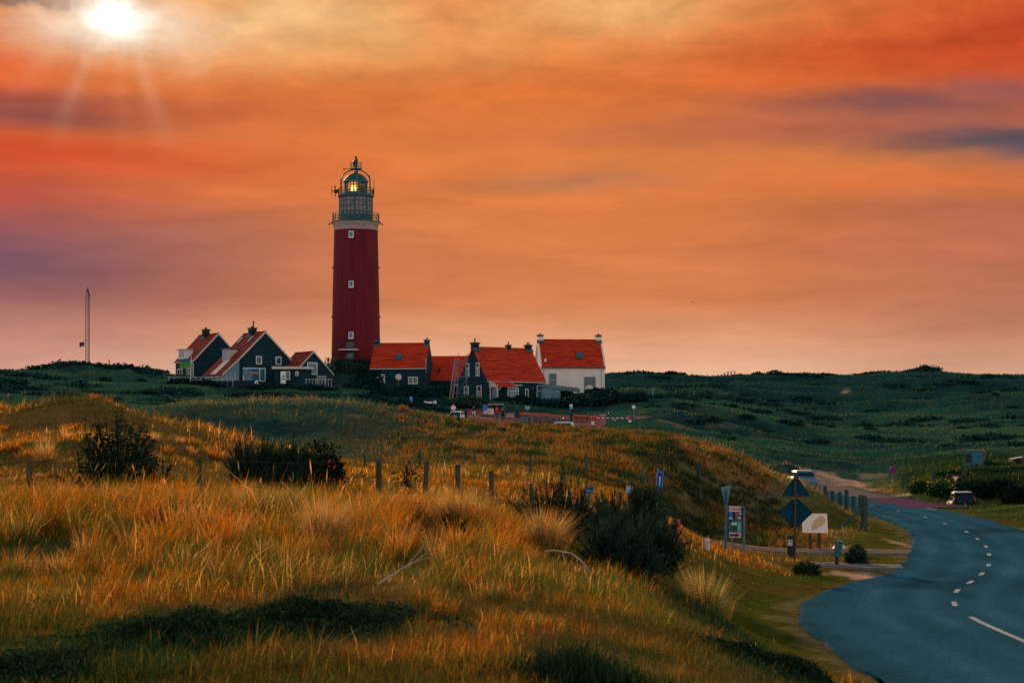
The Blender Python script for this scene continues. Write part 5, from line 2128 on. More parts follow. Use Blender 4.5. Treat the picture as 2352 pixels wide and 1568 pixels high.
BT = (.017, .036, .025)
broom_px('dark broom mass in the centre drooping over the straw grass', 1420, 1316, 225, 120, 13000, 13, BT, .8, .35)
broom_px('right hand dark broom mass spilling toward the orange post', 1505, 1308, 140, 108, 8000, 19, BT, .7, .5)
broom_px('wide dark broom behind the pale marram tussock, under the small blue sign', 1310, 1244, 330, 108, 17000, 14, BT, 1.0, .15)
broom_px('dark broom with upright spikes below the tall blue dead end sign', 1480, 1218, 105, 96, 6000, 15, BT, .6, .35)
broom_px('small dark broom between the small blue sign and the spiky broom', 1425, 1240, 150, 96, 7000, 18, BT, .6, .2)
broom_px('small round dark broom sprig beside the orange post', 1532, 1262, 60, 88, 1300, 16, BT, .35, .6)
broom_px('tall dark feathery broom behind the fence between post and thorny bush', 588, 1114, 170, 108, 9000, 6, BT, .7, .2)
broom_px('dark broom at the fence touching the left side of the thorny berry bush', 668, 1114, 110, 92, 4500, 7, BT, .6, .2)
broom('broom_bush', 'low dark broom tuft among tall orange grass in front of the fence', hit(1010, 1232, 20), (.95, .4, .34), 1700, 17, (.014, .034, .016))
# foreground herb patches
for k, (vx_, vy_, rx, ry, rz, lab) in enumerate((
        (450, 1462, 230, 1.0, .22, 'broad dark leafy herb patch in the left foreground grass'),
        (760, 1425, 200, 1.0, .26, 'dark leafy herb patch below the fallen forked branch'),
        (1340, 1566, 190, .8, .2, 'blurred dark spiky herbs at the bottom edge, centre right'),
        (1840, 1556, 230, .8, .18, 'dark herb bank at the bottom edge beside the road'),
        (70, 1548, 220, .9, .18, 'dark herbs in the bottom left corner'))):
    p = hit(vx_, vy_)
    S = p.y / F
    if k == 2:
        gh = np.random.default_rng(50)
        nh = 2600
        px_, py_ = gh.normal(0, .5, nh) * rx * S, gh.normal(0, .45, nh) * ry
        hh_ = gh.uniform(.08, .34, nh) * np.exp(-.5 * (px_ / (rx * S)) ** 2) * np.clip(.7 + 1.5 * fbm(px_ * 3, py_ * 3, 3), .2, 1.4)
        cc_ = np.array([(.012, .030, .014), (.018, .045, .018), (.007, .014, .008)])[gh.integers(0, 3, nh)] * gh.uniform(.6, 1.4, nh)[:, None]
        V, q, t3, T = blades(np.column_stack([px_, py_, H(p.x + px_, p.y + py_) - p.z - .01]), hh_, np.full(nh, .008) * gh.uniform(.6, 1.5, nh), gh.normal(0, .25, (nh, 2)) * hh_[:, None], cc_, seed=50)
        o = obj('herb_patch', fast_mesh('herb_patch', V, q, t3, T), None, m_leaf)
        o.location = p
        tag(o, lab, 'plant')
    else:
        gh = np.random.default_rng(60 + k)
        nh = 11000
        px_, py_ = gh.normal(0, .42, nh) * rx * S * 1.25, gh.normal(0, .42, nh) * ry * 1.3
        hm = rz * 1.25 * np.clip(.55 + 1.6 * fbm(px_ * 2.2 + k * 9, py_ * 2.2, 3), .1, 1.3) * np.exp(-.5 * ((px_ / (rx * S)) ** 2 + (py_ / ry) ** 2) * 1.6)
        V, q, T = leaf_cloud(nh, (1, 1, 1), .020, gh, BLK + [(.012, .04, .02), (.03, .06, .02)], 0, .45, 0)
        ctr = V.reshape(-1, 4, 3).mean(1, keepdims=True)
        V = (V.reshape(-1, 4, 3) - ctr + np.stack([px_, py_, hm * gh.random(nh)], 1)[:, None]).reshape(-1, 3)
        V[:, 2] += np.repeat(H(p.x + px_, p.y + py_) - p.z, 4)
        o = obj('herb_patch', fast_mesh('herb_patch', V, q, None, T), None, m_leaf)
        o.location = p
        tag(o, lab, 'plant')
g, vx, x, y = scatter(52000, 2010, 2750, 100, 200, 91)
p1, p2 = fbm(x / 2.4, y / 2.4, 4), fbm(x / 7, y / 7, 3)
bank_ = sstep(2075, 2130, vx - (y - 130) * -.6) * sstep(126, 140, y)
carz = np.exp(-(((x - 29.4) / 2.4) ** 2 + ((y - 130) / 8.0) ** 2))
k = free(x, y, .4) & (g.random(len(x)) < .25 + .75 * bank_) & (sandy(x, y) < .3) & (carz < .35)
x, y, vx, p1, p2, bank_ = x[k], y[k], vx[k], p1[k], p2[k], bank_[k]
n = len(x)
hgt = (.10 + bank_ * (.18 + .42 * np.clip(p1 + .35, 0, 1))) * g.uniform(.5, 1.25, n)
col = mixc(np.tile(A(.030, .070, .024), (n, 1)), np.tile(A(.012, .030, .016), (n, 1)), sstep(-.06, .16, p2 + .6 * p1))
col = mixc(col, np.tile(A(.085, .095, .02), (n, 1)), (g.random(n) < .22 * sstep(0, .2, -p1)) * 1.0)
col = mixc(col, np.tile(A(.30, .20, .015), (n, 1)), (g.random(n) < .012) * 1.0)
grass_obj('verge_growth', [blades(np.column_stack([x, y, H(x, y) - .03]), hgt, y * .00034 * g.uniform(.6, 1.4, n), g.normal(0, .42, (n, 2)) * hgt[:, None], col, seed=92)])
# bush beside the bin, and shrub bank right of the road
shrub('small_bush', 'dark grassy bush right of the teal litter bin', hit(1966, 1296), (.38, .5, .5), 1200, .09, DK, 21, 8, 'bush', flat=.2)
shrub('small_bush', 'low dark tuft in front of the map board and pole', hit(1850, 1318), (.45, .3, .3), 700, .08, DK, 22, 6, 'bush', flat=.2)
bank = [(2120, 1118, 30, 40, 'bright green shrub with yellow flowers nearest the sandy path'), (2165, 1128, 36, 46, 'green shrub with yellow flowers left of the give way sign'),
        (2228, 1125, 44, 52, 'tall dark shrub behind the black hatchback'), (2290, 1135, 46, 56, 'broad dark green shrub right of the black hatchback'),
        (2345, 1150, 50, 62, 'darkest shrub at the right picture edge'), (2190, 1100, 40, 24, 'low shrub on the bank above the give way sign'),
        (2270, 1098, 46, 20, 'olive shrub on the bank top below the container'), (2335, 1092, 44, 20, 'shrub on the bank top at the right edge'), (2400, 1140, 50, 60, 'dark shrub just beyond the right edge')]
for k, (vx_, vy_, rx, rz, lab) in enumerate(bank):
    yb_ = np.interp(vy_, [1090, 1150], [158, 131])
    q = G((vx_ - CX) / F * yb_, yb_)
    S = yb_ / F
    tn = [(.018, .055, .024), (.010, .030, .018), (.03, .07, .022)] if k not in (4, 3, 8) else [(.010, .026, .016), (.006, .016, .012)]
    t_ = shrub('bank_shrub', lab, q, (rx * S, 1.3, rz * S * .52), 2600, .13, tn, 70 + k, 9, lump=.45, flat=.4)
    if k in (0, 1, 5):
        gg = np.random.default_rng(k)
        V, q2, T = leaf_cloud(60, (rx * S * .95, 1.25, rz * S * .8), .07, gg, [(.5, .36, .01)], .4, .8, .9)
        tag(obj('blossom', fast_mesh('blossom', V, q2, None, T), t_, m_leaf), kind='stuff')
# shrubs around the houses and on the far dunes
SH = [(770, 868, 46, 26, 342, 'rounded green shrub at the left foot of the lighthouse'), (815, 872, 36, 24, 341, 'green shrub straight below the lighthouse door'), (852, 880, 40, 34, 334, 'dark shrub between lighthouse foot and dish cottage'),
      (840, 905, 60, 26, 322, 'dark scrub below the lighthouse, left of the parking sign'), (930, 902, 55, 14, 326, 'low hedge under the dish cottage windows'), (1010, 905, 50, 16, 322, 'low hedge under the annexe roof'),
      (640, 892, 60, 12, 322, 'clipped scrub under the white door of the linked house'), (420, 880, 34, 12, 322, 'scrub in front of the leftmost house terrace'), (480, 886, 42, 14, 320, 'scrub left of the small sunken shed'), (590, 895, 46, 14, 319, 'scrub right of the small sunken shed'),
      (720, 896, 50, 14, 318, 'scrub along the short pale fence'), (900, 925, 60, 16, 308, 'dark scrub above the parking sign'), (970, 916, 45, 16, 310, 'dark scrub behind the blue arrow sign'),
      (1080, 928, 50, 16, 305, 'pale grassy mound below the scaffold'), (1230, 930, 60, 16, 303, 'scrub below the red porch house'), (1270, 942, 45, 20, 300, 'dark scrub behind the bicycle rack, left part'), (1340, 935, 55, 26, 303, 'big dark scrub below the white house'),
      (1400, 940, 50, 28, 301, 'dark scrub behind the striped barrier'), (1455, 945, 36, 24, 302, 'dark scrub behind the right round sign'), (1290, 900, 26, 12, 330, 'dark bush at the left corner of the white house'), (1370, 905, 24, 14, 332, 'dark bush below the white house right window'),
      (1395, 915, 40, 18, 318, 'scrub at the right foot of the white house'), (1200, 915, 18, 10, 316, 'round bush before the dark house windows'), (1165, 918, 24, 8, 314, 'low bush before the red porch'), (1010, 945, 40, 12, 288, 'scrub behind the white car'),
      (1070, 948, 40, 14, 292, 'scrub behind the cyclist')]
for k, (vx_, vy_, rx, rz, Y, lab) in enumerate(SH):
    x_ = (vx_ - CX) / F * Y
    q = G(x_, Y)
    S = Y / F
    want = CZ - (vy_ + 4 - HY) / F * Y
    tn = DT if k not in (0, 1, 13, 24) else [(.03, .085, .055), (.05, .09, .05), (.014, .05, .04)]
    shrub('dune_shrub', lab, (x_, Y, min(q.z, max(want, q.z - .4))), (rx * S, 1.6, rz * S), 900, .26, tn, 100 + k, 5, lump=.5, flat=.6, shell=.3)
# windswept bush on the skyline
p = G((2130 - CX) / F * 492, 492)
t_ = shrub('windswept_bush', 'windswept bush breaking the right skyline', p, (36 / F * 492, 2.2, 1.15), 1500, .35, [(.006, .028, .03)], 140, 6, 'bush', lump=.5, shell=.2)
b = MB()
for k in range(5):
    b.tube([(.3 + k * .45, 0, .9), (.9 + k * .45, 0, 1.7 - .1 * k), (1.7 + k * .4, 0, 2.0 - .16 * k)], [.12, .08, .02], 5)
b.build_each('branch', m_twig, t_)
# scrub cover scattered over the far slopes: too many and too merged to count
g = np.random.default_rng(77)
Vs, Qs, Ts, kk = [], [], [], 0
cl = 0
while cl < 330:
    vx_ = g.uniform(-150, 2700)
    Y = math.exp(g.uniform(math.log(235), math.log(508)))
    x_ = (vx_ - CX) / F * Y
    if 1000 < vx_ < 1480 and Y < 305:
        continue
    if not (vx_ > 1420 or vx_ < 400 or Y < 300):
        continue
    dens = fbm(np.array([x_ / 24]), np.array([Y / 18]), 3)[0]
    if dens < g.uniform(-.2, .2) and not (vx_ < 400 and 335 < Y < 360):
        continue
    s_ = g.uniform(.5, 1.3)
    V, q, T = leaf_cloud(150, (s_ * g.uniform(1.4, 4.0), s_ * 2.0, s_ * g.uniform(.25, .7)), .33 * s_, g, DT, .5, .6, .3)
    V += np.array([x_, Y, float(H(np.array([x_]), np.array([Y]))[0]) - .1])
    Vs.append(V)
    Qs.append(q + kk)
    Ts.append(T)
    kk += len(V)
    cl += 1
for vx_ in np.linspace(70, 372, 62):        # scrub crown of the left hill
    Y = 350 + g.uniform(-6, 2)
    x_ = (vx_ + g.uniform(-3, 3) - CX) / F * Y
    s_ = g.uniform(.5, 1.0)
    V, q, T = leaf_cloud(130, (s_ * g.uniform(1.0, 2.0), s_ * 1.3, s_ * g.uniform(.5, 1.0)), .27 * s_, g, DT, .5, .6, .3)
    V += np.array([x_, Y, float(H(np.array([x_]), np.array([Y]))[0]) - .35])
    Vs.append(V)
    Qs.append(q + kk)
    Ts.append(T)
    kk += len(V)
tag(obj('dune_scrub', fast_mesh('dune_scrub', np.vstack(Vs), np.vstack(Qs), None, np.vstack(Ts)), None, m_leaf), kind='stuff')


# --- single marram tussocks ----------------------------------------------
def tussock(label, vx_, vy_, hpx, wpx, n, seed, cols, heads=0, dirx=.25):
    p = hit(vx_, vy_, 12)
    S = p.y / F
    g = np.random.default_rng(seed)
    f = np.sqrt(g.random(n))
    a = g.uniform(0, 2 * math.pi, n)
    x, y = np.cos(a) * f * wpx * S * .35, np.sin(a) * f * .3
    h = hpx * S * g.uniform(.45, 1.05, n)
    la = np.column_stack([x, y]) * 1.3 + g.normal(0, .16, (n, 2)) * h[:, None]
    la[:, 0] += dirx * h * g.uniform(0, 1, n)
    col = np.array(cols)[g.integers(0, len(cols), n)] * g.uniform(.75, 1.2, n)[:, None]
    hd_ = np.zeros(n, bool)
    hd_[:heads] = True
    h[:heads] = hpx * S * g.uniform(1.1, 1.35, heads)
    la[:heads] *= .35
    V, q, t, T = blades(np.column_stack([x, y, H(p.x + x, p.y + y) - p.z - .02]), h, np.full(n, max(.005, p.y * .00019)) * g.uniform(.7, 1.3, n), la, col, seed=seed, head=hd_)
    o = obj('marram_tussock', fast_mesh('marram_tussock', V, q, t, np.clip(T, 0, 1)), None, m_grass)
    o.location = p
    tag(o, label, 'grass tussock')


PB = [tuple(PALE), tuple(STRAW), (.5, .36, .16), (.22, .22, .05)]
GB = [tuple(PALE), (.24, .25, .06), (.12, .19, .06), (.45, .30, .10)]
tussock('pale marram tussock in front of the big dark broom, leaning right', 1255, 1262, 110, 110, 900, 1, PB, 4, .3)
tussock('marram tussock with tall seed heads at the lawn edge above the road', 1625, 1405, 110, 120, 800, 2, GB, 5, .1)
tussock('broad pale marram clump in front of the fence, left of centre', 745, 1262, 140, 120, 1100, 3, PB, 3, .1)
tussock('silvery marram clump under the tall feathery broom', 600, 1200, 100, 190, 1100, 4, GB, 3, .1)
tussock('dense orange marram clump by the leaning fence posts', 1060, 1215, 110, 150, 1300, 5, PB, 8, -.15)
tussock('grey green marram blades bending before the black broom', 1395, 1308, 95, 90, 260, 6, [(.16, .2, .09), (.10, .16, .07)], 0, -.3)
tussock('small marram tuft with bright blades on the left dune slope', 245, 1052, 70, 60, 300, 7, PB, 2, .1)
tussock('small straw tuft on the left dune, left of the leafy bush', 105, 1055, 55, 60, 260, 8, PB, 2, .1)
tussock('bright straw tuft on the orange slope above the feathery broom', 350, 1015, 30, 40, 200, 9, PB, 2, .1)

# --- driftwood branches ----------------------------------------------------
m_wood = mat('bleached_wood', (.62, .44, .34), .85, .25, 9, 0.0, rgb2=(.26, .17, .13))


def branch(label, pts2, Y, segs, r0):
    """pts2: dict of named picture points with a height above ground in metres"""
    Y = Y - 1.2
    o = W(*pts2[0], Y)
    t = thing('fallen_branch', label, 'branch', o)
    b = MB()
    for s in segs:
        P = [W(*pts2[i], Y - .12 * k) - o for k, i in enumerate(s[0])]
        s = (s[0], s[1] * .62, s[2] * .62)
        b.tube(P, [s[1] + (s[2] - s[1]) * k / (len(P) - 1) for k in range(len(P))], 6)
    b.build_each('limb', m_wood, t)


p = hit(900, 1335)
branch('bleached forked branch lying in the straw grass, left of centre',
       [(868, 1340), (905, 1318), (938, 1297), (958, 1272), (985, 1235), (948, 1292), (975, 1282), (1020, 1272), (990, 1262), (1015, 1250), (965, 1262), (1000, 1240), (880, 1322)], p.y,
       [((0, 1, 2, 5), .022, .016), ((2, 3, 4), .015, .005), ((5, 6, 7), .014, .004), ((5, 8, 9), .010, .004), ((3, 10, 11), .009, .003), ((1, 12), .012, .004)], .02)
p = hit(1300, 1300)
branch('white arched branch in front of the dark broom',
       [(1252, 1266), (1270, 1263), (1292, 1266), (1312, 1270), (1332, 1284), (1346, 1300), (1357, 1316), (1296, 1282), (1297, 1296), (1335, 1308)], p.y,
       [((0, 1, 2, 3, 4, 5, 6), .020, .018), ((2, 7, 8), .014, .008), ((5, 9), .010, .005)], .02)

# ------------------------------------------------------------------ fences and posts
m_post = mat('weathered_post', (.070, .062, .045), .9, .35, 9, 0.0, bump=.4, stretch=(1, 1, .25))
m_post2 = mat('grey_green_post', (.045, .075, .062), .9, .35, 9, 0.0, bump=.4, stretch=(1, 1, .25))
m_wire = mat('rusty_wire', (.05, .04, .035), .7)


def post_mesh(b, x, y, z0, z1, r, g, lean=.03, n=9):
    dx, dy = g.normal(0, lean) * (z1 - z0), g.normal(0, lean) * (z1 - z0)
    m_ = .5 * (z0 + z1)
    b.tube([(x, y, z0), (x + dx * .5, y + dy * .5, m_), (x + dx, y + dy, z1 - .012), (x + dx * 1.02, y + dy, z1)], [r * 1.03, r, r * .97, r * .84], n)


g = np.random.default_rng(5)
NEAR = [(-150, 1060, 1130), (65, 1057, 1112), (460, 1051, 1118), (869.7, 1054, 1128), (974.5, 1057, 1120), (1052, 1066, 1125), (1130, 1081, 1135), (1221, 1110, 1150), (1300, 1140, 1175)]
o0 = G(-6, 39.5)
nf = thing('wire_fence', 'near wire fence with thick weathered posts standing in the straw grass', 'fence', o0)
tops = []
for vx_, vt, vb in NEAR:
    Y = np.interp(vx_, [-150, 460, 870, 1300], [39, 39.5, 41, 47])
    b_ = G((vx_ - CX) / F * Y, Y)
    tz = CZ - (vt - HY) / F * Y
    b = MB()
    post_mesh(b, b_.x - o0.x, b_.y - o0.y, b_.z - .4 - o0.z, tz - o0.z, .050 + .008 * g.random(), g)
    b.build('post', m_post, nf, True)
    tops.append(Vector((b_.x, b_.y - .06, tz)) - o0)
for dz in (.035, .43):
    b = MB()
    pts = []
    for p, q in zip(tops[:-1], tops[1:]):
        for k in range(6):
            f = k / 6
            v_ = p.lerp(q, f)
            v_.z -= dz + .10 * (1 - (2 * f - 1) ** 2) * .5
            pts.append(v_)
    b.tube(pts, .0045, 4, cap=False)
    b.build('wire', m_wire, nf)
FAR = [(838.7, 1043, 1072), (964.5, 1031, 1075), (1089.5, 1036.7, 1071.5), (1218.7, 1037.6, 1095), (1346, 1041, 1101), (1477, 1077, 1122), (1610, 1113, 1155), (1737, 1147, 1200), (1515, 1100, 1125)]
o0 = G(0, 76)
ff = thing('post_fence', 'second fence of thin dark posts crossing the lower face of the middle dune', 'fence', o0)
for vx_, vt, vb in FAR[:-1]:
    p = hit(vx_, vb, 50)
    h = (vb - vt) / F * p.y
    b = MB()
    q = p - o0
    post_mesh(b, q.x, q.y, q.z - .3, q.z + h, .048, g, .03)
    b.build('post', m_post2, ff, True)
pts = []
for vx_, vt, vb in FAR[:-1]:
    p = hit(vx_, vb, 50)
    pts.append(p - o0 + Vector((0, -.06, (vb - vt) / F * p.y * .55)))
b = MB()
b.tube(pts, .004, 4, cap=False)
b.build('wire', m_wire, ff)

# big braced corner post and the row of timber bollards by the road
p = hit(1984, 1216, 60)
S = p.y / F
bp_ = thing('corner_post', 'tallest mossy timber post with a sloping brace at the road bend', 'post', p)
b = MB()
b.tube([(0, 0, -.4), (.02, 0, 76 * S - .08), (.02, 0, 77 * S)], [7.8 * S, 7.5 * S, 5.6 * S], 12)
b.build('post', m_post2, bp_, True)
b = MB()
b.tube([(-.1, -.12, 46 * S), (-86 * S, -2.0, -1 * S)], [4.0 * S, 3.7 * S], 10)
b.build('brace', m_post2, bp_, True)
bx = np.linspace(0, 1, 16)
proto = None
for k, f in enumerate(bx[1:]):
    Y = p.y + (141 - p.y) * f
    x_ = np.interp(Y, [p.y, 107, 120, 135, 150], [p.x, 18.4, 19.0, 19.25, 19.2])
    q = G(x_, Y)
    hh = 1.12 + .14 * math.sin(k * 2.3)
    if proto is None:
        b = MB()
        post_mesh(b, 0, 0, -.3, 1.15, .115, g, .01, 10)
        proto = b.build('timber_bollard', m_post2, None, True)
        o = proto
    else:
        o = proto.copy()
        COL.objects.link(o)
    o.location = q
    o.rotation_euler = (0, 0, k * 1.3)
    o.scale = (1, 1, hh / 1.15)
    nth = ['nearest', 'second', 'third', 'fourth', 'fifth', 'sixth', 'seventh', 'eighth', 'ninth', 'tenth', 'eleventh', 'twelfth', 'thirteenth', 'fourteenth', 'farthest']
    tag(o, nth[k] + ' timber bollard behind the braced corner post along the road', 'bollard', 'timber bollards along the road')

# ------------------------------------------------------------------ signs in the foreground
m_plate = mat('sign_back', (.007, .052, .088), .9, .12, 3, 0.0)
m_plate_edge = mat('sign_rim', (.008, .032, .042), .9, spec=0.0)
m_navy = mat('navy_sign_blue', (.006, .03, .30), .5, spec=.3)
m_signblue = mat('bright_sign_blue', (.02, .16, .55), .5, spec=.3)
m_pink = mat('pale_pink_panel', (.80, .42, .40), .7, .08, 5)
m_signred = mat('sign_red', (.50, .012, .018), .5)
m_signwhite = mat('sign_white', (.85, .74, .70), .6)
m_boardw = mat('map_board_cream', (.95, .78, .66), .6, .02, 2)
m_ink = mat('black_ink', (.02, .015, .02), .7)

p = hit(1825, 1286, 40)
S = p.y / F
sg = thing('sign_post', 'dark pole carrying a triangular and a diamond sign, both seen from behind', 'road sign', p)
zz_ = lambda vy: (1286 - vy) * S
b = MB()
b.tube([(0, 0, -.3), (.03, 0, zz_(1088))], .042, 10)
b.build('pole', m_post, sg, True)


def plate(name, poly, th, m, parent, y=0.0, rim=None, rimw=.03):
    b = MB()
    b.prism([(x, y, z) for x, z in poly], (0, th, 0))
    o = b.build(name, m, parent)
    if rim is not None:
        b = MB()
        c = np.mean(poly, 0)
        n = len(poly)
        for i in range(n):
            a_, c_ = np.array(poly[i]), np.array(poly[(i + 1) % n])
            ia, ic = a_ + (c - a_) * rimw / np.linalg.norm(c - a_) * 1.6, c_ + (c - c_) * rimw / np.linalg.norm(c - c_) * 1.6
            b.hexa([(a_[0], y - .022, a_[1]), (c_[0], y - .022, c_[1]), (c_[0], y - .001, c_[1]), (a_[0], y - .001, a_[1]),
                    (ia[0], y - .022, ia[1]), (ic[0], y - .022, ic[1]), (ic[0], y - .001, ic[1]), (ia[0], y - .001, ia[1])])
        b.build('rim', rim, o)
    return o


cxp = lambda vx: (vx - 1826) * S
tri = plate('triangular_plate', [(cxp(1796.5), zz_(1138.5)), (cxp(1861.5), zz_(1139.5)), (cxp(1829.5), zz_(1088.5))], .004, m_plate, sg, .05, m_plate_edge)
plate('top_plate', [(cxp(1824.5), zz_(1099)), (cxp(1834.5), zz_(1099)), (cxp(1829.5), zz_(1092))], .004, m_ink, sg, .045)
dia = plate('diamond_plate', [(cxp(1787.5), zz_(1176)), (cxp(1827.5), zz_(1215.5)), (cxp(1868), zz_(1177)), (cxp(1829), zz_(1140.5))], .004, m_plate, sg, .05, m_plate_edge)
b = MB()
for vy in (1100, 1137, 1145.5, 1154.5, 1212):
    b.box((cxp(1828.5), -.03, zz_(vy)), (.17, .11, .028))
b.build_each('bracket', m_teal, sg)
b = MB()
b.box((cxp(1827), .03, zz_(1206.5)), (.16, .03, .09))
b.build('bracket_box', m_ink, sg)

# give-way sign, seen obliquely from behind
p = hit(1667, 1270, 40)
S = p.y / F
gy = thing('sign_post', 'teal pole with an inverted triangle sign turned sideways, left of the poster board', 'road sign', p)
zz_ = lambda vy: (1270 - vy) * S
b = MB()
b.tube([(-.01, 0, -.3), (.0, 0, zz_(1213)), (.0, 0, zz_(1212.5)), (.045, 0, zz_(1122))], [.046, .046, .034, .032], 10)
b.build('pole', m_tealpaint, gy, True)
b = MB()
b.prism([(-.45, 0, .36), (.45, 0, .36), (0, 0, -.42)], (0, .02, 0))
o = b.build('triangle_plate', m_tealpaint, gy)
o.location = (.02, .06, zz_(1143))
o.rotation_euler = (0, R(-3), R(64))
b = MB()
for vy in (1128, 1161):
    b.box((.03, .01, zz_(vy)), (.13, .13, .03))
b.build_each('bracket', m_steel, gy)

# poster board with arrow
p = hit(1692, 1266, 40)
S = p.y / F
pb_ = thing('poster_board', 'tall narrow poster board with pink header and blue arrow on two thin posts', 'sign board', p, R(-14))
w2, zb_, zt_ = 14.0 * S, (1266 - 1234.5) * S, (1266 - 1162) * S
hgt_ = zt_ - zb_
b = MB()
b.box((-3.5 * S, 0, (zb_ + zt_) / 2), (2 * w2, .03, hgt_))
pn = b.build('panel', m_pink, pb_)
rx0 = -3.5 * S


def patch(name, m, u0, u1, v0, v1, d=.018):
    b = MB()
    b.box((rx0 + (u0 + u1 - 1) * w2, -d, zt_ - (v0 + v1) / 2 * hgt_), ((u1 - u0) * 2 * w2, .006, (v1 - v0) * hgt_))
    return b.build(name, m, pn)


mk_ = lambda n, c: mat(n, c, .7, .45, 22)
patch('picture', mk_('picture_teal', (.02, .16, .22)), 0, 1, .175, .825, .017)
patch('picture', mk_('picture_blue', (.01, .17, .55)), 0, .30, .18, .34, .021)
patch('picture', mk_('picture_white', (.7, .66, .68)), .0, .27, .345, .41, .021)
patch('picture', mk_('picture_dark_green', (.008, .04, .03)), .0, .25, .41, .49, .021)
patch('picture', mk_('picture_black', (.008, .015, .03)), .33, .5, .18, .42, .021)
patch('picture', mk_('picture_red', (.5, .10, .10)), .52, .75, .185, .34, .024)
patch('picture', mk_('picture_purple', (.22, .05, .20)), .52, .72, .34, .49, .024)
patch('picture', mk_('picture_pale', (.45, .6, .62)), .82, 1, .20, .27, .021)
patch('picture', mk_('picture_cream', (.7, .5, .3)), .76, .97, .33, .40, .021)
patch('picture', mk_('picture_sand', (.62, .60, .64)), .22, .66, .51, .60, .021)
patch('picture', mk_('picture_wood', (.03, .11, .035)), .25, .70, .60, .82, .021)
patch('picture', mk_('picture_foam', (.15, .40, .48)), .72, 1, .50, .80, .021)
lettering('De Cammerslag', .105, m_navy, pn, (rx0, -.02, zt_ - .085 * hgt_), (R(90), 0, 0), sx=.92)
b = MB()
az_ = zt_ - .915 * hgt_
b.prism([(rx0 - .9 * w2, -.022, az_ + .035), (rx0 + .1 * w2, -.022, az_ + .035), (rx0 + .1 * w2, -.022, az_ + .075), (rx0 + .85 * w2, -.022, az_), (rx0 + .1 * w2, -.022, az_ - .075), (rx0 + .1 * w2, -.022, az_ - .035), (rx0 - .9 * w2, -.022, az_ - .035)], (0, .006, 0))
b.build('arrow', m_navy, pn)
b = MB()
b.box((rx0 + w2 + .04, .16, (zb_ + zt_) / 2 - .01), (.03, .42, hgt_ + .02))
b.build('side_panel', mat('dark_green_board', (.008, .05, .045), .6, .2, 4), pb_)
b = MB()
b.box((rx0 - w2 + .1, .02, zt_ / 2 - .2), (.06, .05, zt_ + .3))
b.box((rx0 + w2 + .09, .03, zt_ / 2 - .2), (.07, .06, zt_ + .3))
b.build_each('post', m_steel, pb_)

# map board
p = hit(1871, 1262, 60)
S = p.y / F
mb_ = thing('map_board', 'cream board with an island map on two dark posts, behind the diamond sign', 'sign board', p)
zz_ = lambda vy: (1262 - vy) * S
cx_ = lambda vx: (vx - 1871) * S
b = MB()
b.hexa([(cx_(1843.5), 0, zz_(1222.8)), (cx_(1901.8), 0, zz_(1223.4)), (cx_(1901.8), .03, zz_(1223.4)), (cx_(1843.5), .03, zz_(1222.8)), (cx_(1842), 0, zz_(1179)), (cx_(1899.8), 0, zz_(1178.9)), (cx_(1899.8), .03, zz_(1178.9)), (cx_(1842), .03, zz_(1179))])
pn = b.build('panel', m_boardw, mb_)
ISL = [(780, 1190), (765, 960), (830, 830), (900, 700), (1010, 580), (1120, 480), (1230, 400), (1330, 370), (1420, 420), (1530, 540), (1550, 660), (1540, 770), (1400, 900), (1260, 990), (1190, 1010), (1090, 1100), (1000, 1110), (900, 1170)]
ip = [((3200 + x * .0638) * .57422, (2040 + y * .0638) * .57422) for x, y in ISL]
ic_ = np.mean(ip, 0)
for nm, k_, d_, m_ in (('map_shallows', 1.10, -.004, mat('map_grey_blue', (.36, .40, .42), .7)), ('map_island', 1.0, -.008, mat('map_sand', (.74, .47, .24), .7, .2, 16))):
    b = MB()
    b.prism([(cx_(ic_[0] + (x - ic_[0]) * k_), d_, zz_(ic_[1] + (y - ic_[1]) * k_)) for x, y in ip], (0, .004, 0))
    b.build(nm, m_, pn)
b = MB()
for (u, v, w_, h_) in ((1866.5, 1181.2, 3.0, .8), (1897, 1180.6, 1.2, .9), (1869, 1220.3, 1.5, .9)):
    b.box((cx_(u), -.003, zz_(v)), (w_ * 1.2 * S, .006, h_ * S))
b.build_each('small_print', m_ink, pn)
b = MB()
b.box((cx_(1861), .06, zz_(1222) / 2 - .2), (6.2 * S, .09, zz_(1222) + .45))
b.box((cx_(1882), .06, zz_(1222) / 2 - .2), (6.2 * S, .09, zz_(1222) + .45))
b.build_each('post', m_post, mb_)
b = MB()
b.box((cx_(1871.5), .0, zz_(1240.5)), (34 * S, .05, 4 * S))
b.build('crossbar', m_post, mb_)

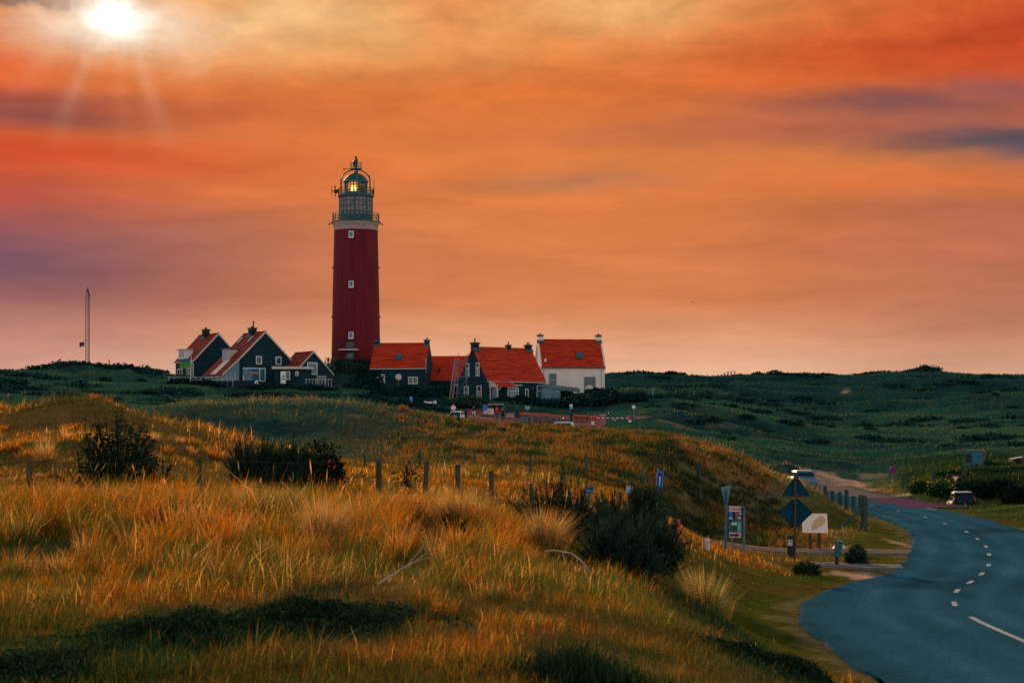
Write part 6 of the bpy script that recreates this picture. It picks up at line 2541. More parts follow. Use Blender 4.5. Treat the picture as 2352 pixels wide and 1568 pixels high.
# route marker post with two white stickers
p = hit(1815, 1279, 40)
S = p.y / F
rm = thing('marker_post', 'short black marker post with two white arrow stickers left of the sign pole', 'marker post', p)
zz_ = lambda vy: (1279 - vy) * S
b = MB()
b.box((0, 0, zz_(1229) / 2 - .15), (15 * S, .16, zz_(1229) + .3))
b.build('post', m_black, rm, bevel=.02)
b = MB()
b.box((0, 0, zz_(1228.5)), (16.4 * S, .18, 1.6 * S))
b.build('cap', m_teal, rm)
for k, (v0, v1) in enumerate(((1238.5, 1244.4), (1245.8, 1252))):
    b = MB()
    b.box((-.6 * S, -.083, zz_((v0 + v1) / 2)), (10.4 * S, .006, (v1 - v0) * S))
    st_ = b.build('sticker', m_signwhite, rm)
    b = MB()
    zc = zz_((v0 + v1) / 2)
    a_ = 1.5 * S
    if k == 0:
        b.prism([(-4.8 * S, -.088, zc), (-3.2 * S, -.088, zc + a_), (-3.2 * S, -.088, zc + .4 * S), (-2.0 * S, -.088, zc + .4 * S), (-2.0 * S, -.088, zc - .4 * S), (-3.2 * S, -.088, zc - .4 * S), (-3.2 * S, -.088, zc - a_)], (0, .003, 0))
        b.build('arrow', m_ink, st_)
        b = MB()
        b.box((1.4 * S, -.087, zc), (4.4 * S, .004, 3.2 * S))
        b.build('emblem', mat('emblem_green', (.06, .2, .12), .7, .5, 60), st_)
    else:
        b.prism([(-3.6 * S, -.088, zc + a_), (-2.2 * S, -.088, zc), (-3.2 * S, -.088, zc), (-3.2 * S, -.088, zc - a_), (-4.0 * S, -.088, zc - a_), (-4.0 * S, -.088, zc), (-5.0 * S, -.088, zc)], (0, .003, 0))
        b.build('arrow', m_ink, st_)
        b = MB()
        b.box((1.4 * S, -.087, zc + .8 * S), (4.6 * S, .004, .8 * S))
        b.box((1.0 * S, -.087, zc - .9 * S), (3.6 * S, .004, .8 * S))
        b.build_each('print_line', m_ink, st_)

# litter bin on its post
p = hit(1922, 1299, 40)
S = p.y / F
lb = thing('litter_bin', 'tilted teal litter bin on a dark post beside the small bush', 'litter bin', p)
b = MB()
b.tube([(0, 0, -.3), (0, 0, 26 * S)], 4.2 * S, 10)
b.build('post', m_black, lb, True)
b = MB()
k_ = Euler((0, R(9), 0)).to_matrix()
b.add([k_ @ Vector((x * 7.2 * S * f, y * .13 * f, z)) + Vector((.0, 0, 20 * S)) for z, f in ((0, .88), (34 * S, 1.1)) for x, y in ((-1, -1), (1, -1), (1, 1), (-1, 1))],
      [(3, 2, 1, 0), (4, 5, 6, 7), (0, 1, 5, 4), (1, 2, 6, 5), (2, 3, 7, 6), (3, 0, 4, 7)])
b.build('body', mat('bin_teal', (.02, .115, .15), .5, .15, 3, .3), lb, bevel=.012)
b = MB()
b.box(k_ @ Vector((0, -.02, 37 * S)) + Vector((0, 0, 20 * S)), (18.5 * S, .34, 3.2 * S), k_ @ Euler((R(6), R(5), 0)).to_matrix())
b.build('lid', m_tealpaint, lb, bevel=.01)

# white trestle-shaped route sign behind the bin
p = hit(1928, 1262, 60)
S = p.y / F
ws = thing('trestle_sign', 'low white tent shaped sign half hidden behind the teal litter bin', 'sign', p)
b = MB()
b.add([(-17 * S, -.25, 0), (17 * S, -.25, 0), (17 * S, .25, 0), (-17 * S, .25, 0), (-2 * S, -.06, 22 * S), (2 * S, -.06, 22 * S), (2 * S, .06, 22 * S), (-2 * S, .06, 22 * S)],
      [(3, 2, 1, 0), (4, 5, 6, 7), (0, 1, 5, 4), (1, 2, 6, 5), (2, 3, 7, 6), (3, 0, 4, 7)])
b.build('sign_face', m_cream, ws, bevel=.01)
b = MB()
b.box((0, 0, -.1), (30 * S, .4, .12))
b.build('foot', m_post, ws)

# white stone bollard
p = hit(1623, 1262, 40)
S = p.y / F
sb_ = thing('stone_bollard', 'short chipped white stone bollard on the grass left of the teal sign pole', 'bollard', p)
b = MB()
b.lathe([(7.6 * S, -.15), (7.5 * S, 19 * S)], 6)
b.build('block', mat('chipped_white_stone', (.66, .50, .44), .9, .25, 26, 0.0, bump=.5), sb_, bevel=.01)
b = MB()
b.lathe([(7.9 * S, 19.02 * S), (8.0 * S, 22.5 * S), (6.6 * S, 24.2 * S), (2 * S, 24.6 * S)], 6)
b.build('cap', m_cream, sb_)

# orange marker post
p = hit(1555, 1232, 40)
S = p.y / F
op = thing('marker_post', 'short orange marker post with grey green back right of the black broom', 'marker post', p)
b = MB()
b.box((2.6 * S, 0, 19 * S), (7.0 * S, .05, 42 * S), (0, R(4), 0))
b.build('board', mat('orange_paint', (.62, .10, .012), .6, .15, 8), op)
b = MB()
b.box((-3.8 * S, .05, 18.6 * S), (6.4 * S, .1, 42 * S), (0, R(4), 0))
b.build('post', m_post2, op)

# blue dead-end sign, small blue sign, hidden white sign
p = hit(1511, 1165, 40)
S = p.y / F
de = thing('sign_post', 'tall narrow blue dead end sign with white stem above the dark broom', 'road sign', p)
zz_ = lambda vy: (1165 - vy) * S
b = MB()
b.tube([(.0, .05, -.3), (.01, .05, zz_(1077))], .035, 8)
b.build('pole', m_steel, de, True)
b = MB()
b.box((4.2 * S, 0, zz_(1102)), (16.4 * S, .03, 41 * S), (0, R(3.5), 0))
pn = b.build('panel', m_navy, de)
b = MB()
for (u, v, w_, h_) in ((4.2, 1084, 13.2, 1.2), (4.2, 1120, 13.2, 1.2), (-2.4, 1102, 1.2, 35), (10.8, 1102, 1.2, 35)):
    b.box(((u + (1102 - v) * .06) * S, -.018, zz_(v)), (w_ * S, .006, h_ * S), (0, R(3.5), 0))
b.build('border', mat('light_blue_line', (.10, .45, .85), .6), pn)
b = MB()
b.box((4.2 * S, -.019, zz_(1104)), (2.2 * S, .006, 22 * S), (0, R(3.5), 0))
b.build('stem', m_signwhite, pn)
b = MB()
b.box((4.9 * S, -.020, zz_(1091)), (6.5 * S, .006, 4.6 * S), (0, R(3.5), 0))
b.build('bar', mat('dark_red', (.10, .004, .008), .6), pn)

p = hit(1352, 1165, 40)
S = p.y / F
ts = thing('name_sign', 'small blue name sign with white border low behind the dark broom', 'sign', p, R(6))
zz_ = lambda vy: (1165 - vy) * S
b = MB()
b.tube([(0, .04, -.3), (0, .04, zz_(1118))], .03, 8)
b.build('post', m_steel, ts, True)
b = MB()
b.box((0, 0, zz_(1125)), (20.5 * S, .03, 17 * S), (0, R(-2), 0))
pn = b.build('panel', m_navy, ts)
b = MB()
for (u, v, w_, h_) in ((0, 1119, 18, 1.3), (0, 1131.5, 18, 1.2), (-8.8, 1125, 1.2, 12), (8.8, 1125, 1.2, 12)):
    b.box((u * S, -.018, zz_(v)), (w_ * S, .006, h_ * S), (0, R(-2), 0))
b.build('border', bpy.data.materials['light_blue_line'], pn)
lettering('Texel', 6.4 * S, m_signwhite, pn, (0, -.02, zz_(1126.3)), (R(90), R(2), 0), sx=1.05)

p = hit(1446, 1165, 40)
S = p.y / F
hs = thing('small_sign', 'small pale sign with a red edge mostly hidden by the broom spikes', 'sign', p, R(-8))
zz_ = lambda vy: (1165 - vy) * S
b = MB()
b.box((0, .05, zz_(1140)), (.05, .05, zz_(1115) * 1.0))
b.build('post', m_steel, hs)
b = MB()
b.box((0, 0, zz_(1123)), (16 * S, .03, 18 * S))
b.build('panel', mat('pale_grey_sign', (.40, .46, .50), .6), hs)
b = MB()
b.box((-1 * S, -.018, zz_(1114.6)), (17 * S, .05, 1.4 * S))
b.build('edge', m_signred, hs)


# ------------------------------------------------------------------ road signs and car park on the right
def disc(b, r, th, n=28, y=0.0, z=0.0):
    vs = [(r * math.cos(2 * math.pi * k / n), y, z + r * math.sin(2 * math.pi * k / n)) for k in range(n)]
    return b.prism(vs, (0, th, 0))


def round_sign(label, vx_, vy_, r_px, base_vy, Y, ring, face, group=None, extra=None):
    x_ = (vx_ - CX) / F * Y
    S = Y / F
    q = G(x_, Y)
    t = thing('round_sign', label, 'road sign', q, 0, group)
    zc = CZ - (vy_ - HY) / F * Y - q.z
    b = MB()
    b.tube([(0, .05, -.3), (0, .05, zc + r_px * S + .06)], .04 if Y < 200 else .05, 8)
    b.build('pole', m_steel, t, True)
    b = MB()
    disc(b, r_px * S, .025, z=zc)
    pn = b.build('rim', ring, t)
    b = MB()
    disc(b, r_px * S * .76, .01, y=-.012, z=zc)
    b.build('face', face, pn)
    return t, zc, S, pn


p = hit(2051, 1120, 60)
t_, zc, S, pn = round_sign('round blue no parking sign with red rim beside the sandy path', 2051, 1078.7, 8.3, 1121, p.y, m_signred, m_navy)
b = MB()
b.box((0, -.016, zc), (1.6 * S * .8, .008, 12 * S), (0, R(-45), 0))
b.build('slash', m_signred, pn)
b = MB()
b.box((-4 * S * .5, 0, zc - 25 * S), (4.5 * S, .03, 1.6 * S))
b.build('small_plate', m_signwhite, t_)

x_, Y = (2194.5 - CX) / F * 142, 142
q = G(x_, Y)
S = Y / F
gw_ = thing('sign_post', 'give way triangle with red border on a pole behind the black hatchback', 'road sign', q)
zt = CZ - (1091.5 - HY) / F * Y - q.z
b = MB()
b.tube([(0, .05, -.3), (0, .05, zt - .1)], .035, 8)
b.build('pole', m_steel, gw_, True)
b = MB()
b.prism([(-9.9 * S, 0, zt), (9.9 * S, 0, zt), (0, 0, zt - 17.6 * S)], (0, .025, 0))
pn = b.build('red_border', m_signred, gw_)
b = MB()
b.prism([(-6.0 * S, -.01, zt - 2.6 * S), (6.0 * S, -.01, zt - 2.6 * S), (0, -.01, zt - 13 * S)], (0, .009, 0))
b.build('white_face', m_signwhite, pn)

# ------------------------------------------------------------------ cars
m_tyre = mat('tyre_rubber', (.012, .012, .013), .85)
m_rim = mat('alloy_rim', (.25, .28, .3), .35, metal=.6)
m_cglass = mat('car_glass', (.008, .024, .036), .12, spec=.35)
m_tail = mat('tail_light_red', (.55, .012, .03), .25, spec=.5)
m_taillit = mat('tail_light_pink', (.75, .10, .20), .25, spec=.5)
m_plate_y = mat('yellow_number_plate', (.75, .42, .02), .5)


def car(name, label, loc, rz, paint, roofm, Ln=4.2, Wd=1.76, Ht=1.52, dark_trim=m_black, suv=False, hood=.0):
    """local: front +y, z up from the road"""
    t = thing(name, label, 'car', loc, rz)
    h = Wd / 2
    belt = Ht * (.70 if suv else .60)
    gc = .22 if suv else .17
    # lower body: stations along y with half width, bottom, top
    st_ = [(-Ln / 2, .86, gc + .22, belt - .16), (-Ln / 2 + .06, .93, gc + .12, belt - .05), (-Ln / 2 + .35, 1.0, gc, belt), (-Ln * .2, 1.0, gc - .02, belt + .01), (Ln * .12, 1.0, gc - .02, belt - .02),
           (Ln * .22, .99, gc, belt - .06), (Ln * .40, .95, gc, belt - .16), (Ln / 2 - .08, .86, gc + .06, belt - .30), (Ln / 2, .74, gc + .16, belt - .40)]
    b = MB()
    rings = []
    for y, f, z0, z1 in st_:
        w = h * f
        m_ = z0 + (z1 - z0) * .55
        rings.append([(-w * .90, y, z0), (-w, y, z0 + .1), (-w * 1.0, y, m_), (-w * .95, y, z1 - .04), (-w * .88, y, z1), (0, y, z1 + .025), (w * .88, y, z1), (w * .95, y, z1 - .04), (w * 1.0, y, m_), (w, y, z0 + .1), (w * .90, y, z0)])
    nn = len(rings[0])
    vs = [v for r_ in rings for v in r_]
    fs = []
    for i in range(len(rings) - 1):
        for k in range(nn):
            fs.append((i * nn + k, i * nn + (k + 1) % nn, (i + 1) * nn + (k + 1) % nn, (i + 1) * nn + k))
    fs += [tuple(range(nn)), tuple(range((len(rings) - 1) * nn, len(rings) * nn))]
    b.add(vs, fs)
    b.build('body', paint, t, 'all')
    # cabin
    yr0, yr1 = -Ln / 2 + (.28 if suv else .38), Ln * .06
    b0, b1 = -Ln / 2 + .10, Ln * .23
    cs = [(b0, belt - .06, .90), (b0 + .02, belt + .02, .89), (yr0, Ht - .07, .73), (yr0 + .25, Ht - .01, .72), ((yr0 + yr1) / 2, Ht, .72), (yr1, Ht - .03, .71), (b1, belt - .04, .86)]
    b = MB()
    low = [(y, belt - .08, .91) for y in np.linspace(b0, b1, len(cs))]
    rings = []
    for (yl, zl, wl), (y, z, f) in zip(low, cs):
        rings.append([(-h * wl, yl, zl), (-h * f, y, z - .03), (-h * f * .86, y, z), (h * f * .86, y, z), (h * f, y, z - .03), (h * wl, yl, zl)])
    nn = 6
    vs = [v for r_ in rings for v in r_]
    fs = [(i * nn + k, i * nn + (k + 1) % nn, (i + 1) * nn + (k + 1) % nn, (i + 1) * nn + k) for i in range(len(rings) - 1) for k in range(nn)]
    fs += [tuple(range(nn)), tuple(range((len(rings) - 1) * nn, len(rings) * nn))]
    b.add(vs, fs)
    b.build('cabin', paint, t, 'all')
    b = MB()
    b.hexa([(-h * .62, yr0 - .02, Ht - .055), (h * .62, yr0 - .02, Ht - .055), (h * .60, yr1 - .05, Ht - .04), (-h * .60, yr1 - .05, Ht - .04),
            (-h * .60, yr0 + .02, Ht + .012), (h * .60, yr0 + .02, Ht + .012), (h * .58, yr1 - .1, Ht + .008), (-h * .58, yr1 - .1, Ht + .008)])
    b.build('roof_panel', roofm, t, bevel=.02)
    # rear window, windscreen, side windows: panes just proud of the cabin
    d_ = .012
    b = MB()
    e0, e1 = (b0, belt + .04), (yr0, Ht - .12)
    b.hexa([(-h * .76, e0[0] - d_, e0[1]), (h * .76, e0[0] - d_, e0[1]), (h * .74, e0[0] + .05, e0[1]), (-h * .74, e0[0] + .05, e0[1]),
            (-h * .62, e1[0] - d_, e1[1]), (h * .62, e1[0] - d_, e1[1]), (h * .6, e1[0] + .05, e1[1]), (-h * .6, e1[0] + .05, e1[1])])
    b.build('rear_window', m_cglass, t)
    b = MB()
    e0, e1 = (b1, belt + .0), (yr1, Ht - .07)
    b.hexa([(-h * .76, e0[0] + d_, e0[1]), (h * .76, e0[0] + d_, e0[1]), (h * .74, e0[0] - .06, e0[1]), (-h * .74, e0[0] - .06, e0[1]),
            (-h * .62, e1[0] + d_ + .02, e1[1]), (h * .62, e1[0] + d_ + .02, e1[1]), (h * .6, e1[0] - .06, e1[1]), (-h * .6, e1[0] - .06, e1[1])])
    b.build('windscreen', m_cglass, t)
    for s in (-1, 1):
        for (q0, q1, r0, r1) in ((b0 + .30, -Ln * .10, yr0 + .12, -Ln * .10), (-Ln * .08, b1 - .22, -Ln * .08, yr1 - .08)):
            b = MB()
            b.hexa([(s * h * .88, q0, belt + .03), (s * h * .88, q1, belt + .03), (s * h * .84, q1, belt + .03), (s * h * .84, q0, belt + .03),
                    (s * h * .765, r0, Ht - .12), (s * h * .765, r1, Ht - .12), (s * h * .72, r1, Ht - .12), (s * h * .72, r0, Ht - .12)])
            b.build('side_window', m_cglass, t)
        b = MB()
        b.box((s * (h + .10), Ln * .17, belt + .05), (.2, .14, .14))
        b.build('mirror', paint if not suv else dark_trim, t, bevel=.03)
    b = MB()
    b.box((0, -Ln / 2 - .005, gc + .17), (Wd * .93, .14, .26))
    b.build('rear_bumper', paint if suv else dark_trim, t, bevel=.05)
    b = MB()
    b.box((0, Ln / 2 - .02, gc + .2), (Wd * .8, .14, .26))
    b.build('front_bumper', paint, t, bevel=.05)
    wr = .33 if suv else .30
    for s in (-1, 1):
        for y in (-Ln * .31, Ln * .31):
            b = MB()
            b.lathe([(wr * .6, -.11), (wr * .95, -.11), (wr, -.06), (wr, .06), (wr * .95, .11), (wr * .6, .11)], 20)
            w_ = b.build('wheel', m_tyre, t, True)
            w_.rotation_euler = (0, R(90), 0)
            w_.location = (s * (h - .10), y, wr)
            b = MB()
            b.lathe([(.03, .085), (wr * .62, .10), (wr * .62, -.10), (.03, -.085)], 16)
            b.build('rim', m_rim, w_, True)
    return t, h, belt, Ln, gc


m_suvp = mat('grey_blue_paint', (.035, .175, .27), .35, .08, 2, .5)
m_whitep = mat('white_car_paint', (.75, .70, .66), .35, spec=.5)
m_blackp = mat('black_car_paint', (.008, .014, .02), .65, spec=.08)
m_silver = mat('silver_roof', (.55, .53, .52), .35, spec=.5)
Yc = 158
xc = (1848 - CX) / F * Yc
t_, h, belt, Ln, gc = car('suv', 'grey blue sport utility car with yellow number plate driving away behind the triangle sign', (xc, Yc + 2, .0), R(2), m_suvp, m_whitep, 4.4, 1.80, 1.66, suv=True)
for s in (-1, 1):
    b = MB()
    b.hexa([(s * h * .62, -Ln / 2 + .00, belt - .22), (s * h * .95, -Ln / 2 + .06, belt - .26), (s * h * .96, -Ln / 2 + .3, belt - .24), (s * h * .6, -Ln / 2 + .2, belt - .2),
            (s * h * .60, -Ln / 2 + .02, belt + .0), (s * h * .91, -Ln / 2 + .09, belt - .02), (s * h * .92, -Ln / 2 + .3, belt - .02), (s * h * .6, -Ln / 2 + .2, belt + .0)])
    b.build('tail_light', m_tail, t_)
b = MB()
b.box((-.05, -Ln / 2 - .045, belt - .26), (.56, .03, .125))
pl_ = b.build('number_plate', m_plate_y, t_)
b = MB()
b.box((-.05, -Ln / 2 - .062, belt - .26), (.40, .008, .06))
b.build('characters', m_ink, pl_)
b = MB()
b.box((0, -Ln / 2 + .28, 1.66 + .02), (.06, .2, .05))
b.build('roof_fin', m_suvp, t_)
b = MB()
b.box((0, -Ln / 2 + .0, gc + .0), (1.5, .3, .2))
b.build('underside', m_black, t_)

Yc = 132
xc = (2221 - CX) / F * Yc
zc = CZ - (1129.5 - HY) / F * Yc - 1.46
t_, h, belt, Ln, gc = car('hatchback', 'small black hatchback parked on the right verge, tail toward the viewer', (xc, Yc + 1.8, zc), R(-4), m_blackp, m_silver, 3.6, 1.62, 1.46)
for s in (-1, 1):
    b = MB()
    b.hexa([(s * h * .80, -Ln / 2 + .055, belt - .02), (s * h * .93, -Ln / 2 + .10, belt - .03), (s * h * .94, -Ln / 2 + .26, belt - .05), (s * h * .8, -Ln / 2 + .2, belt - .02),
            (s * h * .72, -Ln / 2 + .24, belt + .28), (s * h * .80, -Ln / 2 + .27, belt + .27), (s * h * .80, -Ln / 2 + .40, belt + .27), (s * h * .72, -Ln / 2 + .35, belt + .27)])
    b.build('tail_light', m_tail, t_)
b = MB()
b.box((-.2, -Ln / 2 + .055, belt - .02), (.5, .02, .035))
b.box((.32, -Ln / 2 + .055, belt + .0), (.3, .02, .03))
b.build_each('rear_trim', m_glassb, t_)
b = MB()
disc(b, .055, .02, 14, -Ln / 2 - .02, belt - .2)
b.build('badge', m_rim, t_)
b = MB()
b.box((0, -Ln / 2 - .05, gc + .26), (1.3, .03, .05))
b.build('bumper_strip', m_steel, t_)

# cars by the square
Yc = 268
xc = (1048 - CX) / F * Yc
q = G(xc, Yc)
car('parked_car', 'white car half hidden by the dune below the left round sign', (xc, Yc, CZ - (943.5 - HY) / F * Yc - 1.45), R(172), m_whitep, m_whitep, 4.1, 1.74, 1.45)
Yc = 226
xc = (1283 - CX) / F * Yc
car('parked_car', 'white car of which only the roof shows above the dune crest', (xc, Yc, CZ - (968.5 - HY) / F * Yc - 1.45), R(80), m_whitep, m_whitep, 3.9, 1.7, 1.45)

# corrugated shed and trailer on the right bank
Yc = 178
xc = (2236 - CX) / F * Yc
q = G(xc, Yc)
zt = CZ - (1036 - HY) / F * Yc
zb_ = CZ - (1064 - HY) / F * Yc
ct = thing('container', 'blue corrugated metal container on the bank top at the right', 'container', (xc, Yc, zb_), R(-16))
b = MB()
S = Yc / F
wv, hh = 40 * S, zt - zb_
prof = []
n_ = 10
for k in range(n_ * 2 + 1):
    prof.append((-.03 if k % 2 else 0.0, -.3 + (hh + .3) * k / (n_ * 2)))
b.prism([(-wv / 2, y, z) for y, z in prof] + [(-wv / 2, .05, hh), (-wv / 2, .05, -.3)], (wv, 0, 0))
b.build('front_wall', mat('container_blue', (.03, .16, .24), .5, .35, 3, .3), ct)
b = MB()
b.prism([(wv / 2 + .0, .06, -.3), (wv / 2, 6.0, -.3), (wv / 2, 6.0, hh - .05), (wv / 2, .06, hh - .05)], (-wv, 0, 0))
for k in range(5):
    b.box((wv / 2 + .02, 3.0, .15 + k * hh / 5), (.06, 5.8, .07))
b.build('body', m_black, ct)
b = MB()
b.box((0, 3.0, hh + .03), (wv + .12, 6.2, .07))
b.build('roof', m_lead, ct)
b = MB()
b.box((-wv * .28, -.05, hh * .45), (.5, .06, hh * .7))
b.build('door', m_black, ct)
x_ = (2347 - CX) / F * 178
q = G(x_, 178)
tr_ = thing('trailer', 'low dark flat trailer with a white board beside the container', 'trailer', (x_, 178, CZ - (1062 - HY) / F * 178), R(5))
b = MB()
b.box((0, 0, .22), (2.0, 1.2, .16))
b.build('bed', m_black, tr_)
b = MB()
b.box((-.55, -.1, .42), (1.0, .6, .05), (0, R(-9), 0))
b.build('white_board', m_signwhite, tr_)
for s in (-.5, .5):
    b = MB()
    b.lathe([(.05, -.08), (.22, -.08), (.24, 0), (.22, .08), (.05, .08)], 14)
    o = b.build('wheel', m_tyre, tr_, True)
    o.rotation_euler = (R(90), 0, 0)
    o.location = (s, -.62, .12)

# ------------------------------------------------------------------ mast, flags, hill posts
p = G((201.5 - CX) / F * 350, 350)
S = 350 / F
ms = thing('lattice_mast', 'slim lattice radio mast on the left scrub hill', 'mast', p)
zt = CZ - (661 - HY) / F * 350 - p.z
zs = CZ - (676 - HY) / F * 350 - p.z
w = 4.0 * S
b = MB()
for sx, sy in ((-1, -.6), (1, -.6), (0, 1)):
    b.tube([(sx * w, sy * w, -.5), (sx * w * .92, sy * w, zs), (sx * w * .25, 0, zt - .3)], .07, 5)
b.build_each('leg', m_black, ms)
b = MB()
nz = 36
for k in range(nz):
    z0, z1 = zs * k / nz, zs * (k + 1) / nz
    s = 1 if k % 2 else -1
    b.tube([(-s * w, -.6 * w, z0), (s * w, -.6 * w, z1)], .022, 4)
    b.tube([(s * w, -.6 * w, z1), (0, w, z1)], .02, 4)
    b.tube([(-w, -.6 * w, z0), (w, -.6 * w, z0)], .02, 4)
b.build('lattice', mat('mast_pale', (.50, .38, .36), .6), ms)
b = MB()
b.tube([(0, 0, zt - .4), (0, 0, zt)], .12, 6)
b.box((w, 0, zs - .2), (.18, .25, .5))
b.box((-w * .98, -.6 * w, zs * .345), (.2, .2, .2))
b.build_each('fitting', m_black, ms)


def flag(name, label, loc, rz, w, h, cols, sag=.25, parts=None):
    """cloth grid hanging from a pole side at local x=0 toward -x"""
    nx, nz = 14, 10
    t = thing(name, label, 'flag', loc, rz)
    pts = {}
    for band, (f0, f1, m) in enumerate(cols):
        b = MB()
        vs, fs = [], []
        for side in (0, 1):
            for i in range(nx + 1):
                for j in range(nz + 1):
                    u, v_ = i / nx, f0 + (f1 - f0) * j / nz
                    x = -w * u
                    z = -h * v_ - sag * w * u ** 1.5 - .05 * h * math.sin(u * 5 + v_ * 2)
                    y = .10 * w * math.sin(u * 7 + v_ * 1.5) * u + side * .012
                    vs.append((x, y, z))
        m_ = (nx + 1) * (nz + 1)
        for i in range(nx):
            for j in range(nz):
                a = i * (nz + 1) + j
                fs.append((a, a + 1, a + nz + 2, a + nz + 1))
                fs.append((m_ + a, m_ + a + nz + 1, m_ + a + nz + 2, m_ + a + 1))
        b.add(vs, fs)
        b.build('cloth_band', m, t, 'all')
    return t


S = 349 / F
flag('flag', 'small dark flag hanging from the lattice mast', p + Vector((-5.2 * S, -.9, CZ - (785 - HY) / F * 350 - p.z)), 0, 11.5 * S, 10.5 * S,
     [(0, .3, mat('flag_black', (.012, .03, .03), .8)), (.3, .62, mat('flag_brown', (.09, .045, .015), .8)), (.62, 1, mat('flag_blue', (.02, .09, .17), .8))], .25)
Y = 321
S = Y / F
q = G((437.4 - CX) / F * Y, Y)
fp = thing('flag_pole', 'white flag pole before the leftmost house', 'pole', q)
b = MB()
b.tube([(0, 0, -.5), (.15, 0, CZ - (818 - HY) / F * Y - q.z)], .055, 6)
b.build('shaft', m_white, fp)
fl = flag('flag', 'green and teal flag with lettering flying from the white pole', W(436.5, 823.5, Y - .02), 0, 24 * S, 20 * S,
          [(0, .40, mat('flag_teal', (.012, .12, .17), .8, .2, 3)), (.40, 1, mat('flag_green', (.085, .24, .012), .8, .35, 2.5))], .12)
lettering('gras', .62, mat('flag_letter', (.06, .32, .42), .8), fl, (-.85, -.2, -.42), (R(90), 0, 0))
lettering('Texel', .34, mat('flag_letter_pale', (.35, .50, .22), .8), fl, (-.85, -.2, -1.42), (R(90), 0, 0))

for k, (vx_, vt, h_, lab) in enumerate(((250.3, 826, 17, 'tallest bent pole on the left scrub hill, right of the mast'), (221, 841, 6, 'short stump just right of the lattice mast'), (264, 843, 6, 'twin stub right of the bent pole'), (282.6, 842, 9, 'thin post midway on the left scrub hill'),
                                        (315, 841, 11, 'straight post on the right flank of the left scrub hill'), (346.5, 845, 11, 'lowest straight post on the scrub hill nearest the houses'), (374, 858, 12, 'post at the garden edge left of the first house'))):
    Y = 349
    q = G((vx_ - CX) / F * Y, Y)
    b = MB()
    zt = CZ - (vt - HY) / F * Y - q.z
    pts = [(0, 0, -.4), (.03, 0, zt)]
    if k == 0:
        pts = [(0, 0, -.4), (.05, 0, zt - .25), (-.1, 0, zt)]
    b.tube(pts, .10 if k == 0 else .08, 6)
    o = b.build('hill_post', m_black, None)
    o.location = q
    tag(o, lab, 'post')

ords = ['first', 'second', 'third', 'fourth', 'fifth', 'sixth', 'seventh', 'eighth', 'ninth']
PX = [1642.5, 1649.3, 1656.7, 1664, 1671.8, 1679, 1687.4, 1696.2, 1702.6]
PT = [861.6, 860, 858.6, 855.5, 852.7, 852.7, 852.7, 857.6, 861]
for k, (vx_, vt) in enumerate(zip(PX, PT)):
    Y = 497
    q = G((vx_ - CX) / F * Y, Y)
    zt = max(CZ - (vt - HY) / F * Y - q.z, .4)
    b = MB()
    b.tube([(0, 0, -.6), (.04, 0, zt)], .16, 6)
    o = b.build('skyline_post', m_black, None)
    o.location = q
    tag(o, ords[k] + ' post from the left in the cluster on the right skyline', 'post', 'posts on the right skyline')
for vx_, vt, vb, lab in ((1499.4, 890.5, 909, 'pale marker pole on the slope right of the white house'), (1593.5, 900, 919, 'pale marker pole on the far slope below the skyline cluster')):
    Y = 318
    q = G((vx_ - CX) / F * Y, Y)
    b = MB()
    b.tube([(0, 0, -.5), (0, 0, CZ - (vt - HY) / F * Y - q.z)], .10, 6)
    o = b.build('marker_pole', m_steel, None)
    o.location = q
    tag(o, lab, 'pole')
for k, (vx_, vt, vb, lab) in enumerate(((1675.3, 1051, 1063, 'stub post'), (3619, 1, 1, ''),)):
    pass
for vx_, vb, hgt_, lab in ((2073.5, 1118, 1.0, 'dark fence stake left of the yellow flowering shrubs'), (2085, 1124, 1.1, 'pale fence stake inside the yellow flowering shrubs'), (2144, 1137, 1.5, 'thin stake left of the give way sign'), (2017, 1032, .9, 'short dark post on the slope above the no parking sign'), (1607, 1100, .8, 'short stake on the brown dune face')):
    p = hit(vx_, vb, 60)
    b = MB()
    post_mesh(b, 0, 0, -.3, hgt_, .09, g, .02)
    o = b.build('fence_stake', m_post2, None, True)
    o.location = p
    tag(o, lab, 'post')


def bird(label, loc, span, flying=True):
    t = thing('gull', label, 'bird', loc)
    b = MB()
    L_ = span * .42
    b.tube([(-L_ / 2, 0, 0), (-L_ * .25, 0, .02), (L_ * .1, 0, .02), (L_ * .38, 0, .04), (L_ * .5, 0, .03)], [.01, L_ * .11, L_ * .13, L_ * .08, .012], 8)
    b.build('body', m_black, t, True)
    for s in (-1, 1):
        b = MB()
        b.add([(L_ * .15, 0, .03), (-L_ * .12, 0, .03), (L_ * .2, s * span * .25, span * .12), (0, s * span * .25, span * .12), (L_ * .02, s * span * .5, span * .06), (-.02, s * span * .5, span * .055),
               (L_ * .15, 0, .01), (-L_ * .12, 0, .01), (L_ * .2, s * span * .25, span * .10), (0, s * span * .25, span * .10)], [(0, 1, 3, 2), (2, 3, 5, 4), (6, 8, 9, 7), (8, 4, 5, 9)])
        b.build('wing', m_black, t)
    return t


bird('gull flying close above the skyline post cluster', W(1683, 851.5, 492), 1.5).rotation_euler = (0, 0, R(70))
bird('tiny lone gull in the orange sky right of the lighthouse', W(1591, 694, 260), .8).rotation_euler = (0, 0, R(60))

# ------------------------------------------------------------------ the square by the houses
YS = 276


def on_square(vx_, Y):
    x = (vx_ - CX) / F * Y
    return Vector((x, Y, square_z(x, Y)))


def vz(vy, Y):
    return CZ - (vy - HY) / F * Y


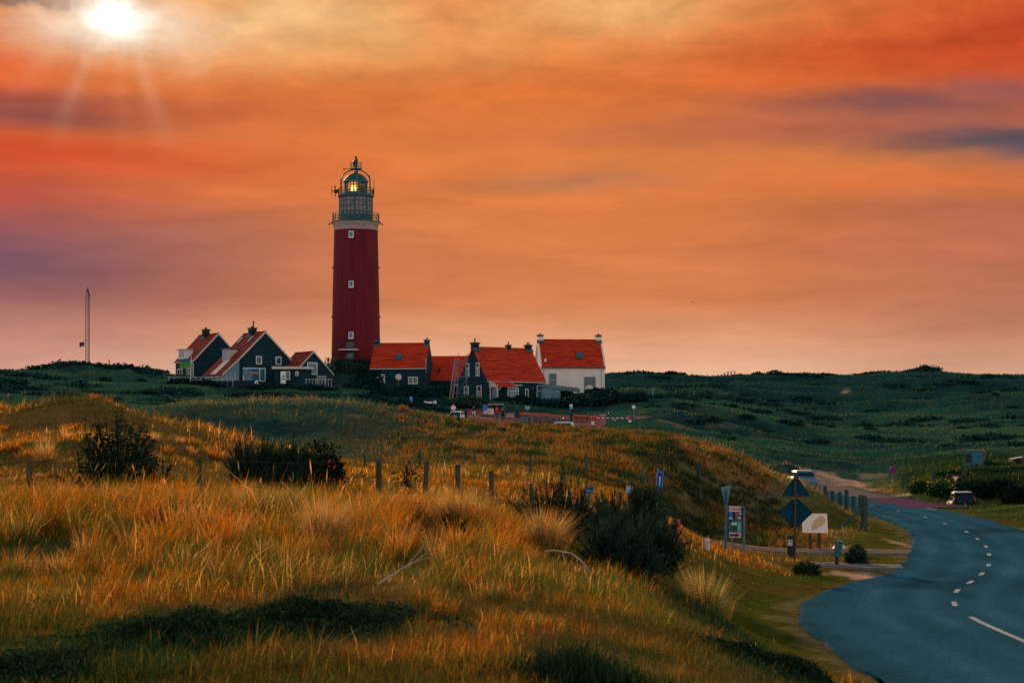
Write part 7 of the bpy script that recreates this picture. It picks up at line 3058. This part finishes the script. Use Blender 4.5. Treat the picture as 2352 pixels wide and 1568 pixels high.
# blue parking sign
Y = 296
q = G((944.3 - CX) / F * Y, Y)
ps = thing('parking_sign', 'blue parking sign with white letter and white under plate in the scrub', 'road sign', q)
S = Y / F
b = MB()
b.tube([(0, .05, -.4), (0, .05, vz(910.5, Y) - q.z)], .05, 6)
b.build('pole', m_steel, ps)
b = MB()
zc = vz(916, Y) - q.z
b.box((0, 0, zc), (6.8 * S, .04, 11 * S))
pn = b.build('panel', m_signblue, ps)
lettering('P', 8 * S, m_signwhite, pn, (0, -.03, zc + 1.0 * S), (R(90), 0, 0))
b = MB()
b.box((0, -.002, vz(923.4, Y) - q.z), (6.6 * S, .04, 3.2 * S))
pn = b.build('under_plate', m_signwhite, ps)
b = MB()
b.box((0, -.024, vz(923.4, Y) - q.z), (4.4 * S, .01, 1.2 * S))
b.build('print_line', m_ink, pn)

# arrow direction sign
Y = 290
q = G((987 - CX) / F * Y, Y)
S = Y / F
ar = thing('direction_sign', 'dark blue direction sign with white left arrow and round emblem', 'sign', q)
zc = vz(924, Y) - q.z
b = MB()
for s in (-1, 1):
    b.tube([(s * 9 * S, .06, -.4), (s * 9 * S, .06, zc + 5 * S)], .06, 6)
b.build_each('post', m_steel, ar)
b = MB()
b.prism([(-17 * S, 0, zc), (-10 * S, 0, zc + 6.3 * S), (16.5 * S, 0, zc + 6.3 * S), (16.5 * S, 0, zc - 6.3 * S), (-10 * S, 0, zc - 6.3 * S)], (0, .05, 0))
pn = b.build('panel', mat('deep_navy', (.005, .02, .13), .5), ar)
b = MB()
b.prism([(-16 * S, -.015, zc), (-10 * S, -.015, zc + 4.6 * S), (-10 * S, -.015, zc + 2.1 * S), (6 * S, -.015, zc + 2.1 * S), (6 * S, -.015, zc - 2.1 * S), (-10 * S, -.015, zc - 2.1 * S), (-10 * S, -.015, zc - 4.6 * S)], (0, .014, 0))
aw = b.build('arrow', m_signwhite, pn)
lettering('ecomare', 2.6 * S, mat('arrow_red_ink', (.40, .02, .05), .7), aw, (-6.6 * S, -.022, zc), (R(90), 0, 0))
b = MB()
disc(b, 4.3 * S, .014, 24, -.015, zc)
em = b.build('emblem', mat('emblem_pale', (.55, .75, .72), .6), pn)
em.location = (11.6 * S, 0, 0)
b = MB()
disc(b, 1.5 * S, .014, 14, -.022, zc - 1.3 * S)
e2 = b.build('emblem_spot', mat('emblem_red', (.6, .05, .15), .6), em)
e2.location = (-1.6 * S, 0, 0)

round_sign('large round white sign with red rim above the white car', 1041.2, 936, 7.1, 960, 262, m_signred, m_signwhite)
round_sign('small round white sign with red rim right of the striped barrier', 1455.7, 934.5, 5.2, 960, 266, m_signred, m_signwhite)
t_, zc, S, pn = round_sign('back of a round blue sign between cyclist and white notice board', 1114, 937, 6.2, 962, 266, m_signblue, m_signblue)
b = MB()
b.box((0, -.03, zc + 7.6 * S), (7 * S, .04, 1.2 * S))
b.build('top_plate', m_glassb, t_)

# notice board
Y = 284
q = on_square(1121.5, 280)
S = Y / F
nb = thing('notice_board', 'white notice board with four dark lines of print', 'notice board', (q.x, Y, q.z), R(-8))
zc = vz(944, Y) - q.z
b = MB()
b.box((0, 0, zc), (22.5 * S, .06, 12 * S), (0, R(3), 0))
pn = b.build('panel', m_signwhite, nb)
b = MB()
for k in range(4):
    b.box((.3 * S, -.034, zc + (3.9 - 2.6 * k) * S), (18.5 * S - k * .1, .012, 1.0 * S), (0, R(3), 0))
b.build_each('print_line', mat('brown_print', (.16, .07, .07), .8, .6, 9), pn)
b = MB()
for s in (-1, 1):
    b.box((s * 8 * S, .07, zc / 2 - .3), (.1, .08, zc + .5))
b.build_each('post', m_steel, nb)

# dark shelter
Y = 289
q = on_square(1137, 283)
S = Y / F
sh = thing('shelter', 'dark wooden shelter with pale flat roof behind the notice board', 'shelter', (q.x, Y, q.z), R(-3))
zt = vz(930, Y) - q.z
b = MB()
b.box((0, .9, zt / 2 - .2), (30 * S, 1.8, zt + .4))
b.build('wall', m_dark, sh)
b = MB()
b.box((0, .7, zt + .1), (34 * S, 2.6, .2))
b.build('roof', mat('shelter_roof', (.30, .24, .20), .8, .3, 2), sh)
b = MB()
b.box((-9 * S, -.14, zt * .55), (.1, .1, zt * 1.1))
b.build('light_pole', m_steel, sh)
b = MB()
for x_ in (-9, 10):
    b.box((x_ * S, -.1, zt - .35), (2.4 * S, .12, 1.2 * S))
b.build_each('lamp_box', m_glassb, sh)

# black board cabinet and the stone bench below it
Y = 284
q = on_square(1170, 281)
S = Y / F
bb = thing('display_cabinet', 'large black display cabinet right of the two people', 'cabinet', (q.x, Y, q.z), R(4))
b = MB()
zc = vz(941, Y) - q.z
b.box((0, 0, zc), (20 * S, .35, 19.5 * S))
b.build('case', m_black, bb)
b = MB()
b.box((0, 0, zc + 10 * S), (21 * S, .5, .8 * S))
b.build('hood', m_teal, bb)
b = MB()
for s in (-1, 1):
    b.box((s * 8 * S, .0, .2), (.14, .14, zc))
b.build_each('post', m_black, bb)
q = on_square(1171.5, 277)
S = 277 / F
bn = thing('stone_bench', 'pale stone bench at the foot of the black cabinet', 'bench', q)
b = MB()
b.box((0, 0, .55), (19 * S, .5, .12))
b.build('seat', m_cream, bn)
b = MB()
for s in (-1, 1):
    b.box((s * 7 * S, 0, .22), (.3, .45, .52))
b.build_each('leg', m_greywall, bn)
b = MB()
b.box((0, .3, .85), (19 * S, .1, .3))
b.build('backrest', m_greywall, bn)

# bins
for vx_, Y, w_, h_, lab, m_ in ((1188.5, 280, 12, 17, 'dark wheeled bin right of the stone bench', mat('bin_navy', (.008, .03, .06), .6)), (1203.5, 270, 13, 14.5, 'grey blue concrete planter block before the bicycle rack', mat('concrete_blue', (.05, .14, .18), .8, .2, 3))):
    q = on_square(vx_, Y)
    S = Y / F
    t_ = thing('bin' if vx_ < 1200 else 'planter', lab, 'bin' if vx_ < 1200 else 'planter', q)
    b = MB()
    a0, a1 = (.82, 1.0) if vx_ < 1200 else (1.1, .78)
    b.add([(x * w_ * S / 2 * f, y * .35 * f, z) for z, f in ((0.0, a0), (h_ * S, a1)) for x, y in ((-1, -1), (1, -1), (1, 1), (-1, 1))], [(3, 2, 1, 0), (4, 5, 6, 7), (0, 1, 5, 4), (1, 2, 6, 5), (2, 3, 7, 6), (3, 0, 4, 7)])
    b.build('body', m_, t_, bevel=.04)
    b = MB()
    b.box((0, 0, h_ * S + .05), (w_ * S * 1.12 * a1, .8, .1))
    b.build('lid' if vx_ < 1200 else 'rim', m_teal, t_)
# small white sign on a pole
Y = 287
q = G((1211.4 - CX) / F * Y, Y)
S = Y / F
ss = thing('small_sign', 'small white sign with dark print on a thin pole above the bicycle rack', 'sign', q)
zc = vz(936, Y) - q.z
b = MB()
b.tube([(0, .05, -.4), (0, .05, zc)], .045, 6)
b.build('pole', m_steel, ss)
b = MB()
b.box((0, 0, zc), (9.6 * S, .04, 6.2 * S))
pn = b.build('panel', mat('pale_blue_sign', (.45, .62, .68), .6), ss)
b = MB()
b.box((-.4 * S, -.025, zc), (5.5 * S, .012, 2.6 * S))
b.build('print_line', mat('blue_print', (.03, .12, .2), .6, .6, 12), pn)

# orange bicycle rack rails
m_rust = mat('orange_rail_wood', (.52, .10, .035), .75, .3, 5)


def rail(label, v0, v1, y0, y1, Y0, Y1, npost, extra=0):
    p0, p1 = W(v0, y0, Y0), W(v1, y1, Y1)
    t = thing('bicycle_rack', label, 'bicycle rack', p0)
    d = p1 - p0
    b = MB()
    for k in range(2 + extra):
        off = Vector((0, .25 * (k % 2) + .1 * k, (.0, .16, -.12, -.2)[k]))
        if k < 2:
            b.tube([off, d + off], .075, 6)
        else:
            b.tube([off, d * .45 + off], .1, 6)
    b.build_each('rail', m_rust, t)
    b = MB()
    for k in range(npost):
        q = d * ((k + .5) / npost)
        gz = square_z(p0.x + q.x, p0.y + q.y) - p0.z
        b.box((q.x, q.y + .1, (gz + q.z) / 2 - .05), (.1, .1, max(.2, q.z - gz)))
    b.build_each('post', m_post, t)


rail('long orange rail of the bicycle rack left of the lamp bollard', 1194, 1307, 950.5, 958.2, 272, 266, 8)
rail('shorter orange rail of the bicycle rack right of the lamp bollard', 1317, 1381, 955, 959.6, 274, 270, 5, 2)


# ------------------------------------------------------------------ bicycles
def bicycle(loc, rz, label, m_fr, group=None, lean=0.0):
    t = thing('bicycle', label, 'bicycle', loc, rz, group)
    t.rotation_euler = (0, lean, rz)
    r = .34
    for y in (-.52, .52):
        b = MB()
        b.tube([(0, y + r * math.cos(2 * math.pi * k / 18), r + r * math.sin(2 * math.pi * k / 18)) for k in range(19)], .022, 5, cap=False)
        w_ = b.build('wheel', m_tyre, t)
        b = MB()
        for k in range(6):
            a = math.pi * k / 6
            b.tube([(0, y + r * math.cos(a), r + r * math.sin(a)), (0, y - r * math.cos(a), r - r * math.sin(a))], .006, 3)
        b.build('spokes', m_rim, w_)
    b = MB()
    P_ = {'bb': (0, -.08, .28), 'st': (0, -.22, .80), 'hd': (0, .34, .84), 'ha': (0, .36, .74), 'ra': (0, -.52, .34), 'fa': (0, .52, .34)}
    for a, c in (('bb', 'st'), ('bb', 'ha'), ('st', 'hd'), ('bb', 'ra'), ('st', 'ra'), ('hd', 'fa')):
        b.tube([P_[a], P_[c]], .02, 5)
    b.build('frame', m_fr, t)
    b = MB()
    b.tube([(-.28, .22, 1.03), (-.24, .34, 1.05), (0, .36, 1.0), (.24, .34, 1.05), (.28, .22, 1.03)], .016, 5)
    b.tube([(0, .34, .84), (0, .36, 1.0)], .016, 5)
    b.build('handlebar', m_steel, t)
    b = MB()
    b.box((0, -.26, .93), (.15, .26, .06))
    b.tube([(0, -.22, .80), (0, -.25, .92)], .015, 5)
    b.build('saddle', m_black, t)
    return t


m_bk = mat('bike_blue_grey', (.10, .22, .30), .4, spec=.4)
base_bike = None
nth = ['first', 'second', 'third', 'fourth', 'fifth', 'sixth', 'seventh', 'eighth', 'ninth', 'tenth', 'eleventh', 'twelfth', 'thirteenth', 'fourteenth', 'fifteenth', 'sixteenth']
BX = list(np.linspace(1216, 1300, 12)) + [1352, 1365, 1382, 1398]
rb = np.random.default_rng(8)
for k, vx_ in enumerate(BX):
    Y = np.interp(vx_, [1216, 1300, 1398], [274, 269, 276])
    q = on_square(vx_, Y)
    rz = R(rb.uniform(-28, 28)) + (R(90) if k in (4, 9, 14) else 0)
    lab = nth[k] + ' bicycle from the left in the row behind the orange rack rails'
    if base_bike is None:
        base_bike = bicycle(q, rz, lab, m_bk, 'bicycles parked behind the orange rack')
    else:
        c = copy_tree(base_bike)
        c.location = q
        c.rotation_euler = (0, R(rb.uniform(-7, 7)), rz)
        c['label'] = lab

# lamp bollard
Y = 262
q = on_square(1311.8, Y)
S = Y / F
lbp = thing('lamp_bollard', 'tall dark bollard light with white domed cap in front of the bicycle rack', 'bollard light', q)
zt = vz(928, Y) - q.z
b = MB()
b.lathe([(3.3 * S, -.3), (3.2 * S, zt - 11 * S)], 14)
b.build('column', m_dark, lbp, True)
b = MB()
b.lathe([(3.4 * S, zt - 11 * S + .002), (3.4 * S, zt - 4 * S)], 14)
b.build('diffuser', mat('frosted_diffuser', (.25, .42, .40), .5), lbp, True)
b = MB()
b.lathe([(3.8 * S, zt - 4 * S + .002), (3.6 * S, zt - 1.6 * S), (2.2 * S, zt - .3 * S), (.2 * S, zt)], 14)
b.build('cap', m_signwhite, lbp, True)
b = MB()
b.box((-1.4 * S, -3.2 * S, zt - 18 * S), (1.8 * S, .3 * S, 9 * S))
b.box((-1.4 * S, -3.2 * S, zt - 28 * S), (1.8 * S, .3 * S, 3.5 * S))
b.build_each('sticker', mat('purple_sticker', (.14, .05, .22), .6), lbp)

# striped barrier
Y = 266
S = Y / F
q0, q1 = on_square(1361.5, Y), on_square(1447, Y)
zr0 = vz(972, Y)
br = thing('barrier', 'red and white striped road barrier with two short posts', 'barrier', (q0.x, Y, zr0))
for x_, zb_, zt_ in ((0, -.3, vz(957, Y) - zr0), (q1.x - q0.x, vz(966, Y) - zr0 - .4, vz(955, Y) - zr0)):
    b = MB()
    b.lathe([(3.2 * S, zb_), (3.2 * S, zb_ + (zt_ - zb_) * .5)], 10, (x_, 0, 0))
    p_ = b.build('post', m_signwhite, br, True)
    b = MB()
    b.lathe([(3.3 * S, zb_ + (zt_ - zb_) * .5 + .002), (3.3 * S, zt_ - .08), (2.4 * S, zt_)], 10, (x_, 0, 0))
    b.build('red_cap', m_signred, p_, True)
zb_ = vz(960.2, Y) - zr0
bl_ = q1.x - q0.x
for k in range(14):
    b = MB()
    x0, x1 = 4 * S + (bl_ - 8 * S) * k / 14, 4 * S + (bl_ - 8 * S) * (k + 1) / 14
    b.tube([(x0, 0, zb_), (x1, 0, zb_)], .075, 8)
    b.build('beam_band', m_signred if k % 2 == 0 else m_signwhite, br)
b = MB()
b.tube([(bl_ * .55, -.05, zb_ - .1), (bl_ * .62, -.05, zb_ - .32)], .05, 6)
b.build('stay', m_signwhite, br)


# ------------------------------------------------------------------ people
def skinmesh(name, verts, edges, radii, m, parent, root=0, sub=1):
    me = bpy.data.meshes.new(name)
    me.from_pydata([tuple(v) for v in verts], edges, [])
    o = bpy.data.objects.new(name, me)
    COL.objects.link(o)
    md = o.modifiers.new('s', 'SKIN')
    md.use_smooth_shade = True
    for i, sv in enumerate(me.skin_vertices[0].data):
        r = radii[i]
        sv.radius = (r, r) if not isinstance(r, tuple) else r
        sv.use_root = (i == root)
    if sub:
        s2 = o.modifiers.new('u', 'SUBSURF')
        s2.levels = s2.render_levels = sub
    dg = bpy.context.evaluated_depsgraph_get()
    dg.update()
    me2 = bpy.data.meshes.new_from_object(o.evaluated_get(dg))
    bpy.data.objects.remove(o)
    for p in me2.polygons:
        p.use_smooth = True
    me2.name = name
    me2.materials.clear()
    return obj(name, me2, parent, m)


m_skin = mat('skin', (.55, .30, .20), .6)


def person(label, loc, rz, J, top, trousers, hat=None, hairm=None, hscale=1.0, shoes=m_black):
    """J: joints in metres, figure faces -y. Keys: hip, chest, neck, head, lsh, lel, lha ..."""
    t = thing('person', label, 'person', loc, rz)
    t.scale = (hscale,) * 3
    v = {k: Vector(p) for k, p in J.items()}
    names = ['hip', 'waist', 'chest', 'neck', 'head0', 'head', 'lsh', 'lel', 'lha', 'rsh', 'rel', 'rha', 'lhi', 'lkn', 'lan', 'lto', 'rhi', 'rkn', 'ran', 'rto']
    rad = [.12, .115, .13, .055, .075, .085, .06, .043, .032, .06, .043, .032, .085, .058, .042, .035, .085, .058, .042, .035]
    ed = [('hip', 'waist'), ('waist', 'chest'), ('chest', 'neck'), ('neck', 'head0'), ('head0', 'head'), ('chest', 'lsh'), ('lsh', 'lel'), ('lel', 'lha'), ('chest', 'rsh'), ('rsh', 'rel'), ('rel', 'rha'),
          ('hip', 'lhi'), ('lhi', 'lkn'), ('lkn', 'lan'), ('lan', 'lto'), ('hip', 'rhi'), ('rhi', 'rkn'), ('rkn', 'ran'), ('ran', 'rto')]
    idx = {n: i for i, n in enumerate(names)}
    vs = [v[n] for n in names]
    es = [(idx[a], idx[b_]) for a, b_ in ed]
    rd = list(rad)
    for s, el_, ha in (('l', 'lel', 'lha'), ('r', 'rel', 'rha')):
        d = (v[ha] - v[el_]).normalized()
        side = d.cross(Vector((0, 1, 0.3))).normalized()
        palm = v[ha] + d * .07
        vs.append(palm)
        rd.append(.030)
        pi_ = len(vs) - 1
        es.append((idx[ha], pi_))
        for k in range(4):
            base_ = palm + side * (.024 * (k - 1.5)) + d * .012
            tipv = base_ + d * (.055, .075, .08, .065)[k] + Vector((0, -.012, -.008))
            vs += [base_, tipv]
            rd += [.010, .008]
            es += [(pi_, len(vs) - 2), (len(vs) - 2, len(vs) - 1)]
        th = v[ha] + d * .03 + side * .04
        vs += [th, th + d * .04 + side * .012]
        rd += [.011, .008]
        es += [(idx[ha], len(vs) - 2), (len(vs) - 2, len(vs) - 1)]
    body = skinmesh('body', vs, es, rd, m_skin, t, 0, 1)
    # jacket
    n2 = ['hip', 'waist', 'chest', 'neck', 'lsh', 'lel', 'lha', 'rsh', 'rel', 'rha']
    r2 = [.175, .16, .165, .085, .085, .066, .048, .085, .066, .048]
    e2 = [('hip', 'waist'), ('waist', 'chest'), ('chest', 'neck'), ('chest', 'lsh'), ('lsh', 'lel'), ('lel', 'lha'), ('chest', 'rsh'), ('rsh', 'rel'), ('rel', 'rha')]
    i2 = {n: i for i, n in enumerate(n2)}
    skinmesh('jacket', [v[n] for n in n2], [(i2[a], i2[b_]) for a, b_ in e2], r2, top, t, 0, 1)
    n3 = ['hip', 'lhi', 'lkn', 'lan', 'rhi', 'rkn', 'ran']
    r3 = [.135, .105, .078, .058, .105, .078, .058]
    e3 = [('hip', 'lhi'), ('lhi', 'lkn'), ('lkn', 'lan'), ('hip', 'rhi'), ('rhi', 'rkn'), ('rkn', 'ran')]
    i3 = {n: i for i, n in enumerate(n3)}
    skinmesh('trousers', [v[n] for n in n3], [(i3[a], i3[b_]) for a, b_ in e3], r3, trousers, t, 0, 1)
    for s in 'lr':
        b = MB()
        a_, to = v[s + 'an'], v[s + 'to']
        b.tube([a_ + Vector((0, .06, -.03)), a_ + Vector((0, 0, -.03)), to, to + (to - a_).normalized() * .05], [.04, .055, .048, .025], 8)
        b.build('shoe', shoes, t, True)
    hd_ = v['head']
    b = MB()
    b.lathe([(.02, .155), (.075, .135), (.108, .07), (.112, .0), (.10, -.05)], 14, tuple(hd_ + Vector((0, .012, 0))))
    b.build('hat' if hat else 'hair', hat or hairm, t, True)
    # face: eyes, nose, mouth
    b = MB()
    for s in (-1, 1):
        b.lathe([(.002, -.012), (.012, 0), (.002, .012)], 6, tuple(hd_ + Vector((s * .034, -.088, -.01))))
    b.build_each('eye', m_ink, t)
    b = MB()
    b.tube([hd_ + Vector((0, -.086, 0)), hd_ + Vector((0, -.108, -.04))], [.010, .016], 6)
    b.build('nose', m_skin, t)
    b = MB()
    b.box(hd_ + Vector((0, -.084, -.068)), (.05, .012, .012))
    b.build('mouth', m_signred, t)
    b = MB()
    for s in (-1, 1):
        b.box(hd_ + Vector((s * .09, 0, -.015)), (.02, .04, .06))
    b.build_each('ear', m_skin, t)
    return t


STAND = dict(hip=(0, 0, .95), waist=(0, 0, 1.10), chest=(0, 0, 1.34), neck=(0, 0, 1.48), head0=(0, -.01, 1.56), head=(0, -.02, 1.64),
             lsh=(.19, 0, 1.40), lel=(.26, .02, 1.14), lha=(.27, -.10, .92), rsh=(-.19, 0, 1.40), rel=(-.26, .02, 1.14), rha=(-.27, -.08, .90),
             lhi=(.10, 0, .90), lkn=(.11, -.02, .50), lan=(.11, .02, .09), lto=(.12, -.13, .04), rhi=(-.10, 0, .90), rkn=(-.11, -.02, .50), ran=(-.11, .02, .09), rto=(-.12, -.13, .04))
m_red = mat('red_jacket', (.70, .008, .012), .8)
m_jean = mat('dark_trousers', (.010, .022, .035), .85)
m_grjk = mat('grey_green_jacket', (.05, .10, .11), .85)
J = dict(STAND)
J.update(rel=(-.30, -.10, 1.16), rha=(-.36, -.30, 1.02), lel=(.27, -.04, 1.14), lha=(.30, -.20, .96))
q = on_square(1141.5, 274)
person('person in a red hooded jacket and dark trousers standing by a bicycle', (q.x, 274, q.z), R(160), J, m_red, m_jean, hat=m_red, hscale=.96)
J = dict(STAND)
J.update(lkn=(.12, -.08, .5), rkn=(-.11, .03, .5), ran=(-.11, .12, .09), rto=(-.12, -.03, .04))
q = on_square(1155, 265)
pp = person('person in a grey green jacket with a backpack beside the black cabinet', (q.x, 265, q.z), R(175), J, m_grjk, m_jean, hairm=mat('grey_hair', (.12, .14, .15), .9), hscale=1.06)
b = MB()
b.box((0, .22, 1.22), (.32, .18, .46))
b.build('backpack', mat('dark_backpack', (.012, .04, .05), .8), pp, bevel=.05)
b = MB()
for s in (-1, 1):
    b.tube([(s * .12, .16, 1.42), (s * .13, .0, 1.49), (s * .13, -.15, 1.36), (s * .12, -.12, 1.1)], .02, 5)
b.build_each('strap', m_black, pp)
q = on_square(1147.5, 270)
bicycle(q, R(78), 'bicycle held between the red jacket and the grey jacket person', m_bk)
# cyclist
q = on_square(1088.5, 272)
zc = vz(960.5, 272)
bicycle((q.x, 272, zc), R(172), 'bicycle ridden by the cyclist with the red cap', m_black)
RIDE = dict(hip=(0, .25, 1.00), waist=(0, .20, 1.13), chest=(0, .06, 1.36), neck=(0, -.02, 1.47), head0=(0, -.05, 1.54), head=(0, -.07, 1.62),
            lsh=(.19, .04, 1.40), lel=(.27, -.12, 1.20), lha=(.25, -.27, 1.07), rsh=(-.19, .04, 1.40), rel=(-.27, -.12, 1.20), rha=(-.25, -.27, 1.07),
            lhi=(.10, .22, .97), lkn=(.14, -.14, .72), lan=(.13, .08, .36), lto=(.13, -.08, .30), rhi=(-.10, .22, .97), rkn=(-.13, -.04, .56), ran=(-.12, .12, .18), rto=(-.12, -.04, .12))
person('cyclist in a dark jacket, red cap and white trousers', (q.x, 272, zc), R(-8), RIDE, mat('navy_jacket', (.008, .012, .025), .85), m_signwhite, hat=mat('pink_red_cap', (.62, .02, .08), .7), hscale=.92, shoes=m_signwhite)

# low posts at the square edge
for vx_, vb, lab in ((1070.5, 962, 'short dark post before the cyclist, left'), (1053, 971, 'thin stake on the dune below the white car')):
    p = hit(vx_, vb, 100)
    b = MB()
    b.tube([(0, 0, -.3), (0, 0, .55)], .09, 7)
    o = b.build('edge_post', m_dark, None)
    o.location = p
    tag(o, lab, 'post')
